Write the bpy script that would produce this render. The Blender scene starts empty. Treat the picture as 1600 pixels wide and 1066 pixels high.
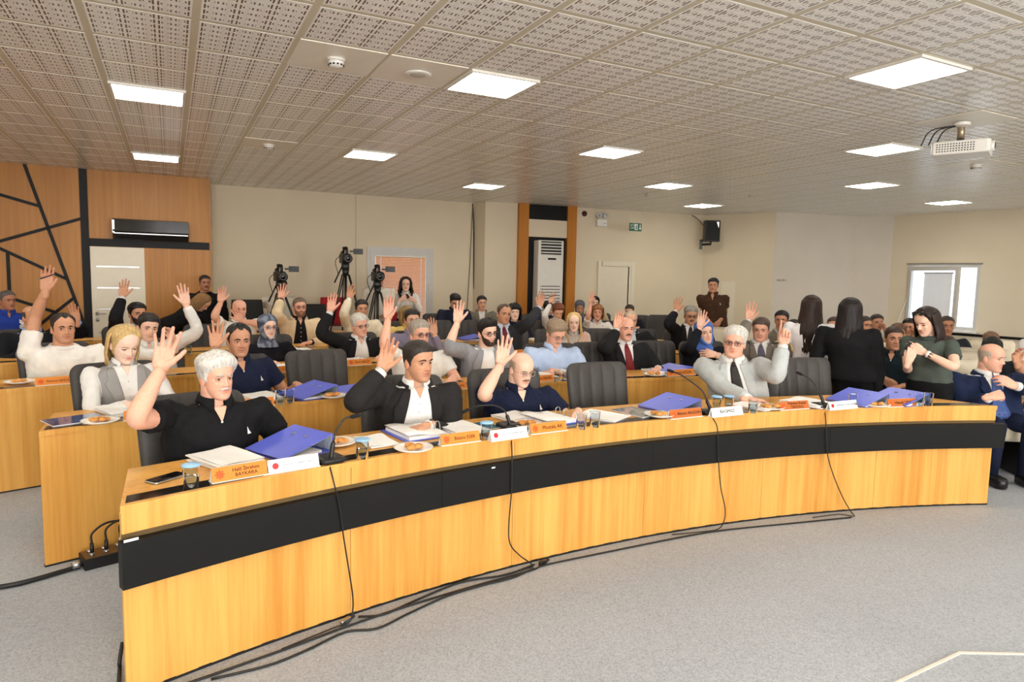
import bpy, math, random
import numpy as np
from mathutils import Vector, Matrix

rnd = random.Random(7)
scene = bpy.context.scene
COL = scene.collection

# ---------------------------------------------------------------- camera
FPX, YAW, PITCH, ROLL, CAMZ = 1042.4, math.radians(27.13), math.radians(-5.48), math.radians(1.19), 1.65
_cy, _sy, _cp, _sp = math.cos(YAW), math.sin(YAW), math.cos(PITCH), math.sin(PITCH)
FW = np.array([_sy * _cp, _cy * _cp, _sp])
_r = np.array([_cy, -_sy, 0.0])
_u = np.cross(_r, FW)
RT = math.cos(ROLL) * _r + math.sin(ROLL) * _u
UP = -math.sin(ROLL) * _r + math.cos(ROLL) * _u
cam_data = bpy.data.cameras.new('camera')
cam_data.sensor_width = 36.0
cam_data.lens = FPX / 1600.0 * 36.0
cam_data.clip_start = 0.05
cam = bpy.data.objects.new('camera', cam_data)
COL.objects.link(cam)
cam.matrix_world = Matrix(((RT[0], UP[0], -FW[0], 0), (RT[1], UP[1], -FW[1], 0), (RT[2], UP[2], -FW[2], CAMZ), (0, 0, 0, 1)))
scene.camera = cam

# ---------------------------------------------------------------- world, light, exposure
world = bpy.data.worlds.new('world')
scene.world = world
world.use_nodes = True
world.node_tree.nodes['Background'].inputs[0].default_value = (0.88, 0.94, 1.0, 1)
world.node_tree.nodes['Background'].inputs[1].default_value = 3.5
PANEL_STRENGTH = 21.0
FRONT_FILL_W = 270.0
vs = scene.view_settings
vs.view_transform = 'Standard'
vs.look = 'None'
vs.exposure = 0.0
vs.gamma = 1.0
vs.use_curve_mapping = False

CEIL = 3.15
def area_light(name, loc, target, sx, sy, watts, col):
    ld = bpy.data.lights.new(name, 'AREA')
    ld.shape = 'RECTANGLE'; ld.size = sx; ld.size_y = sy; ld.energy = watts; ld.color = col
    o = bpy.data.objects.new(name, ld); COL.objects.link(o)
    o.location = loc
    o.rotation_euler = (Vector(target) - Vector(loc)).to_track_quat('-Z', 'Y').to_euler()
    return o
# added fill at three made-up windows behind the photographer, standing in for bounced flash
ADDED_WIN = [(-2.4, 1.8), (1.4, 1.8), (5.2, 1.8)]
for wx, ww in ADDED_WIN:
    area_light('window_daylight', (wx, -5.35, 1.75), (wx + 0.8, 3.0, 6.0), ww, 2.0, FRONT_FILL_W, (1.0, 0.985, 0.965))

# ---------------------------------------------------------------- pixel helpers
def ray(x, y):
    return (x - 800.0) / FPX * RT - (y - 533.0) / FPX * UP + FW
def at_z(x, y, z):
    d = ray(x, y); t = (z - CAMZ) / d[2]
    return np.array([t * d[0], t * d[1], z])
def at_dist(x, y, dist):
    d = ray(x, y); t = dist / math.hypot(d[0], d[1])
    return np.array([t * d[0], t * d[1], CAMZ + t * d[2]])
def on_wall(x, y, A, B):
    d = ray(x, y); n = np.array([B[1] - A[1], -(B[0] - A[0])])
    t = (n @ np.array(A)) / (n @ d[:2])
    return np.array([t * d[0], t * d[1], CAMZ + t * d[2]])
ARC = np.array([2.53, -4.83])
ROWR = {1: 8.12, 2: 9.68, 3: 11.34, 4: 13.0, 5: 14.75}
DT = 0.765
def on_arc(x, y, R):
    d = ray(x, y)[:2]; d = d / np.linalg.norm(d)
    b = d @ ARC
    return (b + math.sqrt(b * b - (ARC @ ARC - R * R))) * d
def arcp(R, a):
    return np.array([ARC[0] + R * math.sin(a), ARC[1] + R * math.cos(a)])
def proj(P):
    P = np.asarray(P, float) - np.array([0, 0, CAMZ])
    z = P @ FW
    return 800 + FPX * (P @ RT) / z, 533 - FPX * (P @ UP) / z

# ---------------------------------------------------------------- materials
MATS = {}
def srgb(r, g, b):
    f = lambda c: (c / 255 / 12.92) if c / 255 <= 0.04045 else ((c / 255 + 0.055) / 1.055) ** 2.4
    return (f(r), f(g), f(b), 1.0)
def _new(name):
    m = bpy.data.materials.new(name); m.use_nodes = True
    nt = m.node_tree
    return m, nt, nt.nodes['Principled BSDF']
def _n(nt, kind, **kw):
    n = nt.nodes.new(kind)
    for k, v in kw.items():
        setattr(n, k, v)
    return n
def mat(name, col, rough=0.5, spec=0.5, metal=0.0, var=0.08, scale=8.0, bump=0.0, bscale=60.0, stretch=(1, 1, 1), coat=0.0, trans=0.0, emit=0.0, sub=0.0, tint=False):
    """principled material, colour broken up by noise in object space"""
    if name in MATS:
        return MATS[name]
    m, nt, b = _new(name)
    c = srgb(*col)
    tc = _n(nt, 'ShaderNodeTexCoord')
    mp = _n(nt, 'ShaderNodeMapping'); mp.inputs['Scale'].default_value = stretch
    nt.links.new(tc.outputs['Object'], mp.inputs['Vector'])
    nz = _n(nt, 'ShaderNodeTexNoise'); nz.inputs['Scale'].default_value = scale; nz.inputs['Detail'].default_value = 3
    nt.links.new(mp.outputs[0], nz.inputs['Vector'])
    rp = _n(nt, 'ShaderNodeValToRGB')
    rp.color_ramp.elements[0].position = 0.3; rp.color_ramp.elements[1].position = 0.7
    rp.color_ramp.elements[0].color = tuple(max(0, x * (1 - var)) for x in c[:3]) + (1,)
    rp.color_ramp.elements[1].color = tuple(min(1, x * (1 + var)) for x in c[:3]) + (1,)
    nt.links.new(nz.outputs[0], rp.inputs[0])
    out = rp.outputs[0]
    if tint:
        at = _n(nt, 'ShaderNodeAttribute', attribute_name='tint')
        mx = _n(nt, 'ShaderNodeMix', data_type='RGBA', blend_type='MULTIPLY')
        mx.inputs[0].default_value = 1.0
        nt.links.new(out, mx.inputs[6]); nt.links.new(at.outputs['Color'], mx.inputs[7])
        out = mx.outputs[2]
    nt.links.new(out, b.inputs['Base Color'])
    b.inputs['Roughness'].default_value = rough
    b.inputs['Specular IOR Level'].default_value = spec
    b.inputs['Metallic'].default_value = metal
    b.inputs['Coat Weight'].default_value = coat
    b.inputs['Transmission Weight'].default_value = trans
    if sub:
        b.inputs['Subsurface Weight'].default_value = sub
        b.inputs['Subsurface Radius'].default_value = (0.012, 0.005, 0.003)
        b.inputs['Subsurface Scale'].default_value = 1.0
    if emit:
        b.inputs['Emission Color'].default_value = c; b.inputs['Emission Strength'].default_value = emit
    if bump:
        n2 = _n(nt, 'ShaderNodeTexNoise'); n2.inputs['Scale'].default_value = bscale; n2.inputs['Detail'].default_value = 2
        nt.links.new(mp.outputs[0], n2.inputs['Vector'])
        bp = _n(nt, 'ShaderNodeBump'); bp.inputs['Strength'].default_value = bump; bp.inputs['Distance'].default_value = 0.01
        nt.links.new(n2.outputs[0], bp.inputs['Height']); nt.links.new(bp.outputs[0], b.inputs['Normal'])
    MATS[name] = m
    return m
def wood(name, lo, hi, rough=0.38, fine=26.0):
    """veneer with vertical grain"""
    m, nt, b = _new(name)
    tc = _n(nt, 'ShaderNodeTexCoord')
    mp = _n(nt, 'ShaderNodeMapping'); mp.inputs['Scale'].default_value = (1, 1, 0.035)
    nt.links.new(tc.outputs['Object'], mp.inputs[0])
    a = _n(nt, 'ShaderNodeTexNoise'); a.inputs['Scale'].default_value = fine; a.inputs['Detail'].default_value = 6; a.inputs['Roughness'].default_value = 0.65
    bb = _n(nt, 'ShaderNodeTexNoise'); bb.inputs['Scale'].default_value = fine * 0.13; bb.inputs['Detail'].default_value = 2
    nt.links.new(mp.outputs[0], a.inputs[0]); nt.links.new(mp.outputs[0], bb.inputs[0])
    ma = _n(nt, 'ShaderNodeMath', operation='MULTIPLY_ADD'); ma.inputs[1].default_value = 0.45
    nt.links.new(bb.outputs[0], ma.inputs[0]); 
    mb = _n(nt, 'ShaderNodeMath', operation='MULTIPLY'); mb.inputs[1].default_value = 0.55
    nt.links.new(a.outputs[0], mb.inputs[0]); nt.links.new(mb.outputs[0], ma.inputs[2])
    rp = _n(nt, 'ShaderNodeValToRGB')
    rp.color_ramp.elements[0].position = 0.36; rp.color_ramp.elements[1].position = 0.62
    rp.color_ramp.elements[0].color = srgb(*lo); rp.color_ramp.elements[1].color = srgb(*hi)
    nt.links.new(ma.outputs[0], rp.inputs[0]); nt.links.new(rp.outputs[0], b.inputs['Base Color'])
    b.inputs['Roughness'].default_value = rough
    b.inputs['Specular IOR Level'].default_value = 0.4
    MATS[name] = m
    return m
def glass(name, col=(242, 246, 248), rough=0.03, alpha=0.14):
    m, nt, b = _new(name)
    nt.nodes.remove(b)
    out = nt.nodes['Material Output']
    t = _n(nt, 'ShaderNodeBsdfTransparent'); g = _n(nt, 'ShaderNodeBsdfGlossy'); g.inputs['Roughness'].default_value = rough
    t.inputs[0].default_value = srgb(*col); g.inputs[0].default_value = (1, 1, 1, 1)
    fr = _n(nt, 'ShaderNodeLayerWeight'); fr.inputs[0].default_value = alpha
    mx = _n(nt, 'ShaderNodeMixShader')
    nt.links.new(fr.outputs['Fresnel'], mx.inputs[0]); nt.links.new(t.outputs[0], mx.inputs[1]); nt.links.new(g.outputs[0], mx.inputs[2])
    nt.links.new(mx.outputs[0], out.inputs[0])
    MATS[name] = m
    return m
def emitter(name, col, strength):
    m, nt, b = _new(name)
    b.inputs['Base Color'].default_value = (0.9, 0.9, 0.9, 1)
    b.inputs['Emission Color'].default_value = srgb(*col); b.inputs['Emission Strength'].default_value = strength
    MATS[name] = m
    return m

# ---------------------------------------------------------------- mesh builder
def catmull(pts, n=6):
    pts = [np.asarray(p, float) for p in pts]
    if len(pts) < 3:
        return pts
    P = [2 * pts[0] - pts[1]] + pts + [2 * pts[-1] - pts[-2]]
    out = []
    for i in range(1, len(P) - 2):
        for k in range(n):
            t = k / n
            out.append(0.5 * ((2 * P[i]) + (-P[i - 1] + P[i + 1]) * t + (2 * P[i - 1] - 5 * P[i] + 4 * P[i + 1] - P[i + 2]) * t * t + (-P[i - 1] + 3 * P[i] - 3 * P[i + 1] + P[i + 2]) * t ** 3))
    out.append(pts[-1])
    return out
class MB:
    def __init__(self):
        self.v = []; self.f = []; self.n = 0
    def add(self, v, f):
        v = np.asarray(v, float).reshape(-1, 3)
        self.v.append(v); self.f += [tuple(i + self.n for i in q) for q in f]
        self.n += len(v)
        return self
    def box(self, c, s, rz=0.0, M=None):
        x, y, z = s[0] / 2, s[1] / 2, s[2] / 2
        v = np.array([(-x, -y, -z), (x, -y, -z), (x, y, -z), (-x, y, -z), (-x, -y, z), (x, -y, z), (x, y, z), (-x, y, z)])
        if M is not None:
            v = v @ np.asarray(M).T
        if rz:
            k, q = math.cos(rz), math.sin(rz)
            v = v @ np.array([[k, q, 0], [-q, k, 0], [0, 0, 1]])
        return self.add(v + np.asarray(c), [(3, 2, 1, 0), (4, 5, 6, 7), (0, 1, 5, 4), (1, 2, 6, 5), (2, 3, 7, 6), (3, 0, 4, 7)])
    def rbox(self, c, s, r=0.01, rz=0.0):
        """box with chamfered vertical edges and softened top and bottom"""
        x, y, z = s[0] / 2, s[1] / 2, s[2] / 2
        r = min(r, x * 0.9, y * 0.9)
        o = []
        for (sx, sy, a0) in ((1, 1, 0), (-1, 1, 90), (-1, -1, 180), (1, -1, 270)):
            for k in range(4):
                a = math.radians(a0 + k * 30)
                o.append((sx * (x - r) + r * math.cos(a), sy * (y - r) + r * math.sin(a)))
        e = min(r * 0.4, z * 0.6)
        rings = [(-z, 1 - e / max(x, y)), (-z + e, 1), (z - e, 1), (z, 1 - e / max(x, y))]
        v = [(px * k, py * k, h) for h, k in rings for px, py in o]
        n = len(o)
        f = [(i * n + j, i * n + (j + 1) % n, (i + 1) * n + (j + 1) % n, (i + 1) * n + j) for i in range(3) for j in range(n)]
        f += [tuple(range(n - 1, -1, -1)), tuple(3 * n + j for j in range(n))]
        v = np.array(v)
        if rz:
            k, q = math.cos(rz), math.sin(rz)
            v = v @ np.array([[k, q, 0], [-q, k, 0], [0, 0, 1]])
        return self.add(v + np.asarray(c), f)
    def tube(self, path, r, n=8, cap=True, flat=None):
        P = [np.asarray(p, float) for p in path]
        m = len(P)
        rr = [r] * m if np.isscalar(r) else list(r)
        v = []; up = None
        for i in range(m):
            t = P[min(i + 1, m - 1)] - P[max(i - 1, 0)]
            t = t / (np.linalg.norm(t) + 1e-12)
            if up is None:
                up = np.array([0, 0, 1.0]) if abs(t[2]) < 0.9 else np.array([1.0, 0, 0])
            a = np.cross(up, t); a /= np.linalg.norm(a) + 1e-12
            b = np.cross(t, a); up = b
            for k in range(n):
                th = 2 * math.pi * k / n
                v.append(P[i] + rr[i] * (math.cos(th) * a + math.sin(th) * b))
        f = [(i * n + k, i * n + (k + 1) % n, (i + 1) * n + (k + 1) % n, (i + 1) * n + k) for i in range(m - 1) for k in range(n)]
        if cap:
            f += [tuple(range(n - 1, -1, -1)), tuple((m - 1) * n + k for k in range(n))]
        return self.add(v, f)
    def capsule(self, p0, p1, r0, r1, n=10):
        p0 = np.asarray(p0, float); p1 = np.asarray(p1, float)
        d = p1 - p0; L = np.linalg.norm(d) + 1e-9; d = d / L
        P = []; R = []
        for k in range(5):
            a = math.pi / 2 * (1 - k / 4.0)
            P.append(p0 - d * r0 * math.sin(a)); R.append(max(1e-4, r0 * math.cos(a)))
        for k in range(5):
            a = math.pi / 2 * (k / 4.0)
            P.append(p1 + d * r1 * math.sin(a)); R.append(max(1e-4, r1 * math.cos(a)))
        return self.tube(P, R, n)
    def lathe(self, prof, c=(0, 0, 0), n=16, sx=1.0, sy=1.0):
        v = [(sx * r * math.cos(2 * math.pi * k / n), sy * r * math.sin(2 * math.pi * k / n), z) for r, z in prof for k in range(n)]
        m = len(prof)
        f = [(i * n + k, i * n + (k + 1) % n, (i + 1) * n + (k + 1) % n, (i + 1) * n + k) for i in range(m - 1) for k in range(n)]
        if prof[0][0] > 1e-6:
            f.append(tuple(range(n - 1, -1, -1)))
        if prof[-1][0] > 1e-6:
            f.append(tuple((m - 1) * n + k for k in range(n)))
        return self.add(np.array(v) + np.asarray(c), f)
    def ell(self, c, r, n=16, m=10, M=None):
        prof = [(max(1e-4, math.sin(math.pi * i / m)), -math.cos(math.pi * i / m)) for i in range(m + 1)]
        b = MB().lathe(prof, n=n)
        v = b.v[0] * np.asarray(r)
        if M is not None:
            v = v @ np.asarray(M).T
        return self.add(v + np.asarray(c), b.f)
    def grid(self, V, closed=False):
        """V: rows x cols x 3"""
        V = np.asarray(V, float); a, b = V.shape[:2]
        f = []
        for i in range(a - 1):
            for j in range(b if closed else b - 1):
                f.append((i * b + j, i * b + (j + 1) % b, (i + 1) * b + (j + 1) % b, (i + 1) * b + j))
        return self.add(V.reshape(-1, 3), f)
    def slab(self, V, th):
        """grid of points thickened along its own normals"""
        V = np.asarray(V, float); a, b = V.shape[:2]
        du = np.gradient(V, axis=0); dv = np.gradient(V, axis=1)
        n = np.cross(du, dv); n /= np.linalg.norm(n, axis=2, keepdims=True) + 1e-12
        W = V + n * th
        k = a * b; f = []
        for i in range(a - 1):
            for j in range(b - 1):
                q = (i * b + j, i * b + j + 1, (i + 1) * b + j + 1, (i + 1) * b + j)
                f.append(q); f.append(tuple(x + k for x in reversed(q)))
        edge = [j for j in range(b)] + [i * b + b - 1 for i in range(1, a)] + [(a - 1) * b + j for j in range(b - 2, -1, -1)] + [i * b for i in range(a - 2, 0, -1)]
        for i in range(len(edge)):
            p, q = edge[i], edge[(i + 1) % len(edge)]
            f.append((q, p, p + k, q + k))
        return self.add(np.concatenate([V.reshape(-1, 3), W.reshape(-1, 3)]), f)
    def xform(self, M, t=(0, 0, 0)):
        self.v = [q @ np.asarray(M).T + np.asarray(t) for q in self.v]
        return self
    def arr(self):
        return np.concatenate(self.v) if self.v else np.zeros((0, 3))
    def build(self, name, material, parent=None, smooth=False, **props):
        me = bpy.data.meshes.new(name)
        me.from_pydata([tuple(p) for p in self.arr()], [], self.f)
        me.validate(); me.update()
        if material is not None:
            me.materials.append(material)
        if smooth:
            me.polygons.foreach_set('use_smooth', [True] * len(me.polygons))
        o = bpy.data.objects.new(name, me)
        COL.objects.link(o)
        if parent is not None:
            o.parent = parent
        for k, val in props.items():
            o[k] = val
        return o
def empty(name, loc=(0, 0, 0), rz=0.0, **props):
    o = bpy.data.objects.new(name, None)
    o.empty_display_size = 0.1
    COL.objects.link(o)
    o.location = loc; o.rotation_euler = (0, 0, rz)
    for k, val in props.items():
        o[k] = val
    return o
def share(src, name, parent=None, loc=None, rz=None):
    o = bpy.data.objects.new(name, src.data); COL.objects.link(o)
    if parent is not None: o.parent = parent
    if loc is not None: o.location = loc
    if rz is not None: o.rotation_euler = (0, 0, rz)
    return o
def copy_tree(o, parent=None):
    c = o.copy(); COL.objects.link(c)
    if parent is not None: c.parent = parent
    for ch in list(o.children):
        copy_tree(ch, c)
    return c
def text_obj(s, size, material, parent, loc, rot, align='CENTER', name='lettering', ext=0.0004):
    cu = bpy.data.curves.new(name, 'FONT')
    cu.body = s; cu.size = size; cu.align_x = align; cu.align_y = 'CENTER'; cu.extrude = ext
    cu.resolution_u = 2
    cu.materials.append(material)
    t = bpy.data.objects.new(name, cu)
    me = bpy.data.meshes.new_from_object(t); me.name = name
    bpy.data.objects.remove(t); bpy.data.curves.remove(cu)
    o = bpy.data.objects.new(name, me); COL.objects.link(o)
    o.parent = parent; o.location = loc; o.rotation_euler = rot
    return o

M_WOOD = wood('light oak veneer', (204, 140, 58), (230, 176, 92))
M_WOODB = wood('honey wall veneer', (174, 114, 44), (198, 136, 60), 0.42, 20)
M_POST = wood('dark honey veneer', (176, 108, 30), (196, 124, 38), 0.45, 20)
M_BLACK = mat('black laminate', (16, 15, 14), 0.5, 0.25, var=0.1)
M_INLAY = mat('black glossy inlay', (26, 20, 16), 0.14, 0.6, var=0.1)
M_WALL = mat('cream wall paint', (224, 210, 184), 0.75, 0.25, var=0.03, scale=1.2)
M_WALL2 = mat('pale grey wall paint', (216, 206, 192), 0.75, 0.25, var=0.03, scale=1.2)
M_WHITE = mat('white plastic', (232, 228, 220), 0.4, var=0.02)
M_CREAMDOOR = mat('cream door paint', (232, 222, 200), 0.35, var=0.02)
M_ALU = mat('window frame aluminium', (205, 202, 196), 0.4, var=0.03)
M_STEEL = mat('brushed steel', (180, 180, 180), 0.3, metal=1.0, var=0.05)
M_RUBBER = mat('black cable rubber', (18, 17, 16), 0.5, var=0.1)
M_PLASTIC = mat('black plastic', (20, 20, 21), 0.4, var=0.1)
M_CHAIR = mat('charcoal leather', (66, 62, 60), 0.5, 0.35, var=0.08, scale=30, bump=0.08, bscale=220)
M_CREAMSEAT = mat('cream leather', (226, 214, 190), 0.5, 0.35, var=0.04, scale=14, bump=0.06, bscale=160)
M_PAPER = mat('white paper', (244, 242, 238), 0.8, 0.2, var=0.02)
M_BLUE = mat('blue binder cardboard', (92, 104, 212), 0.42, 0.45, var=0.06)
M_GREYB = mat('marbled grey paper', (170, 180, 196), 0.7, 0.2, var=0.2, scale=50)
M_ORANGE = mat('orange sign paper', (232, 138, 52), 0.5, 0.3, var=0.03)
M_ORANGED = mat('amber sign paper', (190, 104, 44), 0.45, 0.35, var=0.03)
M_EMBLEM = mat('red orange emblem ink', (222, 92, 34), 0.5, 0.3, var=0.1)
M_INK = mat('dark brown ink', (58, 28, 14), 0.6, 0.2, var=0.05)
M_INKG = mat('grey ink', (120, 124, 150), 0.6, 0.2, var=0.05)
M_INKK = mat('black ink', (20, 20, 24), 0.6, 0.2, var=0.05)
M_RED = mat('red plastic', (196, 24, 36), 0.4, var=0.05)
M_PLATE = mat('white porcelain', (246, 240, 230), 0.2, var=0.02, coat=0.3)
M_COOKIE = mat('baked biscuit', (214, 150, 84), 0.8, 0.2, var=0.3, scale=40, bump=0.3, bscale=80)
M_LID = mat('pale blue lid foil', (150, 196, 232), 0.35, var=0.05)
M_GLASS = glass('drinking glass')
M_PANE = glass('window pane', (240, 246, 250), 0.01, 0.12)
M_LENS = glass('spectacle lens', (240, 240, 244), 0.02, 0.15)
M_SCREEN = mat('black phone glass', (8, 8, 10), 0.08, 0.6, var=0.05)
# ================================================================ the room
def wall(name, A, B, holes=(), material=None, th=0.15, z1=CEIL, label=None):
    """wall between A and B, inner face on AB, thickness to the outside; holes are (s0, s1, z0, z1) along AB"""
    A = np.array(A, float); B = np.array(B, float)
    L = np.linalg.norm(B - A); d = (B - A) / L; nrm = np.array([-d[1], d[0]])
    ss = sorted({0.0, L, *[h[0] for h in holes], *[h[1] for h in holes]})
    zz = sorted({0.0, z1, *[h[2] for h in holes], *[h[3] for h in holes]})
    mb = MB()
    ang = math.atan2(d[1], d[0])
    for i in range(len(ss) - 1):
        for j in range(len(zz) - 1):
            sm, zm = (ss[i] + ss[i + 1]) / 2, (zz[j] + zz[j + 1]) / 2
            if any(h[0] < sm < h[1] and h[2] < zm < h[3] for h in holes):
                continue
            c = A + d * sm + nrm * th / 2
            mb.box((c[0], c[1], zm), (ss[i + 1] - ss[i], th, zz[j + 1] - zz[j]), ang)
    o = mb.build(name, material or M_WALL, kind='structure')
    o['label'] = label or 'plain painted wall of the hall'
    return o
class Wall:
    """local frame on a wall: s along, z up, n into the room"""
    def __init__(self, A, B):
        self.A = np.array(A, float); self.B = np.array(B, float)
        self.L = np.linalg.norm(self.B - self.A); self.d = (self.B - self.A) / self.L
        self.n = np.array([self.d[1], -self.d[0]]); self.ang = math.atan2(self.d[1], self.d[0])
    def px(self, x, y):
        p = on_wall(x, y, self.A, self.B)
        return float((p[:2] - self.A) @ self.d), float(p[2])
    def pt(self, s, z, n=0.0):
        p = self.A + self.d * s + self.n * n
        return np.array([p[0], p[1], z])
    def root(self, name, s, z, n=0.0, **props):
        """empty whose local x runs along the wall, y into the wall, z up"""
        return empty(name, tuple(self.pt(s, z, n)), self.ang, **props)
WW = Wall((-6.5, 12.0), (0.62, 12.22))
WB = Wall((0.68, 12.93), (5.60, 12.76))
WR = Wall((5.67, 12.36), (11.0, 11.86))
WD = Wall((11.0, 11.86), (11.54, 10.29))
WG = Wall((11.54, 10.29), (13.61, 9.89))
WS = Wall((13.61, 9.89), (14.05, 9.32))
WN = Wall((14.05, 9.32), (16.31, -5.2))

# window openings from their place in the photograph
wl0, wlt = WB.px(573, 385); wl1, _ = WB.px(677, 387)
wr0, wrt = WN.px(1420, 414); wr1, wrb = WN.px(1524, 517)
WIN_L = (wl0, wl1, 0.55, wlt)
WIN_R = (wr0, wr1, wrb, wrt)
wall('wall_back_left', WW.A, WW.B, material=M_WOODB, label='wood veneered back wall with black strips')
wall('wall_back_return', WW.B, WB.A, label='short return beside the wood wall')
wall('wall_back', WB.A, WB.B, [WIN_L], label='cream back wall behind the cameras')
wall('wall_column_return', WB.B, WR.A, label='short side of the wall column')
wall('wall_back_right', WR.A, WR.B, label='cream back wall right of the column')
wall('wall_corner', WD.A, WD.B, label='slanting cream wall beside the loudspeaker')
wall('wall_alcove', WG.A, WG.B, material=M_WALL2, label='pale grey wall behind the standing women')
wall('wall_alcove_return', WS.A, WS.B, material=M_WALL2, label='narrow slanting wall left of the open window')
wall('wall_right', WN.A, WN.B, [WIN_R], label='cream right wall with the open window')
wall('wall_front', (16.31, -5.2), (-6.5, -5.2), [(16.31 - x - w / 2, 16.31 - x + w / 2, 0.7, 2.8) for x, w in ADDED_WIN], label='wall behind the photographer with three windows')
wall('wall_left', (-6.5, -5.2), (-6.5, 12.0), label='plain left wall')
ROOM = [(-6.5, -5.2), (-6.5, 12.0), (0.62, 12.22), (0.68, 12.93), (5.60, 12.76), (5.67, 12.36), (11.0, 11.86), (11.54, 10.29), (13.61, 9.89), (14.05, 9.32), (16.31, -5.2)]
for k, (x, w) in enumerate(ADDED_WIN):
    mb = MB()
    for dx in (-w / 2 + 0.03, 0, w / 2 - 0.03):
        mb.box((x + dx, -5.27, 1.75), (0.06, 0.06, 2.1))
    for z in (0.73, 2.77):
        mb.box((x, -5.27, z), (w, 0.06, 0.06))
    mb.build('window_%d' % (k + 3), M_ALU, kind='structure', label='white framed window behind the photographer')  # unseen window frames, added to go with the fill lights

# floor: grey speckled sheet flooring
m, nt, b = _new('grey speckled floor')
tc = _n(nt, 'ShaderNodeTexCoord')
v1 = _n(nt, 'ShaderNodeTexVoronoi'); v1.inputs['Scale'].default_value = 150
n1 = _n(nt, 'ShaderNodeTexNoise'); n1.inputs['Scale'].default_value = 0.9; n1.inputs['Detail'].default_value = 3
nt.links.new(tc.outputs['Object'], v1.inputs[0]); nt.links.new(tc.outputs['Object'], n1.inputs[0])
rp = _n(nt, 'ShaderNodeValToRGB')
for e, (p, c) in zip(range(2), ((0.0, (148, 151, 156)), (0.55, (174, 178, 183)))):
    rp.color_ramp.elements[e].position = p; rp.color_ramp.elements[e].color = srgb(*c)
e3 = rp.color_ramp.elements.new(0.9); e3.color = srgb(184, 188, 193)
nt.links.new(v1.outputs['Color'], rp.inputs[0])
r2 = _n(nt, 'ShaderNodeValToRGB'); r2.color_ramp.elements[0].position = 0.3; r2.color_ramp.elements[1].position = 0.7
r2.color_ramp.elements[0].color = (0.9, 0.9, 0.9, 1); r2.color_ramp.elements[1].color = (1, 1, 1, 1)
nt.links.new(n1.outputs[0], r2.inputs[0])
mx = _n(nt, 'ShaderNodeMix', data_type='RGBA', blend_type='MULTIPLY'); mx.inputs[0].default_value = 1
nt.links.new(rp.outputs[0], mx.inputs[6]); nt.links.new(r2.outputs[0], mx.inputs[7]); nt.links.new(mx.outputs[2], b.inputs['Base Color'])
b.inputs['Roughness'].default_value = 0.6
b.inputs['Specular IOR Level'].default_value = 0.3
M_FLOOR = m
n_ = len(ROOM)
MB().add([(x, y, 0) for x, y in ROOM] + [(x, y, -0.1) for x, y in ROOM], [tuple(range(n_ - 1, -1, -1)), tuple(range(n_, 2 * n_))]).build('floor', M_FLOOR, kind='structure', label='grey speckled sheet flooring')
# thin metal strip set in the floor at the right foreground
pA, pB, pC = at_z(1405, 1066, 0), at_z(1500, 1021, 0), at_z(1600, 1023, 0)
mb = MB()
for p, q in ((pA, pB), (pB, pC)):
    d = q - p; p = p - (d * 0.3 if p is pA else 0); q = q + (d * 0.5 if q is pC else 0)
    d = q - p
    mb.box((p + q) / 2 + np.array([0, 0, 0.003]), (np.linalg.norm(d), 0.012, 0.006), math.atan2(d[1], d[0]))
mb.build('trim_1', mat('floor joint strip', (226, 214, 198), 0.4, var=0.04), kind='structure', label='thin pale strip edging the floor')

# ---------------------------------------------------------------- ceiling
GX, GY, MOD = -0.126, 6.689, 0.6
m, nt, b = _new('ceiling grid paint')
b.inputs['Base Color'].default_value = srgb(206, 197, 174); b.inputs['Roughness'].default_value = 0.35
M_BEAM = m
m, nt, b = _new('perforated ceiling tile')
def _m(op, a, bb=None, c=None):
    n = _n(nt, 'ShaderNodeMath', operation=op)
    for i, x in enumerate((a, bb, c)):
        if x is None: continue
        if isinstance(x, (int, float)): n.inputs[i].default_value = x
        else: nt.links.new(x, n.inputs[i])
    return n.outputs[0]
geo = _n(nt, 'ShaderNodeNewGeometry'); sp = _n(nt, 'ShaderNodeSeparateXYZ')
nt.links.new(geo.outputs['Position'], sp.inputs[0])
def cellc(src, off, mod):
    return _m('MULTIPLY', _m('SUBTRACT', _m('FRACT', _m('ADD', _m('DIVIDE', _m('SUBTRACT', src, off), mod), 100.5)), 0.5), mod)
U = cellc(sp.outputs[0], GX, MOD); V = cellc(sp.outputs[1], GY, MOD)
bx = _m('ABSOLUTE', cellc(U, 0.0, 0.182)); by = _m('ABSOLUTE', cellc(V, 0.0455, 0.091))
fac = None; thin = None
for c, w, h in ((0.078, 0.0052, 0.033), (0.061, 0.0045, 0.014), (0.030, 0.0035, 0.008), (0.013, 0.0050, 0.016)):
    q = _m('MULTIPLY', _m('COMPARE', bx, c, w), _m('LESS_THAN', by, h))
    fac = q if fac is None else _m('MAXIMUM', fac, q)
for c, w, y0 in ((0.046, 0.012, 0.012), (0.046, 0.017, 0.034), (0.03, 0.02, 0.026)):
    q = _m('MULTIPLY', _m('COMPARE', bx, c, w), _m('COMPARE', by, y0, 0.0022))
    thin = q if thin is None else _m('MAXIMUM', thin, q)
mx1 = _n(nt, 'ShaderNodeMix', data_type='RGBA'); mx1.inputs[6].default_value = srgb(247, 245, 240); mx1.inputs[7].default_value = srgb(222, 214, 200)
nt.links.new(thin, mx1.inputs[0])
mx2 = _n(nt, 'ShaderNodeMix', data_type='RGBA'); mx2.inputs[7].default_value = srgb(98, 78, 56)
nt.links.new(fac, mx2.inputs[0]); nt.links.new(mx1.outputs[2], mx2.inputs[6]); nt.links.new(mx2.outputs[2], b.inputs['Base Color'])
b.inputs['Roughness'].default_value = 0.28
b.inputs['Specular IOR Level'].default_value = 0.6
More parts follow.
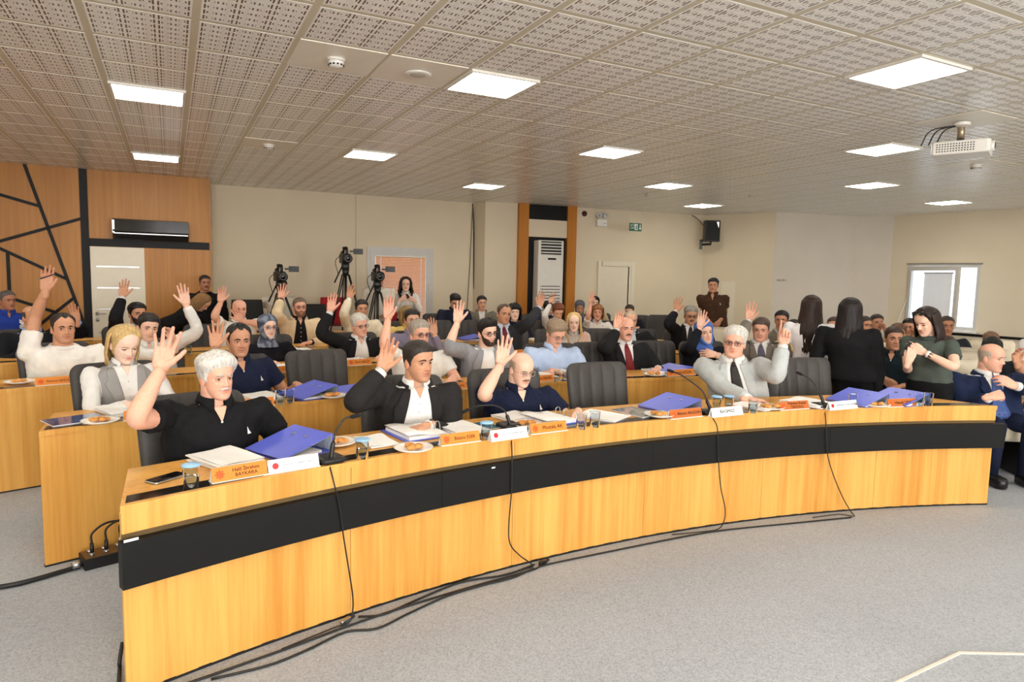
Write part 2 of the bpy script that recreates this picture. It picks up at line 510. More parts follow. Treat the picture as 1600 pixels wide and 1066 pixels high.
bp = _n(nt, 'ShaderNodeBump'); bp.inputs['Strength'].default_value = 0.25; bp.inputs['Distance'].default_value = 0.004; bp.invert = True
nt.links.new(fac, bp.inputs['Height']); nt.links.new(bp.outputs[0], b.inputs['Normal'])
M_TILE = m
M_PLAINTILE = mat('plain ceiling panel', (236, 229, 214), 0.35, var=0.02)
M_LIGHT = emitter('lit panel diffuser', (255, 247, 232), PANEL_STRENGTH)

ceiling = MB().add([(x, y, CEIL) for x, y in ROOM] + [(x, y, CEIL + 0.1) for x, y in ROOM], [tuple(range(n_)), tuple(range(2 * n_ - 1, n_ - 1, -1))]).build('ceiling', M_BEAM, kind='structure', label='low suspended ceiling of perforated metal tiles')
def inside(x, y):
    r = False
    for i in range(n_):
        (x1, y1), (x2, y2) = ROOM[i], ROOM[i - 1]
        if (y1 > y) != (y2 > y) and x < (x2 - x1) * (y - y1) / (y2 - y1) + x1:
            r = not r
    return r
def gpos(i, j):
    return GX + i * MOD, GY + j * MOD
LIGHTS = {(4, -3), (0, 0), (8, -6), (0, 6), (4, 3), (8, 0), (12, -3), (8, 6), (12, 3), (16, 0), (16, 6), (21, 1)}
for a in range(-8, 24, 4):
    for bb in range(-18, -5, 3):
        if (a // 4 + bb // 3) % 2 == 0 and inside(*gpos(a, bb)):
            LIGHTS.add((a, bb))
LIGHTS |= {(-8, 0), (-8, 6), (-4, 3), (-4, -3), (16, -6), (20, -3)}
PLAIN = {(2, -3), (3, -3), (2, 3), (11, -5), (15, -3)}
# ceiling tiles: one mesh shared by the nearest tiles in view
tile_src = None
tiles = []
for i in range(-12, 30):
    for j in range(-21, 12):
        x, y = gpos(i, j)
        h = MOD / 2 - 0.03
        if (i, j) in LIGHTS or (i, j) in PLAIN:
            continue
        if not all(inside(x + sx * h, y + sy * h) for sx in (-1, 1) for sy in (-1, 1)):
            if any(inside(x + sx * h, y + sy * h) for sx in (-1, 1) for sy in (-1, 1)):
                tiles.append((1e9, x, y, True))
            continue
        p = np.array([x, y, CEIL - CAMZ])
        vis = False
        if p @ FW > 0.3:
            u, v = proj((x, y, CEIL)); vis = -60 < u < 1660 and v > -60
        tiles.append((math.hypot(x, y) if vis else 1e8, x, y, False))
tiles.sort()
field = MB()
TS = MOD - 0.045
for k, (d, x, y, cut) in enumerate(tiles):
    if d < 1e7 and k < 296:
        if tile_src is None:
            tile_src = MB().box((0, 0, 0), (TS, TS, 0.0014)).build('ceiling_tile', M_TILE, ceiling)
            tile_src.location = (x, y, CEIL - 0.0007)
        else:
            share(tile_src, 'ceiling_tile', ceiling, (x, y, CEIL - 0.0007))
    elif not cut:
        field.box((x, y, CEIL - 0.0007), (TS, TS, 0.0014))
    else:
        # tiles trimmed along the slanting walls
        q = 0.037
        n = 15
        for a in range(n):
            for c in range(n):
                px, py = x - TS / 2 + (a + 0.5) * TS / n, y - TS / 2 + (c + 0.5) * TS / n
                if all(inside(px + sx * TS / n / 2, py + sy * TS / n / 2) for sx in (-1, 1) for sy in (-1, 1)):
                    field.box((px, py, CEIL - 0.0007), (TS / n, TS / n, 0.0014))
fo = field.build('ceiling_tile_field', M_TILE, ceiling, kind='stuff')
for (i, j) in PLAIN:
    x, y = gpos(i, j)
    MB().box((x, y, CEIL - 0.003), (TS + 0.02, TS + 0.02, 0.006)).build('plain_panel', M_PLAINTILE, ceiling)

LLAB = {(0, 0): 'square lit ceiling panel above the left side nearest the camera', (0, 6): 'square lit ceiling panel above the wood wall with the door',
        (4, -3): 'large lit ceiling panel next to the round ceiling grille', (4, 3): 'lit ceiling panel behind the small smoke detector',
        (8, -6): 'largest lit ceiling panel at the upper right', (8, 0): 'lit ceiling panel above the middle of the rows',
        (8, 6): 'small lit ceiling panel in front of the wall column', (12, -3): 'lit ceiling panel beside the projector',
        (12, 3): 'lit ceiling panel above the far middle, before the exit sign', (16, 0): 'lit ceiling panel behind the projector lamp row, right of centre',
        (16, 6): 'farthest lit ceiling panel near the black loudspeaker', (21, 1): 'far lit ceiling panel above the open window'}
for (i, j) in sorted(LIGHTS):
    x, y = gpos(i, j)
    r = empty('ceiling_light', (x, y, CEIL), category='ceiling light', group='lit ceiling panels',
              label=LLAB.get((i, j), 'square lit ceiling panel beyond the edge of the photograph'))
    s = TS + 0.01
    fr = MB()
    for sx, sy, wx, wy in ((0, 1, s, 0.022), (0, -1, s, 0.022), (1, 0, 0.022, s - 0.044), (-1, 0, 0.022, s - 0.044)):
        fr.box((sx * (s / 2 - 0.011), sy * (s / 2 - 0.011), -0.009), (wx, wy, 0.018))
    fr.build('frame', M_WHITE, r)
    MB().box((0, 0, -0.006), (s - 0.044, s - 0.044, 0.008)).build('diffuser', M_LIGHT, r)

def smoke(i, j, label, dx=0, dy=0):
    x, y = gpos(i, j)
    r = empty('smoke_detector', (x + dx, y + dy, CEIL - 0.006), category='smoke detector', group='smoke detectors', label=label)
    MB().lathe([(0.062, 0.0), (0.062, -0.012)], n=24).build('base', M_WHITE, r)
    MB().lathe([(0.055, -0.012), (0.056, -0.03), (0.05, -0.045), (0.036, -0.056), (0.0, -0.058)], n=24).build('dome', M_WHITE, r, True)
    mb = MB()
    for k in range(12):
        a = k * math.pi / 6
        mb.box((0.052 * math.cos(a), 0.052 * math.sin(a), -0.042), (0.006, 0.014, 0.010), a)
    mb.build('vent', M_PLASTIC, r)
smoke(2, -3, 'white smoke detector on the plain ceiling panel left of the round grille')
smoke(2, 3, 'small white smoke detector above the cameras, far left')
smoke(15, -3, 'white smoke detector behind the projector')
x, y = gpos(3, -3)
r = empty('ceiling_speaker', (x, y, CEIL - 0.014), category='ceiling speaker', label='round flush loudspeaker grille in a plain ceiling panel')
MB().lathe([(0.10, 0), (0.10, -0.006), (0.085, -0.010)], n=32).build('rim', M_WHITE, r, True)
MB().lathe([(0.085, -0.006), (0.05, -0.012), (0.0, -0.013)], n=32).build('grille', mat('grey speaker mesh', (196, 190, 178), 0.6, bump=0.4, bscale=600), r, True)
# sprinklers
for px, py, lab in ((1010, 302, 'small ceiling sprinkler near the far middle lamp'), (1172, 304, 'small ceiling sprinkler left of the projector lamps')):
    p = at_z(px, py, CEIL)
    r = empty('sprinkler', (p[0], p[1], CEIL - 0.012), category='sprinkler', group='ceiling sprinklers', label=lab)
    MB().lathe([(0.03, 0), (0.03, -0.008), (0.012, -0.012), (0.012, -0.035)], n=12).build('body', M_STEEL, r)
    MB().lathe([(0.02, -0.045), (0.02, -0.042), (0.004, -0.036)], n=12).build('deflector', M_STEEL, r)

# ---------------------------------------------------------------- wood wall: strips, post, door, air conditioner
def strip(W, p, q, wpx, name, nn=0.004, th=0.012):
    s0, z0 = W.px(*p); s1, z1 = W.px(*q)
    L = math.hypot(s1 - s0, z1 - z0); a = math.atan2(z1 - z0, s1 - s0)
    r = W.root(name, (s0 + s1) / 2, (z0 + z1) / 2, nn)
    k, q_ = math.cos(a), math.sin(a)
    o = MB().box((0, 0, 0), (L, th, wpx), M=np.array([[k, 0, -q_], [0, 1, 0], [q_, 0, k]])).build(name, M_BLACK)
    o.location = r.location; o.rotation_euler = r.rotation_euler
    bpy.data.objects.remove(r)
    return o
wood_wall = bpy.data.objects['wall_back_left']
for p, q in (((34, 246), (131, 505)), ((-90, 278), (61, 322)), ((-90, 402), (126, 342)), ((-90, 347), (104, 436)), ((12, 396), (18, 520)), ((20, 467), (90, 489)), ((115, 466), (40, 525))):
    o = strip(WW, p, q, 0.045, 'black_strip'); o.parent = wood_wall
s0, _ = WW.px(124, 300); s1, _ = WW.px(136.5, 300)
o = MB().box((0, 0, 0), (s1 - s0, 0.03, CEIL)).build('black_post', M_BLACK, wood_wall)
o.location = tuple(WW.pt((s0 + s1) / 2, CEIL / 2, 0.012)); o.rotation_euler = (0, 0, WW.ang)
POST_S = s1
sE, _ = WW.px(327, 380)
sE = min(sE, WW.L)
_, zb0 = WW.px(185, 386); _, zb1 = WW.px(185, 374)
o = MB().box((0, 0, 0), (sE - POST_S, 0.02, zb1 - zb0)).build('black_rail', M_BLACK, wood_wall)
o.location = tuple(WW.pt((sE + POST_S) / 2, (zb0 + zb1) / 2, 0.01)); o.rotation_euler = (0, 0, WW.ang)
sD, _ = WW.px(227, 430)
for nm, a, b_, z0, z1 in (('wood_panel', POST_S + 0.004, sE, zb1, CEIL), ('wood_panel', sD + 0.01, sE, 0.0, zb0)):
    o = MB().box((0, 0, 0), (b_ - a, 0.012, z1 - z0 - 0.004)).build(nm, M_WOODB, wood_wall)
    o.location = tuple(WW.pt((a + b_) / 2, (z0 + z1) / 2, 0.006)); o.rotation_euler = (0, 0, WW.ang)
# white door
dw = sD - POST_S
r = WW.root('door_1', POST_S + dw / 2, 0, 0.004, kind='structure', label='white flush door with three bright metal lines')
MB().box((0, 0, zb0 / 2), (dw - 0.01, 0.03, zb0 - 0.01)).build('door_leaf', M_CREAMDOOR, r)
for yy in (417, 450, 483, 519):
    _, z = WW.px(185, yy)
    MB().box((0.0, -0.017, z), (dw * 0.78, 0.004, 0.018)).build('metal_line', M_STEEL, r)
_, zh = WW.px(150, 490)
hb = MB(); hb.lathe([(0.026, 0), (0.026, 0.01)], n=16); hb.xform(np.array([[1, 0, 0], [0, 0, -1], [0, 1, 0]]), (-dw / 2 + 0.07, -0.015, zh))
h = hb.build('door_handle', M_STEEL, r, True)
MB().tube(catmull([(-dw / 2 + 0.07, -0.02, zh), (-dw / 2 + 0.07, -0.06, zh), (-dw / 2 + 0.10, -0.065, zh), (-dw / 2 + 0.19, -0.065, zh)]), 0.009).build('lever', M_STEEL, h, True)
hb = MB(); hb.lathe([(0.026, 0), (0.026, 0.01)], n=16); hb.xform(np.array([[1, 0, 0], [0, 0, -1], [0, 1, 0]]), (-dw / 2 + 0.07, -0.015, zh - 0.1))
hb.build('lock_rose', M_STEEL, r, True)
# black wall air conditioner
s0, z1 = WW.px(176, 342); s1, z0 = WW.px(294, 379)
r = WW.root('air_conditioner', (s0 + s1) / 2, z0, 0.0, category='air conditioner', label='glossy black wall air conditioner above the white door')
w, hgt = s1 - s0, z1 - z0
prof = [(0, 0), (-0.12, 0.0), (-0.20, hgt * 0.22), (-0.215, hgt * 0.4), (-0.20, hgt * 0.97), (-0.17, hgt), (0, hgt)]
mb = MB(); v = [(sx * w / 2, y, z) for sx in (-1, 1) for y, z in prof]; k = len(prof)
mb.add(v, [tuple(range(k)), tuple(range(2 * k - 1, k - 1, -1))] + [(i, k + i, k + (i + 1) % k, (i + 1) % k)[::-1] for i in range(k)])
mb.build('casing', mat('gloss black casing', (16, 15, 15), 0.08, 0.7, var=0.05, coat=0.5), r)
MB().box((0, -0.2, hgt * 0.30), (w * 0.98, 0.03, 0.014)).build('chrome_strip', M_STEEL, r)
MB().box((0, -0.165, hgt * 0.11), (w * 0.94, 0.012, hgt * 0.16), M=np.array([[1, 0, 0], [0, 0.86, -0.5], [0, 0.5, 0.86]])).build('louvre', M_PLASTIC, r)
MB().box((-w * 0.49, -0.207, hgt * 0.62), (0.03, 0.012, hgt * 0.6)).build('side_panel', M_STEEL, r)

# ---------------------------------------------------------------- back window with the lowered blind
M_SLAT = mat('amber wooden slat', (214, 152, 62), 0.5, 0.3, var=0.12, scale=3, stretch=(1, 1, 20))
nt = M_SLAT.node_tree; b = nt.nodes['Principled BSDF']
tl = _n(nt, 'ShaderNodeBsdfTranslucent'); tl.inputs[0].default_value = srgb(238, 176, 70)
mxs = _n(nt, 'ShaderNodeMixShader'); mxs.inputs[0].default_value = 0.35
nt.links.new(b.outputs[0], mxs.inputs[1]); nt.links.new(tl.outputs[0], mxs.inputs[2]); nt.links.new(mxs.outputs[0], nt.nodes['Material Output'].inputs[0])
s0, s1, z0, z1 = WIN_L
w = s1 - s0
r = WB.root('window_1', (s0 + s1) / 2, 0, 0, kind='structure', label='grey framed window with an amber slatted blind')
def frame_bars(w, z0, z1, t, y, d):
    mb = MB()
    mb.box((-w / 2 + t / 2, y, (z0 + z1) / 2), (t, d, z1 - z0)); mb.box((w / 2 - t / 2, y, (z0 + z1) / 2), (t, d, z1 - z0))
    mb.box((0, y, z0 + t / 2), (w - 2 * t, d, t)); mb.box((0, y, z1 - t / 2), (w - 2 * t, d, t))
    return mb
frame_bars(w, z0, z1, 0.07, 0.03, 0.10).build('window_frame', M_ALU, r)
frame_bars(w - 0.13, z0 + 0.065, z1 - 0.065, 0.10, 0.0, 0.06).build('sash', M_ALU, r)
bw = w - 0.33
MB().box((0, 0.03, (z0 + z1) / 2), (bw + 0.02, 0.006, z1 - z0 - 0.3)).build('pane', M_PANE, r)
zt = z1 - 0.165
MB().box((0, -0.025, zt - 0.012), (bw, 0.03, 0.024)).build('head_rail', M_WHITE, r)
nsl = int((zt - 0.03 - (z0 + 0.2)) / 0.028)
sl = None
for k in range(nsl):
    z = zt - 0.035 - k * 0.028
    if sl is None:
        sl = MB().box((0, 0, 0), (bw - 0.01, 0.003, 0.027), M=np.array([[1, 0, 0], [0, 0.94, -0.34], [0, 0.34, 0.94]])).build('blind_slat', M_SLAT, r); sl.location = (0, -0.02, z)
    else:
        share(sl, 'blind_slat', r, (0, -0.02, z))
for dx in (-bw * 0.4, bw * 0.4):
    MB().box((dx, -0.042, zt - nsl * 0.014), (0.012, 0.003, nsl * 0.028)).build('ladder_tape', M_WHITE, r)
_, zh = WB.px(672, 448)
MB().rbox((w / 2 - 0.10, -0.04, zh), (0.022, 0.02, 0.13), 0.008).build('window_handle', M_ALU, r)
_, zh = WB.px(580, 448)
MB().rbox((-w / 2 + 0.05, -0.04, zh), (0.018, 0.03, 0.05), 0.006).build('hinge', M_ALU, r)
# shallow joint in the wall left of the window
sj, _ = WB.px(556, 400)
o = MB().box((0, 0, 0), (0.012, 0.008, CEIL)).build('joint_strip', mat('grey wall joint', (186, 174, 150), 0.7), bpy.data.objects['wall_back'])
o.location = tuple(WB.pt(sj, CEIL / 2, 0.002)); o.rotation_euler = (0, 0, WB.ang)
# cables down the column corner
for pts, lab in ((((738, 318), (736, 360), (733, 420), (728, 500)), 'thin grey cable hanging in the corner left of the column'), (((738, 318), (739.5, 360), (739.5, 440), (741, 455), (746, 466), (752, 480)), 'thin black cable hanging in the corner beside the column')):
    P = [WB.pt(*WB.px(x, y), 0.03) for x, y in pts]
    P[0][2] = CEIL - 0.02
    MB().tube(catmull(P, 5), 0.012 if 'black' in lab else 0.009, 6).build('wall_cable', M_RUBBER if 'black' in lab else mat('grey cable', (120, 108, 90), 0.6), None, True, label=lab, category='cable')

# ---------------------------------------------------------------- column niche with the tall air conditioner
wr = bpy.data.objects['wall_back_right']
def wbox(W, parent, name, x0, x1, ztop, zbot, n0, n1, material):
    sa, sb = W.px(x0, 420)[0], W.px(x1, 420)[0]
    o = MB().box((0, 0, 0), (sb - sa, n1 - n0, ztop - zbot)).build(name, material, parent)
    o.location = tuple(W.pt((sa + sb) / 2, (ztop + zbot) / 2, (n0 + n1) / 2)); o.rotation_euler = (0, 0, W.ang)
    return o
za = WR.px(850, 344)[1]; zb = WR.px(850, 371)[1]
wbox(WR, wr, 'wood_post', 807, 822, CEIL, 0, 0, 0.10, M_POST)
wbox(WR, wr, 'wood_post', 882, 896, CEIL, 0, 0, 0.10, M_POST)
wbox(WR, wr, 'black_panel', 822, 882, CEIL, za, 0, 0.04, M_BLACK)
wbox(WR, wr, 'white_panel', 822, 882, za, zb, 0, 0.07, M_WALL)
wbox(WR, wr, 'black_recess', 822, 882, zb, 0, 0, 0.015, M_BLACK)
sa, zc = WR.px(833, 376); sb, _ = WR.px(872, 376)
r = WR.root('tower_air_conditioner', (sa + sb) / 2, 0, 0.02, category='air conditioner', label='tall white standing air conditioner between two wood posts')
w = sb - sa
MB().rbox((0, -0.14, zc / 2), (w, 0.26, zc), 0.02).build('cabinet', M_WHITE, r)
zt2 = WR.px(850, 400)[1]
MB().box((0, -0.272, (zc + zt2) / 2 + 0.0), (w * 0.80, 0.01, (zc - zt2) * 0.86)).build('outlet', M_PLASTIC, r)
for k in range(4):
    MB().box((0, -0.28, zt2 + (zc - zt2) * (0.2 + 0.2 * k)), (w * 0.80, 0.012, 0.022)).build('louvre', M_WHITE, r)
MB().box((0.02, -0.273, WR.px(850, 405)[1]), (w * 0.32, 0.006, 0.035)).build('display', M_SCREEN, r)
zz0 = WR.px(850, 447)[1]
for k in range(12):
    MB().box((0, -0.272, zz0 - k * 0.062), (w * 0.76, 0.006, 0.014)).build('intake_slot', M_PLASTIC, r)

# ---------------------------------------------------------------- right back wall: cream door, lamp, bell, exit sign
sa, zt3 = WR.px(934, 408); sb, _ = WR.px(991, 408)
r = WR.root('door_2', (sa + sb) / 2, 0, 0.0, kind='structure', label='cream door with a stepped frame in the back wall')
w = sb - sa
mb = MB(); mb.box((-w / 2 + 0.04, -0.015, zt3 / 2), (0.08, 0.05, zt3)); mb.box((w / 2 - 0.07, -0.015, zt3 / 2), (0.14, 0.05, zt3)); mb.box((0, -0.015, zt3 - 0.05), (w - 0.2, 0.05, 0.1))
mb.build('door_frame', M_CREAMDOOR, r)
MB().box((w / 2 - 0.07, -0.045, (zt3 - 0.08) / 2), (0.035, 0.016, zt3 - 0.08)).build('frame_moulding', M_CREAMDOOR, r)
MB().box((-0.03, -0.005, (zt3 - 0.115) / 2), (w - 0.24, 0.03, zt3 - 0.115)).build('door_leaf', M_CREAMDOOR, r)
MB().box((w / 2 - 0.148, -0.026, (zt3 - 0.11) / 2), (0.02, 0.012, zt3 - 0.11)).build('door_gap', M_BLACK, r)
# beige access panel further right
sa, zt4 = WR.px(1035, 500); 
p0 = WD.px(1128, 440); p1 = WD.px(1150, 440)
o = MB().box((0, 0, 0), (abs(p1[0] - p0[0]), 0.012, p0[1])).build('access_panel', M_CREAMDOOR, bpy.data.objects['wall_corner'])
o.location = tuple(WD.pt((p0[0] + p1[0]) / 2, p0[1] / 2, 0.006)); o.rotation_euler = (0, 0, WD.ang)
s, z = WR.px(913, 334)
r = WR.root('alarm_bell', s, z, 0.0, category='alarm', label='small round dark red alarm sounder near the ceiling')
mb = MB(); mb.lathe([(0.05, 0), (0.055, 0.02), (0.045, 0.045), (0, 0.05)], n=20); mb.xform(np.array([[1, 0, 0], [0, 0, -1], [0, 1, 0]])); mb.build('sounder', mat('dark red plastic', (70, 18, 14), 0.4), r, True)
mb = MB(); mb.lathe([(0.06, 0), (0.06, 0.012)], n=20); mb.xform(np.array([[1, 0, 0], [0, 0, -1], [0, 1, 0]])); mb.build('base', mat('dark red plastic', (70, 18, 14), 0.4), r)
s, z = WR.px(938, 349)
r = WR.root('emergency_light', s, z, 0.0, category='emergency light', label='white emergency light with two swivel lamps on the back wall')
MB().rbox((0, -0.05, 0), (0.24, 0.09, 0.15), 0.02).build('battery_box', M_WHITE, r)
for dx in (-0.085, 0.085):
    mb = MB(); mb.lathe([(0.03, 0), (0.06, 0.05), (0.066, 0.07), (0.06, 0.075), (0, 0.07)], n=20); mb.xform(np.array([[1, 0, 0], [0, 0, -1], [0, 1, 0]]), (dx, -0.03, 0.155))
    l = mb.build('lamp_head', mat('clear grey plastic', (200, 198, 198), 0.15, var=0.03), r, True)
    mb = MB(); mb.ell((dx, -0.105, 0.155), (0.022, 0.012, 0.022)); mb.build('bulb', M_STEEL, l, True)
MB().box((0.06, -0.097, 0.0), (0.09, 0.004, 0.10)).build('front_panel', M_PAPER, r)
for dx in (0.045, 0.075):
    MB().box((dx, -0.101, -0.005), (0.012, 0.004, 0.018)).build('indicator', M_PLASTIC, r)
# hanging exit sign
d = math.hypot(*on_wall(993, 355, WR.A, WR.B)[:2]) - 1.2
p = at_dist(993, 355, d)
r = empty('exit_sign', tuple(p), WR.ang + 0.08, category='exit sign', label='green hanging exit sign with a white running figure')
we, he = 21 / FPX * d * 1.02, 12 / FPX * d
MB().box((0, 0, 0), (we, 0.025, he)).build('sign_box', mat('exit sign green', (12, 92, 66), 0.4, var=0.05), r)
M_SIGNW = mat('sign white', (236, 244, 240), 0.5)
MB().box((we * 0.03, -0.014, 0), (we * 0.26, 0.003, he * 0.74)).build('pictogram_field', M_SIGNW, r)
M_SG = MATS['exit sign green']
mb = MB(); mb.ell((we * 0.06, -0.017, he * 0.2), (0.012, 0.002, 0.012), 10, 6)
mb.box((we * 0.03, -0.017, 0.0), (0.014, 0.003, 0.05), M=np.array([[0.9, 0, 0.43], [0, 1, 0], [-0.43, 0, 0.9]]))
mb.box((we * -0.02, -0.017, -he * 0.22), (0.045, 0.003, 0.012)); mb.box((we * 0.08, -0.017, -he * 0.2), (0.012, 0.003, 0.045)); mb.box((we * 0.05, -0.017, he * 0.04), (0.06, 0.003, 0.010))
mb.build('running_figure', M_SG, r)
mb = MB(); mb.box((we * 0.36, -0.014, he * 0.1), (0.014, 0.003, he * 0.5)); mb.add([(we * 0.36 - 0.028, -0.016, -he * 0.08), (we * 0.36 + 0.028, -0.016, -he * 0.08), (we * 0.36, -0.016, -he * 0.36)], [(0, 2, 1)])
mb.build('arrow', M_SIGNW, r)
text_obj('ACİL\nÇIKIŞ', he * 0.34, M_SIGNW, r, (-we * 0.27, -0.0145, he * 0.02), (math.pi / 2, 0, 0))
for dx in (-we * 0.46, we * 0.4):
    MB().tube([(dx, 0, he / 2), (dx, 0, CEIL - p[2])], 0.002, 5).build('wire', M_STEEL, r)
# loudspeaker in the corner
d = math.hypot(*on_wall(1108, 362, WD.A, WD.B)[:2]) - 0.55
p = at_dist(1113, 361, d)
r = empty('loudspeaker', tuple(p), WR.ang - 0.45, category='loudspeaker', label='black loudspeaker on a bracket in the back corner')
w, hh = 22 / FPX * d, 31 / FPX * d
MB().rbox((0, 0.08, 0), (w, 0.24, hh), 0.02).build('cabinet', M_PLASTIC, r)
MB().rbox((0, -0.045, 0), (w * 0.9, 0.02, hh * 0.92), 0.015).build('grille', mat('black speaker cloth', (14, 15, 16), 0.7, bump=0.3, bscale=400), r)
MB().add([(w * 0.40, -0.058, hh * 0.42), (w * 0.22, -0.058, hh * 0.42), (w * 0.38, -0.058, hh * 0.12)], [(0, 1, 2)]).build('badge', M_STEEL, r)
MB().box((-w * 0.55, 0.26, -hh * 0.62), (0.06, 0.06, 0.22)).build('wall_bracket', M_PLASTIC, r)
MB().tube([(0, 0.1, -hh * 0.5), (0, 0.1, -hh * 0.62), (-w * 0.5, 0.25, -hh * 0.62)], 0.025).build('bracket_arm', M_PLASTIC, r)
MB().tube(catmull([(-w * 0.5, 0.2, hh * 0.3), (-w * 0.8, 0.3, hh * 0.6), (-w * 1.2, 0.35, CEIL - p[2] - 0.02)]), 0.008, 6).build('cable', M_RUBBER, r)
# small lettering on the grey wall
s, z = WG.px(1214, 438)
text_obj('SALON 1', 0.065, M_INKK, bpy.data.objects['wall_alcove'], tuple(WG.pt(s + 0.12, z, 0.004)), (math.pi / 2, 0, WG.ang))

# ---------------------------------------------------------------- open window on the right wall
s0, s1, z0, z1 = WIN_R
w = s1 - s0
r = WN.root('window_2', (s0 + s1) / 2, 0, 0, kind='structure', label='open casement window with a white blind')
frame_bars(w, z0, z1, 0.06, 0.05, 0.10).build('window_frame', M_ALU, r)
MB().box((0, -0.05, z0 - 0.03), (w + 0.14, 0.22, 0.04)).build('window_sill', M_WHITE, r)
MB().box((0, -0.012, z1 + 0.02), (w + 0.06, 0.03, 0.03)).build('head_trim', M_STEEL, r)
sr = empty('sash', (-w / 2 + 0.04, -0.02, 0)); sr.parent = r
sr.rotation_euler = (0, 0, -math.radians(24))
sw = w - 0.10
sh0, sh1 = z0 + 0.05, z1 - 0.05
def shifted(mb, dx):
    return mb.xform(np.eye(3), (dx, 0, 0))
shifted(frame_bars(sw, sh0, sh1, 0.075, 0, 0.06), sw / 2).build('sash_frame', M_ALU, sr)
MB().box((sw / 2, 0.01, (sh0 + sh1) / 2), (sw - 0.14, 0.006, sh1 - sh0 - 0.14)).build('pane', M_PANE, sr)
M_SLATW = mat('white blind slat', (226, 222, 220), 0.5, var=0.04)
MB().box((sw * 0.62, -0.03, sh1 - 0.13), (sw * 0.56, 0.03, 0.03)).build('head_rail', M_STEEL, sr)
k = 0; sl = None; z = sh1 - 0.16
while z > sh0 + 0.12:
    if sl is None:
        sl = MB().box((0, 0, 0), (sw * 0.55, 0.024, 0.002), M=np.array([[1, 0, 0], [0, 0.4, -0.917], [0, 0.917, 0.4]])).build('blind_slat', M_SLATW, sr); sl.location = (sw * 0.62, -0.03, z)
    else:
        share(sl, 'blind_slat', sr, (sw * 0.62, -0.03, z))
    z -= 0.0245
MB().rbox((sw - 0.04, -0.05, (sh0 + sh1) / 2), (0.02, 0.03, 0.12), 0.008).build('window_handle', M_ALU, sr)
MB().tube(catmull([(-w / 2 + 0.03, -0.02, z0 + 0.62), (-w / 2 - 0.02, -0.12, z0 + 0.3), (-w / 2 - 0.10, -0.2, z0 - 0.1)]), 0.008, 6).build('blind_cord', M_WHITE, r)
# facing house seen through the right window
hc = WN.pt((s0 + s1) / 2 + 2.0, 0, -9.0)
hb_ = empty('facing_building', (hc[0], hc[1], 0), WN.ang, category='building', label='pale building with a red eave outside the open window')
MB().box((0, 2, -1.3), (22, 4, 8.6)).build('wall', mat('white outside render', (240, 238, 236), 0.8), hb_)
MB().box((0, 1.6, 3.35), (22, 5, 0.7)).build('eave', mat('red eave paint', (196, 40, 56), 0.6), hb_)
# dark rail along the right wall
sa = WN.px(1440, 505)[0]; zr = WN.px(1560, 527)[1]
o = MB().box((0, 0, 0), (6.0, 0.03, 0.05)).build('trim_2', M_BLACK, kind='structure', label='dark rail along the right wall')
o.location = tuple(WN.pt(sa + 3.2, zr, 0.016)); o.rotation_euler = (0, 0, WN.ang)

# ---------------------------------------------------------------- projector
pt = at_z(1503, 190, CEIL)
d = math.hypot(pt[0], pt[1])
pc = at_dist(1503, 234, d * 0.985)
r = empty('projector', (pt[0], pt[1], CEIL), 0, category='projector', label='white ceiling projector on a metal pole')
body = empty('body', (pc[0] - pt[0], pc[1] - pt[1], pc[2] - CEIL), math.radians(-27.13 - 38)); body.parent = r
bw, bd, bh = 0.44, 0.34, 0.115
sc_ = d / FPX
MB().rbox((0, 0, 0), (bw, bd, bh), 0.025).build('casing', M_WHITE, body)
mb = MB()
for i in range(14):
    for j in range(4):
        mb.box((-bw * 0.40 + i * bw * 0.048, -bd / 2 - 0.002, -bh * 0.28 + j * bh * 0.18), (0.009, 0.006, 0.010))
mb.build('vent', M_PLASTIC, body)
mb = MB(); mb.lathe([(0.045, 0), (0.045, 0.03), (0.036, 0.034)], n=24); mb.xform(np.array([[0, 0, 1], [1, 0, 0], [0, 1, 0]]), (bw / 2 - 0.01, -0.06, 0.005)); lr = mb.build('lens_ring', M_WHITE, body, True)
mb = MB(); mb.lathe([(0.034, 0.0), (0.02, 0.008), (0, 0.01)], n=24); mb.xform(np.array([[0, 0, 1], [1, 0, 0], [0, 1, 0]]), (bw / 2 + 0.022, -0.06, 0.005)); mb.build('lens', M_SCREEN, lr, True)
bz = pc[2] - CEIL
MB().tube([(0, 0, 0), (0, 0, bz + 0.10)], 0.03, 14).build('pole', mat('champagne pole', (172, 156, 130), 0.35, metal=0.6), r, True)
MB().tube([(0, 0, bz + 0.10), (pc[0] - pt[0], pc[1] - pt[1], bz + 0.05)], 0.032, 12).build('mount', M_PLASTIC, r, True)
MB().lathe([(0.07, -0.012), (0.07, -0.04), (0.03, -0.05)], n=18).build('ceiling_flange', M_WHITE, r)
for k in range(3):
    MB().tube(catmull([(-0.02, 0.0, bz + 0.24), (-0.12 - 0.05 * k, 0.08 + 0.03 * k, bz + 0.19), (-0.20 - 0.03 * k, 0.10 + 0.05 * k, bz + 0.06)]), 0.006, 6).build('cable', M_RUBBER, r, True)
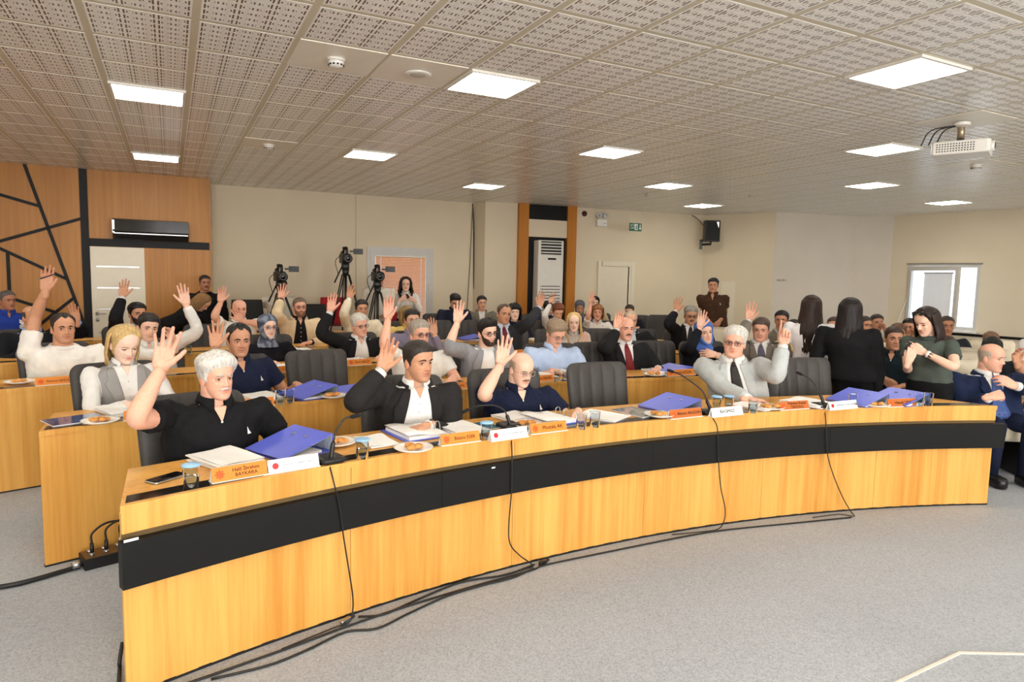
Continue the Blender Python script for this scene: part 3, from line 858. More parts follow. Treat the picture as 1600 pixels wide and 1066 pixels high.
# ================================================================ desks in curved rows
D2R = math.radians
def arc_slab(R0, R1, z0, z1, a0, a1, org, step=0.9, ends=None):
    """closed curved block between two radii, in coordinates relative to org; ends(R) gives slanted end angles"""
    n = max(2, int(abs(a1 - a0) / D2R(step)))
    mb = MB(); v = []
    for i in range(n + 1):
        a = b_ = a0 + (a1 - a0) * i / n
        if ends:
            e0, e1 = ends(R0); a = e0 + (e1 - e0) * i / n
            e0, e1 = ends(R1); b_ = e0 + (e1 - e0) * i / n
        p, q = arcp(R0, a), arcp(R1, b_)
        v += [(p[0], p[1], z0), (q[0], q[1], z0), (q[0], q[1], z1), (p[0], p[1], z1)]
    f = []
    for i in range(n):
        b = i * 4
        for k in range(4):
            f.append((b + k, b + (k + 1) % 4, b + 4 + (k + 1) % 4, b + 4 + k)[::-1])
    f += [(0, 1, 2, 3), tuple(n * 4 + k for k in (3, 2, 1, 0))]
    return mb.add(np.array(v) - np.asarray(org), f)
DESK = {}
def desk(row, a0, a1, label, npan):
    R = ROWR[row]; a0, a1 = D2R(a0), D2R(a1)
    p = arcp(R, (a0 + a1) / 2); org = np.array([p[0], p[1], 0.0])
    r = empty('council_desk', tuple(org), 0, label=label, category='desk', group='curved council desks')
    dep = 0.50
    def ends(Rx):
        k = (Rx - R)
        return math.asin(math.sin(a0) * R / (R + k)) - 0.0 * k, a1 - 0.10 * k
    ein = lambda Rx: (ends(Rx)[0] + 0.002, ends(Rx)[1] - 0.002)
    arc_slab(R - 0.006, R + dep, DT - 0.028, DT, a0, a1, org, ends=ends).build('desktop', M_WOOD, r)
    arc_slab(R + 0.022, R + 0.105, DT - 0.002, DT + 0.0025, a0 + 0.002, a1 - 0.002, org, ends=ein).build('black_inlay', M_INLAY, r)
    for k in range(npan):
        b0 = a0 + (a1 - a0) * k / npan; b1 = a0 + (a1 - a0) * (k + 1) / npan
        g = 0.0012 / R
        if row == 1:
            arc_slab(R - 0.004, R + 0.018, 0.655, DT - 0.028, b0 + g, b1 - g, org).build('fascia_panel', M_WOOD, r)
            arc_slab(R + 0.004, R + 0.022, 0.012, 0.655, b0 + g, b1 - g, org).build('front_panel', M_WOOD, r)
        else:
            arc_slab(R, R + 0.018, 0.012, DT - 0.028, b0 + g, b1 - g, org).build('front_panel', M_WOOD, r)
    if row == 1:
        c0, c1 = a0 - 0.0015, a1 + 0.007
        for k in range(4):
            b0 = c0 + (c1 - c0) * k / 4; b1 = c0 + (c1 - c0) * (k + 1) / 4
            arc_slab(R - 0.040, R + 0.004, 0.452, 0.634, b0 + 0.0001, b1 - 0.0001, org).build('black_band', M_BLACK, r)
        arc_slab(R + 0.0, R + 0.004, 0.634, 0.66, a0, a1, org).build('shadow_gap', mat('dark olive gap', (96, 74, 34), 0.6), r)  # thin dark strip painted as the shade between fascia and band
    for side in (0, 1):
        s = 0.024 / R * (1 if side == 0 else -1)
        es = lambda Rx: tuple(sorted((ends(Rx)[side], ends(Rx)[side] + s)))
        arc_slab(R + 0.02, R + dep - 0.01, 0.012, DT - 0.028, 0, s, org, ends=es).build('end_panel', M_WOOD, r)
    arc_slab(R + 0.004, R + 0.03, 0.0, 0.014, a0, a1, org).build('plinth', M_PLASTIC, r)
    nn = 4
    for k in range(1, nn):
        a = a0 + (a1 - a0) * k / nn
        arc_slab(R + 0.03, R + dep - 0.12, 0.0, DT - 0.028, a - 0.001, a + 0.001, org).build('support_panel', M_WOOD, r)
    DESK[row] = r
    return r
desk(1, -19.56, 21.35, 'front curved oak desk with a wide black band', 6)
desk(2, -19.2, 19.5, 'second curved oak desk right behind the front one', 6)
desk(3, -21.5, 19.0, 'third curved oak desk in the middle of the rows', 6)
desk(4, -21.0, 19.0, 'fourth curved oak desk, nearly hidden by people', 6)
desk(5, -19.0, 19.0, 'rearmost curved oak desk before the back wall', 6)

# ---------------------------------------------------------------- chairs
def make_chair_mesh():
    """origin on the floor under the seat, faces +y"""
    t = empty('conference_chair')
    W, Z0, Z1, rc = 0.275, 0.43, 1.0, 0.075
    zs = np.concatenate([np.linspace(Z0, Z1 - rc, 8), Z1 - rc + rc * np.sin(np.linspace(0.2, math.pi / 2, 8))])
    xs = np.linspace(-1, 1, 41)
    rows_f, rows_b = [], []
    for z in zs:
        k = (z - (Z1 - rc)) / rc
        hw = W - 0.02 * (1 - (z - Z0) / (Z1 - Z0)) - (0 if k <= 0 else rc * (1 - math.sqrt(max(0, 1 - k * k))) * 0.9)
        edge = 1.0 if k <= 0 else math.sqrt(max(0.0, 1 - k * k)) * 0.75 + 0.25
        rf, rb = [], []
        for x in xs:
            pad = abs(math.sin((x * 2.5 + 0.5) * math.pi)) ** 0.35
            side = math.sqrt(max(0.0, 1 - abs(x) ** 8))
            th = (0.022 + 0.014 * pad) * (0.2 + 0.8 * side) * edge
            yc = -0.235 - (z - Z0) * 0.20 + 0.03 * (abs(x) ** 2)
            rf.append((x * hw, yc + th, z)); rb.append((x * hw, yc - th, z))
        rows_f.append(rf); rows_b.append(rb)
    V = np.array([np.concatenate([np.array(f), np.array(b)[::-1]]) for f, b in zip(rows_f, rows_b)])
    mb = MB().grid(V[:, ::-1], closed=True)
    n = V.shape[1]; m_ = V.shape[0]
    mb.f.append(tuple(range(n))); mb.f.append(tuple((m_ - 1) * n + k for k in range(n - 1, -1, -1)))
    mb.build('backrest', M_CHAIR, t, True)
    sv = []
    for i in range(13):
        u = -1 + i / 6
        row = []
        for j in range(13):
            v = -1 + j / 6
            sx = 0.25 * math.copysign(abs(u) ** 0.9, u); syy = 0.235 * math.copysign(abs(v) ** 0.9, v)
            row.append((sx, syy + 0.01, 0.475 - 0.05 * max(abs(u), abs(v)) ** 6 + 0.01 * abs(math.sin((u * 2.5 + 0.5) * math.pi))))
        sv.append(row)
    sb = MB().grid(np.array(sv)[::-1])
    sb.rbox((0, 0.01, 0.42), (0.49, 0.46, 0.07), 0.06)
    sb.build('seat', M_CHAIR, t, True)
    MB().lathe([(0.03, 0.08), (0.03, 0.25), (0.02, 0.25), (0.02, 0.4)], n=12).build('gas_column', M_STEEL, t)
    for k in range(5):
        a = 2 * math.pi * k / 5 + 0.3
        MB().tube([(0.02 * math.cos(a), 0.02 * math.sin(a), 0.10), (0.26 * math.cos(a), 0.26 * math.sin(a), 0.065)], [0.025, 0.016], 8).build('leg', M_PLASTIC, t)
        MB().ell((0.27 * math.cos(a), 0.27 * math.sin(a), 0.028), (0.028, 0.028, 0.028), 10, 6).build('caster', M_PLASTIC, t, True)
    MB().box((0, -0.19, 0.40), (0.08, 0.16, 0.04)).build('back_bracket', M_PLASTIC, t)
    return t
chair_proto = make_chair_mesh()
chair_used = [False]
def place_chair(xy, rz, label, group):
    if not chair_used[0]:
        c = chair_proto; chair_used[0] = True
    else:
        c = copy_tree(chair_proto)
    c.location = (xy[0], xy[1], 0); c.rotation_euler = (0, 0, rz)
    c['label'] = label; c['category'] = 'chair'; c['group'] = group
    return c
def facing_center(p, extra=0.0):
    """rotation so that local +y points to the arc centre"""
    d = ARC - np.asarray(p)[:2]
    return math.atan2(d[1], d[0]) - math.pi / 2 + extra
GC = 'charcoal channel-stitched conference chairs'
EMPTY_CHAIRS = [
    (1, 968, 0, 'empty charcoal chair in the middle of the front desk'),
    (1, 1292, 0, 'empty charcoal chair at the right end of the front desk'),
    (2, 518, 4, 'empty charcoal chair at the second desk behind the blue binder'),
    (2, 1041, 0, 'empty charcoal chair beside the woman in the blue headscarf'),
    (3, 942, 0, 'empty charcoal chair at the third desk, under the woman in the white print blouse'),
    (4, 688, 0, 'empty charcoal chair left of the blue folder on the fourth desk'),
    (4, 748, 0, 'empty charcoal chair right behind the blue folder on the fourth desk'),
    (5, 1040, 0, 'empty charcoal chair at the rear desk, right end'),
]
for row, px, ex, lab in EMPTY_CHAIRS:
    p = on_arc(px, 560, ROWR[row] + 0.70)
    place_chair(p, facing_center(p, D2R(ex)), lab, GC)
# ================================================================ people
def smoothstep(x, a, b):
    t = np.clip((x - a) / (b - a), 0, 1)
    return t * t * (3 - 2 * t)
def rotm(yaw=0, pitch=0, roll=0):
    """yaw about z (+ = turn to own left), pitch (+ = look down), roll (+ = tilt to own right)"""
    cz, sz = math.cos(yaw), math.sin(yaw); cx, sx = math.cos(-pitch), math.sin(-pitch); cy, sy = math.cos(roll), math.sin(roll)
    Rz = np.array([[cz, -sz, 0], [sz, cz, 0], [0, 0, 1]])
    Rx = np.array([[1, 0, 0], [0, cx, -sx], [0, sx, cx]])
    Ry = np.array([[cy, 0, sy], [0, 1, 0], [-sy, 0, cy]])
    return Rz @ Rx @ Ry
def unit(v):
    v = np.asarray(v, float)
    return v / (np.linalg.norm(v) + 1e-12)

# ---- hands: fingers joined to the palm in one skin, made once per pose
def _eval_remesh(mb, vox, smooth_it):
    o = mb.build('tmp_shape', None)
    mo = o.modifiers.new('r', 'REMESH'); mo.mode = 'VOXEL'; mo.voxel_size = vox; mo.adaptivity = 0.0
    ms = o.modifiers.new('s', 'SMOOTH'); ms.factor = 0.5; ms.iterations = smooth_it
    dg = bpy.context.evaluated_depsgraph_get(); dg.update()
    me = bpy.data.meshes.new_from_object(o.evaluated_get(dg))
    v = np.array([p.co[:] for p in me.vertices]); f = [tuple(p.vertices) for p in me.polygons]
    old = o.data
    bpy.data.objects.remove(o); bpy.data.meshes.remove(old); bpy.data.meshes.remove(me)
    return v, f
def make_hand(curl, spread, thumb_in=0.0, vox=0.0036, one=None):
    """right hand: wrist at origin, fingers +z, palm faces +y, thumb at -x"""
    mb = MB()
    X = [-0.030, -0.010, 0.011, 0.030]
    K = [0.090, 0.095, 0.090, 0.080]
    LEN = [(0.042, 0.026, 0.021), (0.046, 0.030, 0.022), (0.042, 0.027, 0.021), (0.033, 0.020, 0.019)]
    mb.capsule((0, 0, -0.035), (0, 0, 0.02), 0.0245, 0.024, 12)
    for i in range(4):
        mb.capsule((X[i] * 0.55, 0, 0.012), (X[i], 0, K[i] - 0.006), 0.0165, 0.0125, 10)
    mb.capsule((0.022, 0.006, 0.02), (0.028, 0.006, 0.06), 0.015, 0.012, 10)
    for i in range(4):
        p = np.array([X[i], 0, K[i] - 0.004]); ang = D2R(spread * (i - 1.4)); c = 0.0
        r = 0.0098 if i < 3 else 0.0086
        cu = curl if one is None or one != i else curl * 0.15
        for k, L in enumerate(LEN[i]):
            c += D2R(cu * (0.8, 1.1, 0.8)[k])
            d = np.array([math.sin(ang) * math.cos(c), math.sin(c), math.cos(ang) * math.cos(c)])
            q = p + d * L
            mb.capsule(p, q, r - 0.0007 * k, r - 0.0007 * (k + 1), 8)
            p = q
    t = thumb_in
    P = [np.array([-0.012, 0.008, 0.018]), np.array([-0.040 + 0.016 * t, 0.014 + 0.012 * t, 0.046]), np.array([-0.062 + 0.045 * t, 0.018 + 0.022 * t, 0.074]), np.array([-0.076 + 0.075 * t, 0.018 + 0.028 * t, 0.098 - 0.010 * t])]
    mb.capsule(P[0], P[1], 0.0175, 0.0145, 10); mb.capsule(P[1], P[2], 0.0125, 0.0112, 8); mb.capsule(P[2], P[3], 0.0110, 0.0092, 8)
    mb.xform(np.diag([1, 0.86, 1]))
    return _eval_remesh(mb, vox, 2)
HANDS = {'open': make_hand(8, 4.5), 'spread': make_hand(6, 8), 'closed_up': make_hand(9, 3, 0.25), 'relax': make_hand(24, 4, 0.3), 'rest': make_hand(36, 3, 0.45), 'fist': make_hand(82, 0, 0.9), 'point': make_hand(72, 1, 0.8, one=0)}
HANDS_LO = {k: v for k, v in HANDS.items()}

# ---- head
_Z = np.array([-.118, -.112, -.100, -.085, -.068, -.050, -.030, -.010, .010, .028, .050, .075, .095, .110, .118, .121])
_W = np.array([.016, .031, .045, .054, .060, .064, .067, .070, .073, .075, .0765, .073, .061, .042, .023, .006])
_F = np.array([.064, .076, .083, .083, .083, .084, .084, .083, .083, .089, .089, .079, .062, .040, .020, .005])
_B = np.array([.030, .008, -.018, -.040, -.058, -.072, -.083, -.091, -.097, -.101, -.102, -.095, -.079, -.054, -.028, -.006])
_zz = np.linspace(-.118, .121, 240)
def _sm(y):
    v = np.interp(_zz, _Z, y); k = np.ones(13) / 13
    return np.convolve(np.pad(v, 6, mode='edge'), k, 'valid')
_Wd, _Fd, _Bd = _sm(_W), _sm(_F), _sm(_B)
def g2(x, z, cx, cz, sx, sz):
    return np.exp(-((x - cx) / sx) ** 2 - ((z - cz) / sz) ** 2)
class Head:
    def __init__(self, na, nz, wide=1.0, jaw=1.0, nose=1.0, fem=False, fat=0.0):
        t = np.linspace(-math.pi, math.pi, na, endpoint=False)
        a = t - 0.5 * np.sin(t)
        u = np.linspace(0.02, 0.985, nz)
        z = -0.118 + 0.239 * (0.72 * u + 0.28 * (0.5 - 0.5 * np.cos(math.pi * u)))
        A, Zm = np.meshgrid(a, z)
        w = np.interp(Zm, _zz, _Wd) * wide; f = np.interp(Zm, _zz, _Fd); b = np.interp(Zm, _zz, _Bd)
        low = smoothstep(-Zm, 0.02, 0.10)
        w = w * (1 + low * (jaw - 1) + (-0.05 if fem else 0.0) * low) + fat * 0.010 * smoothstep(-Zm, 0.0, 0.06)
        yc = (f + b) / 2 - 0.004
        s, c = np.sin(A), np.cos(A)
        pf = np.where(c > 0, 0.84, 0.95)
        x = w * np.sign(s) * np.abs(s) ** 0.92
        y = np.where(c > 0, yc + (f - yc) * np.abs(c) ** pf, yc - (yc - b) * np.abs(c) ** pf)
        front = smoothstep(c, 0.15, 0.55)
        d = np.zeros_like(x)
        hz = np.interp(Zm, [-.046, -.040, -.034, -.026, -.012, .004, .018, .026], [0, .008, .0195, .0235, .016, .0095, .004, 0])
        sg = np.interp(Zm, [-.046, -.036, -.026, 0, .02], [.011, .0125, .0105, .0072, .0085]) * (0.9 if fem else 1.0)
        d += nose * hz * np.exp(-(x / sg) ** 2)
        d += nose * 0.008 * (g2(x, Zm, 0.0125, -.034, .0065, .0075) + g2(x, Zm, -0.0125, -.034, .0065, .0075))
        for sx in (-1, 1):
            d -= 0.0145 * g2(x, Zm, sx * .031, .002, .018, .0120)
            d += 0.0060 * g2(x, Zm, sx * .030, .023, .020, .0075) * (0.5 if fem else 1.0)
            d += (0.0045 + 0.003 * fat) * g2(x, Zm, sx * .044, -.024, .018, .018)
            d -= 0.0030 * g2(x, Zm, sx * .032, -.050, .008, .018)
            d += 0.0025 * g2(x, Zm, sx * .046, -.062, .014, .02) * (0.3 if fem else 1.0)
        d += 0.0052 * g2(x, Zm, 0, -.0545, .019, .0052) + 0.0058 * g2(x, Zm, 0, -.0665, .016, .0058)
        d -= 0.0040 * g2(x, Zm, 0, -.0605, .024, .0028)
        d -= 0.0035 * g2(x, Zm, 0, -.080, .018, .006)
        d += 0.0055 * g2(x, Zm, 0, -.100, .019, .013)
        y = y + d * front
        self.A, self.Z, self.x, self.y = A, Zm, x, y
        V = np.stack([x, y, Zm], 2)
        self.V = V
        tint = np.ones(V.shape)
        lip = np.clip(1.25 * (g2(x, Zm, 0, -.0545, .021, .0058) + g2(x, Zm, 0, -.0665, .018, .0062)), 0, 1) * front
        lc = np.array([0.93, 0.70, 0.66]) if not fem else np.array([0.88, 0.52, 0.50])
        tint = tint * (1 - lip[..., None]) + lc * lip[..., None]
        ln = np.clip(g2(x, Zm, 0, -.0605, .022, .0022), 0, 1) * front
        tint *= 1 - 0.62 * ln[..., None] * np.array([0.9, 1, 1])  # shadow between the lips, painted into the tint
        ck = np.clip(0.6 * (g2(x, Zm, .042, -.025, .022, .02) + g2(x, Zm, -.042, -.025, .022, .02) + g2(x, Zm, 0, -.03, .014, .012)), 0, 1) * front
        tint *= 1 - ck[..., None] * np.array([0.0, 0.10, 0.10])
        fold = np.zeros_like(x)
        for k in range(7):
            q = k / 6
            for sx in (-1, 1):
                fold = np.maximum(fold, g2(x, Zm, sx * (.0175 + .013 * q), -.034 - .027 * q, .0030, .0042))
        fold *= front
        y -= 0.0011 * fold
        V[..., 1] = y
        tint *= 1 - (0.10 if fem else 0.20) * fold[..., None] * np.array([0.8, 1, 1])  # crease shade from nose to mouth, painted into the tint
        sock_shade = np.clip(sum(g2(x, Zm, sx * .0315, -.011, .014, .005) + 0.7 * g2(x, Zm, sx * .022, .010, .010, .006) for sx in (-1, 1)), 0, 1) * front
        tint *= 1 - (0.08 if fem else 0.15) * sock_shade[..., None] * np.array([0.8, 1, 0.95])  # eye socket shading, painted into the tint
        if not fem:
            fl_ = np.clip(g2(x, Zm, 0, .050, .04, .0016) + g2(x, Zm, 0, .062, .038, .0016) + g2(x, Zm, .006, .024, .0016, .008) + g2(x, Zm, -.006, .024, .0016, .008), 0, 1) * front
            tint *= 1 - 0.13 * fl_[..., None]  # forehead and frown creases, drawn as shade in the tint
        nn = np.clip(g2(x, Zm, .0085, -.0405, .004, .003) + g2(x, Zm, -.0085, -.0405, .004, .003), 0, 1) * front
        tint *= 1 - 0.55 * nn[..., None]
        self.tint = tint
        du = np.gradient(V, axis=0); dv = np.roll(V, -1, 1) - np.roll(V, 1, 1)
        n = np.cross(dv, du); n /= np.linalg.norm(n, axis=2, keepdims=True) + 1e-9
        if (n * V).sum(2).mean() < 0: n = -n
        self.N = n
        self.front = front
    def surf(self, x, z):
        m = (self.V[..., 1] > -0.01)
        D = (self.V[..., 0] - x) ** 2 + (self.V[..., 2] - z) ** 2 + np.where(m, 0, 1)
        i = np.unravel_index(np.argmin(D), D.shape)
        return self.V[i][1]
    def closed(self):
        """vertices, faces, tint with poles"""
        a, b = self.V.shape[:2]
        V = np.concatenate([self.V.reshape(-1, 3), [self.V[0].mean(0) - [0, 0, .002], self.V[-1].mean(0) + [0, 0, .002]]])
        T = np.concatenate([self.tint.reshape(-1, 3), np.ones((2, 3))])
        f = [(i * b + j, i * b + (j + 1) % b, (i + 1) * b + (j + 1) % b, (i + 1) * b + j) for i in range(a - 1) for j in range(b)]
        f += [(a * b, (j + 1) % b, j) for j in range(b)] + [(a * b + 1, (a - 1) * b + j, (a - 1) * b + (j + 1) % b) for j in range(b)]
        return V, f, T
    def shell(self, thick, cut=0.0006):
        """surface lifted off the head where thick > 0"""
        a, b = self.V.shape[:2]
        W = self.V + self.N * thick[..., None]
        keep = thick > cut
        mb = MB(); f = []
        for i in range(a - 1):
            for j in range(b):
                q = (i * b + j, i * b + (j + 1) % b, (i + 1) * b + (j + 1) % b, (i + 1) * b + j)
                if any(keep[k // b, k % b] for k in q):
                    f.append(q)
        top = None
        if keep[-1].all():
            W2 = np.concatenate([W.reshape(-1, 3), [W[-1].mean(0) + [0, 0, .003]]])
            f += [(a * b, (a - 1) * b + j, (a - 1) * b + (j + 1) % b) for j in range(b)]
        else:
            W2 = W.reshape(-1, 3)
        used = sorted({k for q in f for k in q}); idx = {k: i for i, k in enumerate(used)}
        mb.add(W2[used], [tuple(idx[k] for k in q) for q in f])
        return mb
_HC = {}
def get_head(lod, **kw):
    k = (lod, tuple(sorted(kw.items())))
    if k not in _HC:
        na, nz = ((84, 72), (64, 54), (48, 40))[lod]
        _HC[k] = Head(na, nz, **kw)
    return _HC[k]
def hnoise(V, s, seed):
    rs = np.random.RandomState(seed)
    o = np.zeros(V.shape[:-1])
    for k in range(7):
        d = rs.normal(size=3); d /= np.linalg.norm(d)
        o += np.sin(V @ d * s * (0.7 + 0.25 * k) + rs.rand() * 6.28)
    return o / 7
def hair_thickness(H, style, thick, seed):
    A = np.abs(H.A) * 180 / math.pi; Z = H.Z
    if style == 'receding':
        line = np.interp(A, [0, 22, 38, 62, 74, 80, 96, 108, 135, 180], [.082, .098, .080, .050, .012, -.028, -.010, -.022, -.062, -.072])
    elif style == 'long' or style == 'wave':
        line = np.interp(A, [0, 30, 55, 75, 88, 100, 180], [.100, .090, .058, -.01, -.05, -.085, -.10])
    elif style == 'bald':
        line = np.interp(A, [0, 60, 74, 80, 96, 108, 135, 180], [.2, .2, .03, -.018, -.005, -.02, -.058, -.068])
    elif style == 'fringe':
        line = np.interp(A, [0, 35, 55, 75, 90, 110, 180], [.046, .040, .02, -.04, -.06, -.075, -.085])
    else:
        line = np.interp(A, [0, 25, 45, 62, 74, 80, 96, 108, 135, 180], [.068, .066, .058, .040, .008, -.026, -.008, -.022, -.062, -.072])
    ramp = smoothstep(Z - line, 0.0, 0.028)
    neg = np.clip((Z - line) * 0.25, -0.006, 0)
    topf = 0.42 + 0.58 * smoothstep(Z, 0.02, 0.085)
    t = thick * topf * ramp
    if style == 'bald':
        neg = np.minimum(neg, np.clip((0.062 - Z) * 0.25, -0.006, 0))
        t *= smoothstep(0.062 - Z, 0.0, 0.03)
        t *= 0.6
    if style == 'quiff':
        t = t + 0.016 * ramp * smoothstep(np.cos(H.A), 0.3, 0.9) * smoothstep(Z, 0.055, 0.10)
    nz = hnoise(H.V * np.array([1, 0.6, 0.5]), 150, seed) * 0.5 + hnoise(H.V, 60, seed + 1)
    t = t * (1 + 0.22 * nz)
    return np.where(neg < 0, neg, t + 0.0008 * ramp)

# ---- torso
class Torso:
    def __init__(self, p0, sc, nb, build=1.0, depth=1.0, belly=0.0, fem=False, off=0.0):
        self.p0, self.sc, self.nb = (np.asarray(q, float) for q in (p0, sc, nb))
        T = [-.10, 0, .2, .45, .7, .85, .95, 1.0, 1.05, 1.10]
        if fem:
            Wd = [.165, .172, .150, .140, .155, .160, .152, .125, .080, .056]; Dp = [.118, .122, .108, .105, .122, .108, .085, .068, .056, .052]
        else:
            Wd = [.186, .190, .186, .181, .185, .190, .182, .150, .096, .066]; Dp = [.120, .126, .122, .120, .126, .116, .094, .078, .066, .062]
        self.T = np.array(T); self.Wd = np.array(Wd) * build + off; self.Dp = np.array(Dp) * depth + off
        self.belly = belly; self.fem = fem
        ax = unit(self.sc - self.p0)
        self.R = None
        if ax[2] < 0.86:
            v = np.cross([0, 0, 1.0], ax); c = ax[2]
            K = np.array([[0, -v[2], v[1]], [v[2], 0, -v[0]], [-v[1], v[0], 0]])
            self.R = np.eye(3) + K + K @ K / (1 + c)
    def cen(self, t):
        if t <= 1:
            q = self.p0 + (self.sc - self.p0) * t
            return q + np.array([0, -0.02 * math.sin(math.pi * max(0, min(1, t))), 0])
        return self.sc + (self.nb - self.sc) * (t - 1) / 0.10
    def pt(self, t, a, off=0.0):
        w = np.interp(t, self.T, self.Wd) + off; d = np.interp(t, self.T, self.Dp) + off
        s, c = math.sin(a), math.cos(a)
        x = w * math.copysign(abs(s) ** 0.85, s); y = d * math.copysign(abs(c) ** 0.85, c)
        if c > 0:
            y += self.belly * math.exp(-((t - 0.22) / 0.25) ** 2) * abs(c)
            if self.fem:
                y += 0.028 * math.exp(-((t - 0.66) / 0.13) ** 2) * math.exp(-((abs(x) - 0.065) / 0.06) ** 2)
        q = np.array([x, y, 0])
        if self.R is not None:
            q = self.R @ q
        return self.cen(t) + q
    def loft(self, mb, n=28, m=22, t1=1.10, t0=-.10):
        ts = np.linspace(t0, t1, m)
        V = np.array([[self.pt(t, 2 * math.pi * k / n) for k in range(n)] for t in ts])
        b = MB().grid(V[:, ::-1], closed=True)
        b.f.append(tuple(range(n))); b.f.append(tuple((m - 1) * n + k for k in range(n - 1, -1, -1)))
        mb.add(b.arr(), b.f)
    def ang(self, t, x):
        """angle on the front where the cross-section has half-width x"""
        w = float(np.interp(t, self.T, self.Wd))
        return math.copysign(math.asin(min(1.0, (abs(x) / w)) ** (1 / 0.85)), x) if w > abs(x) else math.copysign(math.pi / 2, x)
    def patch(self, ts, lo, hi, off, n=8, th=0.004):
        """slab on the front between angles lo(t) and hi(t)"""
        V = np.array([[self.pt(t, lo(t) + (hi(t) - lo(t)) * k / n, off) for k in range(n + 1)] for t in ts])
        return MB().slab(V[:, ::-1], th)
def arm_curve(S, E, W, n=16):
    pts = []
    a = E + unit(S - E) * 0.06; b = E + unit(W - E) * 0.06
    for k in range(5):
        pts.append(S + (a - S) * k / 5)
    for k in range(7):
        t = k / 6
        pts.append((1 - t) ** 2 * a + 2 * t * (1 - t) * E + t * t * b)
    for k in range(1, 7):
        pts.append(b + (W - b) * k / 6)
    P = np.array(pts)
    L = np.concatenate([[0], np.cumsum(np.linalg.norm(np.diff(P, axis=0), axis=1))])
    return P, L / L[-1]
def skin_mat(tone):
    return mat('skin %d %d %d' % tone, tone, 0.48, 0.35, var=0.07, scale=70, sub=0.0, bump=0.08, bscale=180, tint=True)
def cloth_mat(col, kind='cloth'):
    if kind.startswith('stripe'):
        nm = 'striped shirt cloth'
        if nm in MATS: return MATS[nm]
        m, nt, b = _new(nm)
        tc = _n(nt, 'ShaderNodeTexCoord'); wv = _n(nt, 'ShaderNodeTexWave'); wv.inputs['Scale'].default_value = 22; wv.bands_direction = 'X'
        nt.links.new(tc.outputs['Object'], wv.inputs[0])
        rp = _n(nt, 'ShaderNodeValToRGB'); rp.color_ramp.elements[0].color = srgb(62, 62, 104); rp.color_ramp.elements[1].color = srgb(176, 168, 186)
        rp.color_ramp.elements[0].position = 0.45; rp.color_ramp.elements[1].position = 0.6
        nt.links.new(wv.outputs[0], rp.inputs[0]); nt.links.new(rp.outputs[0], b.inputs['Base Color']); b.inputs['Roughness'].default_value = 0.8
        MATS[nm] = m
        return m
    if kind == 'print':
        nm = 'flower print cloth %d %d %d' % col
        if nm in MATS: return MATS[nm]
        m, nt, b = _new(nm)
        tc = _n(nt, 'ShaderNodeTexCoord'); vo = _n(nt, 'ShaderNodeTexVoronoi'); vo.inputs['Scale'].default_value = 26
        nt.links.new(tc.outputs['Object'], vo.inputs[0])
        rp = _n(nt, 'ShaderNodeValToRGB'); rp.color_ramp.elements[0].color = srgb(130, 110, 140); rp.color_ramp.elements[1].color = srgb(*col)
        rp.color_ramp.elements[0].position = 0.16; rp.color_ramp.elements[1].position = 0.26
        nt.links.new(vo.outputs['Distance'], rp.inputs[0]); nt.links.new(rp.outputs[0], b.inputs['Base Color']); b.inputs['Roughness'].default_value = 0.8
        MATS[nm] = m
        return m
    if kind == 'scarf':
        nm = 'marbled scarf silk'
        if nm in MATS: return MATS[nm]
        m, nt, b = _new(nm)
        tc = _n(nt, 'ShaderNodeTexCoord'); wv = _n(nt, 'ShaderNodeTexWave'); wv.inputs['Scale'].default_value = 5; wv.inputs['Distortion'].default_value = 14; wv.inputs['Detail'].default_value = 3
        nt.links.new(tc.outputs['Object'], wv.inputs[0])
        rp = _n(nt, 'ShaderNodeValToRGB'); rp.color_ramp.elements[0].color = srgb(60, 66, 86); rp.color_ramp.elements[1].color = srgb(128, 138, 156)
        nt.links.new(wv.outputs[0], rp.inputs[0]); nt.links.new(rp.outputs[0], b.inputs['Base Color']); b.inputs['Roughness'].default_value = 0.6
        MATS[nm] = m
        return m
    return mat('cloth %d %d %d' % col, col, 0.85, 0.15, var=0.06, scale=14, bump=0.55, bscale=26)
def hair_mat(col):
    return mat('hair %d %d %d' % col, col, 0.5, 0.35, var=0.28, scale=90, bump=0.5, bscale=120, stretch=(1, 1, 0.16))
_ftex = []
def fold_tex(i):
    if not _ftex:
        for sc_ in (0.07, 0.035):
            t = bpy.data.textures.new('fabric_folds', 'CLOUDS'); t.noise_scale = sc_; t.noise_depth = 2
            _ftex.append(t)
    return _ftex[i]
def remeshed(mb, name, material, parent, vox, fold=0.012, smooth=3, **props):
    o = mb.build(name, material, parent, True, **props)
    r = o.modifiers.new('skin', 'REMESH'); r.mode = 'VOXEL'; r.voxel_size = vox; r.use_smooth_shade = True
    s = o.modifiers.new('soft', 'SMOOTH'); s.factor = 0.5; s.iterations = smooth
    if fold:
        d = o.modifiers.new('folds', 'DISPLACE'); d.texture = fold_tex(0); d.strength = fold * 1.25; d.mid_level = 0.5; d.texture_coords = 'LOCAL'
    return o

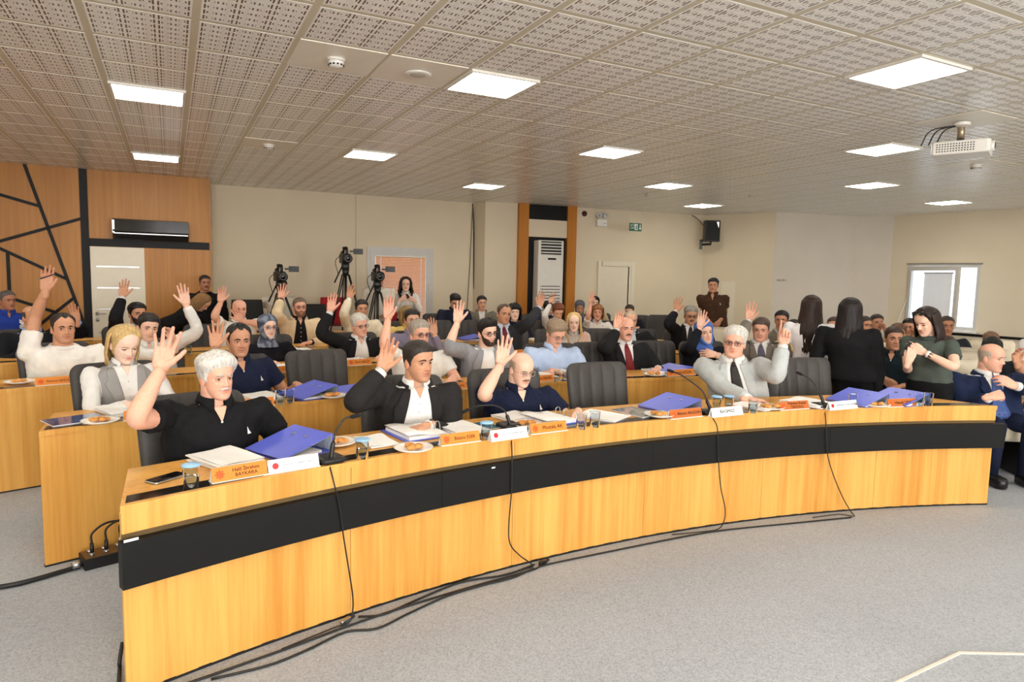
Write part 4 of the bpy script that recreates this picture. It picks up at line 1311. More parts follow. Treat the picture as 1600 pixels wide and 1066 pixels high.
def solve_elbow(S, W, L1, L2, pole):
    """two-bone reach; pole is a score function on candidate elbows (lower is better)"""
    d = W - S; D = np.linalg.norm(d)
    if D > (L1 + L2) * 0.985:
        k = D / ((L1 + L2) * 0.985); L1 *= k; L2 *= k
    if D < abs(L1 - L2) + 0.02:
        W = S + unit(d) * (abs(L1 - L2) + 0.02); d = W - S; D = np.linalg.norm(d)
    x = (L1 * L1 - L2 * L2 + D * D) / (2 * D); h = math.sqrt(max(0, L1 * L1 - x * x))
    u = d / D; a = unit(np.cross(u, [0.13, 0.2, 1.0])); b = np.cross(u, a)
    best = None
    for k in range(48):
        th = 2 * math.pi * k / 48
        E = S + u * x + h * (math.cos(th) * a + math.sin(th) * b)
        s = pole(E)
        if best is None or s < best[0]:
            best = (s, E)
    return best[1], W

SKIN = dict(fair=(236, 192, 168), mid=(222, 172, 142), tan=(206, 152, 120), red=(232, 176, 150), dark=(196, 142, 112), brown=(172, 118, 90), pale=(240, 206, 186))
def person(label, x, htop, R=None, dist=None, hx=None, face=0.0, body=None, pitch=0.0, roll=0.0, skin='mid', hair=('short', (40, 32, 28), 0.016), top=('tee', (230, 228, 224)), over=None, tie=None, right=None, left=None, glasses=None, mous=None, beard=None, fem=False, lod=1, build=1.0, belly=0.0, s=1.0, stand=False, seat_z=0.46, floor=0.0, trousers=(34, 34, 40), skirt=None, fat=0.0, gaze=0.0, chair=True, lean=None, group='people in the hall', scarf=None, wide=1.0, jaw=1.0, nose=1.0, shoe=(20, 18, 18), bodyturn=None, chairlab=None, fwd=0.06, drape=None, hip=None, who=None, hk=0.94, chair_x=None):
    """one person. x, htop, hx: where torso and crown stand in the photograph; face/body: 0 looks at the camera, + to the right of the picture"""
    yb = 600
    if R is not None:
        p = on_arc(x, yb, R)
    else:
        d = ray(x, yb)[:2]; p = d / np.linalg.norm(d) * dist
    hx = x if hx is None else hx
    body = face * 0.6 if body is None else body
    def dir_of(a):
        v = -unit(p); rr = np.array([-v[1], v[0]])
        if rr @ RT[:2] < 0: rr = -rr
        return math.cos(D2R(a)) * v + math.sin(D2R(a)) * rr
    fd = dir_of(body); rz = math.atan2(fd[1], fd[0]) - math.pi / 2
    hd = dir_of(face); hyaw = (math.atan2(hd[1], hd[0]) - math.pi / 2) - rz
    hyaw = (hyaw + math.pi) % (2 * math.pi) - math.pi
    ck, sk = math.cos(rz), math.sin(rz)
    RW = np.array([[ck, -sk, 0], [sk, ck, 0], [0, 0, 1]])
    base = np.array([p[0], p[1], floor])
    loc = lambda P: (np.asarray(P, float) - base) @ RW
    wor = lambda P: np.asarray(P, float) @ RW.T + base
    pdist = math.hypot(*p)
    # head from its crown in the photograph
    hdist = math.hypot(*(p + fd * fwd))
    hair_t = hair[2] if hair else (0.012 if scarf else 0)
    hs = s * 1.02 * hk
    ctop = loc(at_dist(hx, htop, hdist))
    crown = 0.121 * hs + hair_t * (0.0 if hair and hair[0] == 'bald' else 1.0)
    HR = rotm(hyaw, D2R(pitch), D2R(roll))
    hc = ctop - np.array([0, 0, crown * (0.97 if abs(pitch) < 25 else 0.93)])
    root = empty('person', tuple(base), rz, label=label, category='person', group=group)
    nb = hc + HR @ np.array([0, -0.022, -0.10]) * 0.55 * hs + np.array([0, -0.022, -0.072]) * hs
    if stand:
        hipz = (hc[2] + 0.121 * hs) * 0.52
        p0 = np.array([nb[0] * 0.3, nb[1] * 0.3, hipz + 0.02])
        if hip is not None:
            p0 = loc(at_dist(hip[0], hip[1], pdist))
    else:
        p0 = np.array([0, 0, seat_z + 0.03])
    sc = nb + np.array([0, -0.006, -0.045 * s])
    TS_ = Torso(p0, sc, nb, build * s, s * (0.5 + 0.5 * build), belly, fem)
    shw = (0.165 if fem else 0.188) * build * s
    S = {1: sc + np.array([shw, -0.004, -0.028 * s]), -1: sc + np.array([-shw, -0.004, -0.028 * s])}
    L1, L2 = 0.285 * s, 0.25 * s
    camv = unit(loc(np.array([0, 0, CAMZ])) - hc)
    arms = {}
    for side, spec in ((1, right), (-1, left)):
        spec = spec or (('side',) if stand else ('lap',))
        Sj = S[side].copy()
        kind = spec[0]
        pose = 'relax'; tw = 0.0
        if kind == 'up':
            _, hxp, hyp, exp_, eyp, fw_, pose = spec[:7]
            tw = spec[7] if len(spec) > 7 else 0.0
            Sj[2] += 0.022 * s; Sj[0] -= side * 0.012
            sd = math.hypot(*wor(Sj)[:2])
            Pm = loc(at_dist(hxp, hyp, sd - fw_))
            Ee = loc(at_dist(exp_, eyp, sd - fw_ * 0.5))
            tlt = unit(Pm - Ee)
            fdir = unit(0.5 * tlt + np.array([0, 0.0, 0.6]))
            Wt = Pm - fdir * 0.085 * s
            pole = lambda E: (lambda q: (q[0] - exp_) ** 2 + (q[1] - eyp) ** 2)(proj(wor(E)))
            E, Wt = solve_elbow(Sj, Wt, L1, L2, pole)
            pn = camv.copy()
        else:
            if kind == 'desk':
                _, lx, ly, ang, pose = spec[:5]
                hz_ = (spec[5] if len(spec) > 5 else DT + 0.035)
                fdir = np.array([math.sin(D2R(ang)) * -side, math.cos(D2R(ang)), -0.12]); fdir = unit(fdir)
                Wt = np.array([side * lx, ly, hz_]); pn = np.array([0, 0, -1.0])
                pole = lambda E: -side * E[0] * 0.6 + E[2] * 0.9 + (50 if E[2] < DT + 0.03 and E[1] > 0.22 else 0)
            elif kind == 'lap':
                fdir = unit([-side * 0.5, 1, -0.1]); Wt = np.array([side * 0.13, 0.30, seat_z + 0.20]); pn = np.array([0, 0, -1.0])
                pole = lambda E: -side * E[0] * 0.5 + E[2]
            elif kind == 'side':
                fdir = unit([0, 0.15, -1]); Wt = Sj + np.array([side * 0.05, 0.05, -0.53 * s]); pn = np.array([-side, 0, 0.0])
                pole = lambda E: E[1] - side * E[0]
            elif kind == 'at':
                # ('at', palm px, palm py, nearer than body by, finger dir (right, up, to camera), palm facing, elbow px, elbow py, pose)
                _, hxp, hyp, near, fdv, pnv, exp_, eyp, pose = spec
                bd = math.hypot(*wor(sc)[:2])
                Pm = loc(at_dist(hxp, hyp, bd - near))
                bas = lambda v: unit((RT * v[0] + np.array([0, 0, 1.0]) * v[1] - FW * v[2]) @ RW)
                fdir = bas(fdv); pn = bas(pnv)
                Wt = Pm - fdir * 0.075 * s
                pole = lambda E: (lambda q: (q[0] - exp_) ** 2 + (q[1] - eyp) ** 2)(proj(wor(E)))
            E, Wt = solve_elbow(Sj, Wt, L1, L2, pole)
        zf = fdir; yf = unit(pn - (pn @ zf) * zf); xf = np.cross(yf, zf)
        if tw:
            c_, s_ = math.cos(D2R(tw)), math.sin(D2R(tw))
            yf, xf = c_ * yf + s_ * xf, -s_ * yf + c_ * xf
        HM = np.stack([xf, yf, zf], 1)
        arms[side] = (Sj, E, Wt, HM, pose, kind)
    # ---- body: head, neck, trunk, arms and hands in one skin
    H = get_head(lod, wide=wide, jaw=jaw, nose=nose, fem=fem, fat=fat)
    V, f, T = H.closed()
    if not fem:
        st = np.zeros(len(V)); n0 = len(V) - 2
        q = smoothstep(-H.Z, 0.035, 0.065) * smoothstep(np.cos(H.A), -0.2, 0.2)
        T = T.copy(); T[:n0] *= 1 - ((0.16 if hair and sum(hair[1]) < 200 else 0.07) * q).reshape(-1, 1) * np.array([[0.9, 1, 1]])
    mb = MB(); mb.add((V * hs) @ HR.T + hc, f); tint = [T]
    TH = lambda P: (np.asarray(P) * hs) @ HR.T + hc
    def addc(sub, val=(1, 1, 1)):
        mb.add(sub.arr(), sub.f); tint.append(np.tile(np.array(val), (len(sub.arr()), 1)))
    nr = (0.047 if fem else 0.062) * s * (1 + 0.12 * fat)
    n0 = TH([0, -0.022, -0.035]); n1 = nb + np.array([0, -0.004, -0.03])
    addc(MB().tube([n0, n0 * 0.7 + n1 * 0.3, n0 * 0.35 + n1 * 0.65, n1, n1 + np.array([0, -0.01, -0.07])], [nr * 0.98, nr * 0.97, nr, nr * 1.15, nr * 1.8], 20))
    core = MB(); Torso(p0, sc, nb, build * s * 0.92, s * 0.88, belly * 0.8, fem).loft(core, 18, 12, 1.02)
    addc(core)
    # ears
    for sx in (-1, 1):
        em = MB().ell((0, 0, 0), (0.006, 0.017, 0.031), 12, 8)
        em.ell((sx * 0.003, 0.002, -0.002), (0.005, 0.010, 0.020), 8, 6)
        a_ = rotm(sx * 0.45, 0.12, 0)
        em.xform(a_, (sx * 0.0755 * wide, -0.012, -0.010))
        addc(MB().add(TH(em.arr()), em.f), (1.0, 0.9, 0.88))
    # eyelids
    ey = {}
    for sx in (-1, 1):
        yy = H.surf(sx * 0.031, 0.003) - 0.0018
        c = np.array([sx * 0.0315, yy, 0.002]); ey[sx] = c
        look = D2R(min(28, max(0, pitch * 0.5)))
        for lo_, hi_, rr in ((D2R(17) - look * 1.3, D2R(120), 0.0152), (D2R(-100), D2R(-15) - look, 0.0147)):
            Vv = []
            for i in range(7):
                e = lo_ + (hi_ - lo_) * i / 6
                Vv.append([c + rr * np.array([1.18 * math.sin(q), math.cos(q) * math.cos(e), math.cos(q) * math.sin(e)]) for q in np.linspace(-1.45, 1.45, 11)])
            g_ = MB().grid(np.array(Vv)[:, ::-1])
            addc(MB().add(TH(g_.arr()), g_.f), (0.95, 0.88, 0.86))
    for side in (1, -1):
        Sj, E, Wt, HM, pose, kind = arms[side]
        P, L = arm_curve(Sj, E, Wt)
        m_ = 0.85 if fem else 1.0
        rad = np.interp(L, [0, .15, .35, .5, .6, .72, .9, 1.0], [.054, .050, .045, .040, .043, .040, .029, .0255]) * s * m_
        rad[L > 0.97] = 0.0255 * s
        addc(MB().tube(list(P), list(rad), 14))
        hv, hf = HANDS[pose]
        hv = hv.copy(); hfm = hf
        if side < 0:
            hv[:, 0] *= -1; hfm = [q[::-1] for q in hf]
        hk = s * (0.94 if fem else 1.03)
        sub = MB().add((hv * hk) @ HM.T + Wt, hfm)
        tw_ = 1 - 0.10 * smoothstep(hv[:, 2], 0.05, 0.17)[:, None] * np.array([[0, 1, 1]])
        mb.add(sub.arr(), sub.f); tint.append(tw_)
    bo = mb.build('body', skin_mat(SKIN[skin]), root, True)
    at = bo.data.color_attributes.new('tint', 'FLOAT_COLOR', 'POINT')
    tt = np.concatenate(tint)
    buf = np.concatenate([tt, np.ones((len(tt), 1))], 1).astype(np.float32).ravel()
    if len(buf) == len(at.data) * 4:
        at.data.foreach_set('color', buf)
    # ---- eyes and brows
    hcol = hair[1] if hair else (44, 34, 28)
    if not (mous or beard or hair): hcol = (60, 44, 34)
    M_EYE = mat('eye white', (226, 216, 208), 0.2, var=0.02); M_IRIS = mat('dark brown iris', (38, 24, 16), 0.12, var=0.05)
    for sx in (-1, 1):
        c = ey[sx]
        e_ = MB().ell((0, 0, 0), (0.0156, 0.0134, 0.0134), 14, 9); e_.xform(np.eye(3), c)
        eo = MB().add(TH(e_.arr()), e_.f).build('eye', M_EYE, root, True)
        gz = D2R(gaze)
        gd = np.array([math.sin(gz), math.cos(gz), -math.sin(D2R(min(25, max(0, pitch * 0.4))))])
        i_ = MB().ell((0, 0, 0), (0.0068, 0.0028, 0.0068), 12, 6); i_.xform(rotm(-gz, 0, 0), c + gd * 0.0120)
        MB().add(TH(i_.arr()), i_.f).build('iris', M_IRIS, eo, True)
        e_up = D2R(17) - D2R(min(28, max(0, pitch * 0.5))) * 1.3
        ls = MB().tube([c + 0.0156 * np.array([1.18 * math.sin(q), math.cos(q) * math.cos(e_up), math.cos(q) * math.sin(e_up)]) for q in np.linspace(-1.15, 1.15, 9)], 0.0013 if not fem else 0.0018, 6)
        MB().add(TH(ls.arr()), ls.f).build('eyelashes', M_IRIS, eo, True)
        br = []
        for k in range(6):
            t = k / 5
            xx = sx * (0.014 + 0.034 * t); zz = 0.0195 + 0.006 * math.sin(math.pi * min(1, t * 1.1)) - 0.003 * t
            br.append((xx, H.surf(xx, zz) + 0.001, zz))
        b_ = MB().tube(br, [0.0034, 0.005, 0.005, 0.0044, 0.0034, 0.0014] if not fem else [0.002, 0.0028, 0.0028, 0.0024, 0.002, 0.001], 6)
        MB().add(TH(b_.arr()), b_.f).build('eyebrow', hair_mat(tuple(int(q * 0.85) for q in hcol)), root, True)
    # ---- hair
    seed = int(x * 7 + htop) % 9973
    if hair:
        style, hcol, hth = hair[:3]
        t = hair_thickness(H, style, hth, seed)
        hm = H.shell(t)
        ho = MB().add(TH(hm.arr()), hm.f).build('hair', hair_mat(hcol), root, True)
        if style in ('long', 'wave', 'fringe'):
            Lh = hair[3] if len(hair) > 3 else 0.22
            aw = D2R(hair[4]) if len(hair) > 4 else D2R(72)
            n_a, n_z = 44, 24
            rs = np.random.RandomState(seed); ph = rs.rand(n_a) * 6.28
            Vv = []
            wmax = bmax = 0.0
            for i in range(n_z):
                t = i / (n_z - 1); z = 0.080 - t * (Lh + 0.080)
                wmax = max(wmax, float(np.interp(z, _zz, _Wd))); bmax = max(bmax, float(-np.interp(z, _zz, _Bd)))
                low = max(0.0, min(1.0, (-z - 0.02) / 0.12))
                row = []
                for k in range(n_a):
                    a = aw + (2 * math.pi - 2 * aw) * k / (n_a - 1)
                    w = wmax - 0.004 * low; b = bmax - 0.012 * low
                    wob = (0.010 * math.sin(ph[k] + t * (15 if style == 'wave' else 5)) * t + 0.004 * math.sin(k * 2.1)) * (1.7 if style == 'wave' else 0.6)
                    rr = (hth * 0.8 + 0.003) * min(1.0, 0.55 + 4 * t) + wob * min(1, t * 4)
                    fl = (0.024 if style == 'wave' else (0.022 if Lh > 0.24 else 0.008)) * math.sin(math.pi * min(1.0, t * 1.15)) * low
                    sho = float(smoothstep(np.array(-z), 0.13, 0.26)) * 0.062
                    tp = 1 - 0.35 * max(0.0, (t - 0.6) / 0.4) ** 1.5 * (1 if Lh > 0.2 else 0.3)
                    cc = math.cos(a)
                    yy = cc * (b + rr + fl) if cc < 0 else cc * (0.075 + rr)
                    row.append((math.sin(a) * (w + rr + fl) * tp, yy - 0.004 + (-sho if cc < 0.25 else 0.5 * sho), z + 0.014 * math.sin(k * 1.7) * t))
                Vv.append(row)
            sm = MB().slab(np.array(Vv)[:, ::-1], 0.012)
            arr = TH(sm.arr())
            # hanging hair falls straight down below the chin
            rel = arr - hc
            hang = np.clip((-rel[:, 2] - 0.05) / 0.2, 0, 1)[:, None]
            straight = (sm.arr() * hs) @ rotm(hyaw, 0, 0).T + hc
            arr = arr * (1 - hang * 0.7) + straight * hang * 0.7
            MB().add(arr, sm.f).build('hair_length', hair_mat(hcol), root, True)
        if style == 'bun':
            em = MB().ell((0, -0.115, 0.045), (0.04, 0.035, 0.04)); MB().add(TH(em.arr()), em.f).build('hair_bun', hair_mat(hcol), root, True)
    if scarf:
        A = np.abs(H.A); Z = H.Z
        op = ((A * 180 / math.pi) / 60) ** 2 + ((Z + 0.020) / 0.090) ** 2
        t = np.where(op > 0.98, 0.014 * smoothstep(op, 0.98, 1.16) * (1 + 0.12 * hnoise(H.V, 45, seed)) + 0.0008, np.clip((op - 0.98) * 0.03, -0.005, -0.0002))
        hm = H.shell(t)
        smt = cloth_mat(scarf[0], scarf[1] if len(scarf) > 1 else 'cloth')
        ho = MB().add(TH(hm.arr()), hm.f).build('headscarf', smt, root, True)
        R0 = [TH([math.sin(a) * 0.074, math.cos(a) * 0.075 - 0.008 + (0.02 if math.cos(a) > 0.5 else 0), -0.085]) for a in np.linspace(0, 2 * math.pi, 28, endpoint=False)]
        cx = lambda z, w, d, dy=0: [nb + np.array([math.sin(a + hyaw * -1) * w, math.cos(a + hyaw * -1) * d + dy, z]) for a in np.linspace(0, 2 * math.pi, 28, endpoint=False)]
        Vv = np.array([R0, cx(0.03, 0.075, 0.078, 0.01), cx(-0.01, 0.088, 0.088, 0.012), cx(-0.035, 0.108, 0.105, 0.012), cx(-0.065, 0.118, 0.118, 0.012)])
        g_ = MB().grid(Vv, closed=True); g_.build('scarf_drape', smt, root, True)
    # ---- facial hair
    if mous:
        P = []
        for k in range(9):
            u_ = -1 + k / 4; xx = 0.029 * u_; zz = -0.0465 - 0.008 * abs(u_) ** 1.6
            P.append((xx, H.surf(xx, zz) + 0.0015, zz))
        m_ = MB().tube(P, [0.0015, 0.004, 0.0058, 0.0066, 0.0062, 0.0066, 0.0058, 0.004, 0.0015], 8)
        MB().add(TH(m_.arr()), m_.f).build('moustache', hair_mat(mous), root, True)
    if beard:
        A = np.abs(H.A) * 180 / math.pi; Z = H.Z
        linez = np.interp(A, [0, 12, 24, 40, 62, 76, 90], [-.072, -.070, -.048, -.040, -.03, .0, .0])
        m1 = smoothstep(linez - Z, 0, 0.012) * smoothstep(86 - A, 0, 10) * smoothstep(Z, -0.119, -0.112)
        t = np.where(m1 > 0.0005, beard[1] * m1 * (1 + 0.2 * hnoise(H.V, 160, seed)), -0.0015)
        hm = H.shell(t, 0.0003)
        MB().add(TH(hm.arr()), hm.f).build('beard', hair_mat(beard[0]), root, True)
    # ---- glasses
    if glasses:
        gm = mat('spectacle frame %d %d %d' % glasses, glasses, 0.3, metal=0.3, var=0.03)
        fr = MB(); yl = H.surf(0, 0.012) + 0.006
        yl = max(yl, H.surf(0.03, 0.022) + 0.006)
        for sx in (-1, 1):
            ring = [(sx * 0.033 + 0.0225 * math.copysign(abs(math.cos(q)) ** 0.75, math.cos(q)), yl - 0.05 * abs(sx * 0.033 + 0.0225 * math.cos(q)) ** 1.6 * 3, 0.001 + 0.0165 * math.copysign(abs(math.sin(q)) ** 0.75, math.sin(q))) for q in np.linspace(0, 2 * math.pi, 21)]
            fr.tube(ring, 0.0016 if lod < 2 else 0.0022, 6, cap=False)
            fr.tube([(sx * 0.0555, yl - 0.008, 0.006), (sx * 0.076 * wide, yl - 0.03, 0.008), (sx * 0.079 * wide, -0.005, 0.006), (sx * 0.078 * wide, -0.03, -0.004)], 0.0016 if lod < 2 else 0.0022, 6)
        fr.tube([(-0.0105, yl - 0.002, 0.004), (0, yl + 0.002, 0.007), (0.0105, yl - 0.002, 0.004)], 0.0016, 6)
        fo_ = MB().add(TH(fr.arr()), fr.f).build('glasses', gm, root, True)
        for sx in (-1, 1):
            e_ = MB().ell((sx * 0.033, yl - 0.003, 0.001), (0.0215, 0.001, 0.0155), 14, 6)
            MB().add(TH(e_.arr()), e_.f).build('lens', M_LENS, fo_, True)
    # ---- clothes
    vox = (0.011, 0.0135, 0.016)[lod]
    kind, col = top[0], top[1]
    ckind = top[2] if len(top) > 2 else 'cloth'
    cm = cloth_mat(col, ckind)
    long_sleeve = kind in ('shirt', 'blouse', 'sweater')
    roll_at = {'tee': 0.30, 'polo': 0.31, 'short': 0.36, 'vest': 0.0}.get(kind, 0.965)
    if kind == 'half': roll_at = 0.60
    def sleeves(mbx, extra, endL, flare=0.0, sides=(1, -1)):
        for side in sides:
            Sj, E, Wt, HM, pose, k_ = arms[side]
            P, L = arm_curve(Sj, E, Wt)
            keep = [i for i in range(len(L)) if L[i] <= endL]
            if len(keep) < 2: continue
            Pk = [P[i] for i in keep]
            i = keep[-1]
            if i + 1 < len(L):
                q = (endL - L[i]) / (L[i + 1] - L[i]); Pk.append(P[i] + (P[i + 1] - P[i]) * q)
            n_ = len(Pk); ll = np.linspace(0, endL, n_)
            ff = 0.86 if fem else 1.0
            rad = np.interp(ll, [0, .2, .5, .75, 1.0], [.064, .056, .049, .044, .034]) * s * ff * (0.5 + 0.5 * build) + extra
            rad = rad + flare * np.linspace(0, 1, n_) ** 2
            inner = Sj + unit(sc - Sj) * 0.05 + np.array([0, 0, -0.02])
            mbx.tube([inner] + Pk, [rad[0] * 0.9] + list(rad), 14)
            mbx.ell(Sj + np.array([0, 0, -0.008]), (0.066 * s * ff + extra, 0.064 * s * ff + extra, 0.06 * s + extra), 14, 10)
    T1 = Torso(p0, sc, nb, build * s, s * (0.5 + 0.5 * build), belly, fem, 0.006)
    cb = MB(); T1.loft(cb, 28, 22, 1.085 if kind in ('tee', 'sweater') else 1.055, 0.10 if (stand and fem and hip is None) else -0.10)
    if not over or over[0] in ('vest',):
        sleeves(cb, 0.004 if not long_sleeve else 0.002, roll_at, 0.010 if roll_at < 0.5 else 0.0)
    remeshed(cb, {'tee': 't_shirt', 'polo': 'polo_shirt', 'blouse': 'blouse', 'sweater': 'sweater'}.get(kind, 'shirt'), cm, root, vox, 0.016)
    def collar(material, name, open_deg, tall=0.036, point=0.022, r=None, fold=0.016):
        r = r or nr + 0.004
        Vv = []
        for a in np.linspace(D2R(open_deg), 2 * math.pi - D2R(open_deg), 34):
            fr_ = max(0.0, math.cos(a)); pt = point * smoothstep(fr_, 0.55, 0.97)
            zt = 0.014 + 0.016 * (1 - fr_)
            d = np.array([math.sin(a), math.cos(a), 0])
            c0 = nb + np.array([0, 0.002, 0])
            Vv.append([c0 + d * (r + 0.002) + [0, 0, -0.02], c0 + d * r + [0, 0, zt], c0 + d * (r + 0.005) + [0, 0, zt + 0.003], c0 + d * (r + 0.011) + [0, 0, zt - 0.016 - pt * 0.3], c0 + d * (r + 0.018 + pt * 0.62) + [0, 0, zt - 0.034 - pt]])
        return MB().slab(np.array(Vv), 0.003).build(name, material, root, True)
    SKM = skin_mat(SKIN[skin])
    if kind in ('polo', 'shirt', 'short', 'blouse', 'half'):
        opn = top[3] if len(top) > 3 else (18 if kind == 'polo' else (4 if tie else (22 if over else 10)))
        collar(cm, 'collar', opn)
        if opn > 6:
            dpt = 0.90 if kind == 'polo' else (0.93 if over else 0.95)
            TN = T1 if not over else Torso(p0, sc, nb, build * s, s * (0.5 + 0.5 * build), belly, fem, 0.017 + 0.0065)
            hw_ = lambda t: (0.034 if kind == 'polo' else 0.028) * s * max(0.02, (t - dpt) / (1.085 - dpt))
            nk = TN.patch(np.linspace(dpt, 1.06, 9), lambda t: TN.ang(t, -hw_(t)), lambda t: TN.ang(t, hw_(t)), 0.009, 8, 0.002)
            no = nk.build('open_neck', SKM, root, True)
            a2 = no.data.color_attributes.new('tint', 'FLOAT_COLOR', 'POINT'); a2.data.foreach_set('color', np.ones(len(a2.data) * 4, dtype=np.float32))
        if lod < 2:
            for t in ((0.905,) if kind == 'polo' else (() if tie else (0.86, 0.76, 0.66, 0.56))):
                p_ = (T1 if not over else Torso(p0, sc, nb, build * s, s * (0.5 + 0.5 * build), belly, fem, 0.020)).pt(t, 0.0, 0.010); MB().ell(p_, (0.006, 0.004, 0.006), 8, 5).build('button', M_WHITE, root, True)
        if kind == 'polo' and lod < 2:
            lg = MB(); p_ = T1.pt(0.78, D2R(-30), 0.012)
            lg.add([p_ + np.array([0.008, 0, -0.02]), p_ + np.array([-0.010, 0, -0.017]), p_ + np.array([0.002, 0.002, 0.0]), p_ + np.array([0.010, 0.001, 0.020])], [(0, 1, 2), (0, 2, 3)])
            lg.build('chest_emblem', M_WHITE, root)
    elif kind in ('tee', 'sweater'):
        rr = nr + 0.012
        ring = [nb + np.array([math.sin(q) * (rr + 0.012), math.cos(q) * (rr + 0.014) + 0.004, -0.012 - 0.020 * math.cos(q)]) for q in np.linspace(0, 2 * math.pi, 29)]
        MB().tube(ring, 0.008, 8, cap=False).build('neckband', cm, root, True)
    if over:
        ok, oc = over[0], over[1]
        om = cloth_mat(oc)
        offj = 0.017
        T2 = Torso(p0, sc, nb, build * s, s * (0.5 + 0.5 * build), belly, fem, offj)
        ob = MB(); T2.loft(ob, 28, 22, 1.045)
        if ok != 'vest':
            sleeves(ob, 0.012, 0.93 if ok == 'jacket' else 0.62)
        remeshed(ob, 'jacket' if ok != 'vest' else 'waistcoat', om, root, vox, 0.010)
        # shirt seen through the opening
        wide_open = over[2] if len(over) > 2 else 26
        tb = over[3] if len(over) > 3 else 0.10
        if wide_open >= 26:
            xw = lambda t: np.interp(t, [0, 0.5, 0.85, 1.0, 1.07], [0.100, 0.085, 0.062, 0.050, 0.046]) * s * wide_open / 28.0
        else:
            xw = lambda t: (0.004 + 0.058 * max(0.0, (t - tb) / (1.0 - tb))) * s * wide_open / 22.0
        ts = np.linspace(tb, 1.06, 20)
        T2.patch(ts, lambda t: T2.ang(t, -xw(t)), lambda t: T2.ang(t, xw(t)), 0.010, 12, 0.003).build('shirt_front', cm, root, True)
        for sg in (1, -1):
            lw = lambda t: np.interp(t, [tb, 0.6, 0.80, 0.84, 0.86, 1.0, 1.05], [0.012, 0.045, 0.066, 0.070, 0.052, 0.040, 0.02]) * s
            tl_ = np.linspace(tb, 1.04, 24)
            if sg > 0:
                pl = T2.patch(tl_, lambda t: T2.ang(t, xw(t) - 0.006), lambda t: T2.ang(t, xw(t) + lw(t)), 0.013, 6, 0.007)
            else:
                pl = T2.patch(tl_, lambda t: T2.ang(t, -xw(t) - lw(t)), lambda t: T2.ang(t, -xw(t) + 0.006), 0.013, 6, 0.007)
            pl.build('lapel', om, root, True)
        cj = MB(); Vv = []
        for a in np.linspace(D2R(38), 2 * math.pi - D2R(38), 26):
            d = np.array([math.sin(a), math.cos(a), 0]); fr_ = max(0, math.cos(a))
            Vv.append([nb + d * (nr + 0.020) + [0, 0, 0.008 - 0.03 * fr_], nb + d * (nr + 0.026) + [0, 0, 0.012 - 0.03 * fr_], nb + d * (nr + 0.046) + [0, 0, -0.030 - 0.03 * fr_]])
        MB().slab(np.array(Vv), 0.004).build('jacket_collar', om, root, True)
        if ok == 'jacket' and long_sleeve:
            for side in (1, -1):
                Sj, E, Wt, HM, pose, k_ = arms[side]
                d = unit(Wt - E)
                MB().tube([Wt - d * 0.055, Wt - d * 0.005], [0.036 * s, 0.0345 * s], 14).build('cuff', cm, root, True)
        if tie:
            tm = mat('tie silk %d %d %d' % tie, tie, 0.55, 0.3, var=0.25, scale=60, stretch=(1, 1, 1))
            tb2 = max(tb, 0.12)
            hwx = lambda t: 0.013 + 0.022 * (1.0 - min(1, max(0, (t - tb2) / (1.0 - tb2))))
            Vv = [[T2.pt(t, math.asin(max(-1, min(1, u_ * hwx(t) / 0.17))), 0.014) for u_ in (-1, -0.5, 0, 0.5, 1)] for t in np.linspace(tb2, 1.02, 14)]
            MB().slab(np.array(Vv)[:, ::-1], 0.003).build('tie', tm, root, True)
            kn = T2.pt(1.03, 0, 0.014)
            MB().ell(kn, (0.017, 0.011, 0.021), 10, 8).build('tie_knot', tm, root, True)
    # ---- legs
    tm = cloth_mat(trousers)
    if stand:
        lb = MB()
        for sg in (1, -1):
            hip = p0 + np.array([sg * 0.085 * s, 0, -0.02]); kn = np.array([sg * 0.095, 0.02, hip[2] * 0.53]); an = np.array([sg * 0.10, -0.02, 0.09])
            lb.tube([hip, (hip + kn) / 2, kn, (kn + an) / 2, an], [0.098 * s, 0.086 * s, 0.066 * s, 0.062 * s, 0.055 * s], 16)
        lb.ell(p0 + np.array([0, 0, 0.0]), ((0.18 if fem else 0.172) * s * build, 0.125 * s, 0.12), 18, 10)
        if fem and hip is None:
            Torso(p0, sc, nb, build * s, s * (0.5 + 0.5 * build), 0, True, 0.010).loft(lb, 24, 8, 0.13, -0.14)
        if skirt:
            lb.lathe([(0.16 * s, 0.12), (0.185 * s, -0.05), (0.20 * s, -0.35)], tuple(p0), 20, 1.0, 0.75)
        remeshed(lb, 'trousers', tm, root, 0.016, 0.01)
        for sg in (1, -1):
            sh = MB().rbox((sg * 0.10, 0.045, 0.04), (0.095, 0.26, 0.08), 0.045); sh.build('shoe', mat('shoe leather %d' % shoe[0], shoe, 0.35), root, True)
    else:
        lb = MB()
        for sg in (1, -1):
            hip = p0 + np.array([sg * 0.085, 0.0, 0.02]); kn = np.array([sg * 0.13, 0.40, seat_z + 0.04]); an = np.array([sg * 0.13, 0.36, 0.09])
            lb.tube([hip, (hip + kn) / 2, kn + np.array([0, -0.03, 0])], [0.088, 0.08, 0.066], 14); lb.tube([kn, (kn + an) / 2, an], [0.064, 0.058, 0.052], 14); lb.ell(kn, (0.064, 0.064, 0.064), 12, 8)
        lb.ell(p0, (0.172, 0.13, 0.095), 16, 10)
        lb.build('trousers', tm, root, True)
        for sg in (1, -1):
            MB().rbox((sg * 0.13, 0.42, 0.045), (0.095, 0.26, 0.085), 0.045).build('shoe', mat('shoe leather %d' % shoe[0], shoe, 0.35), root, True)
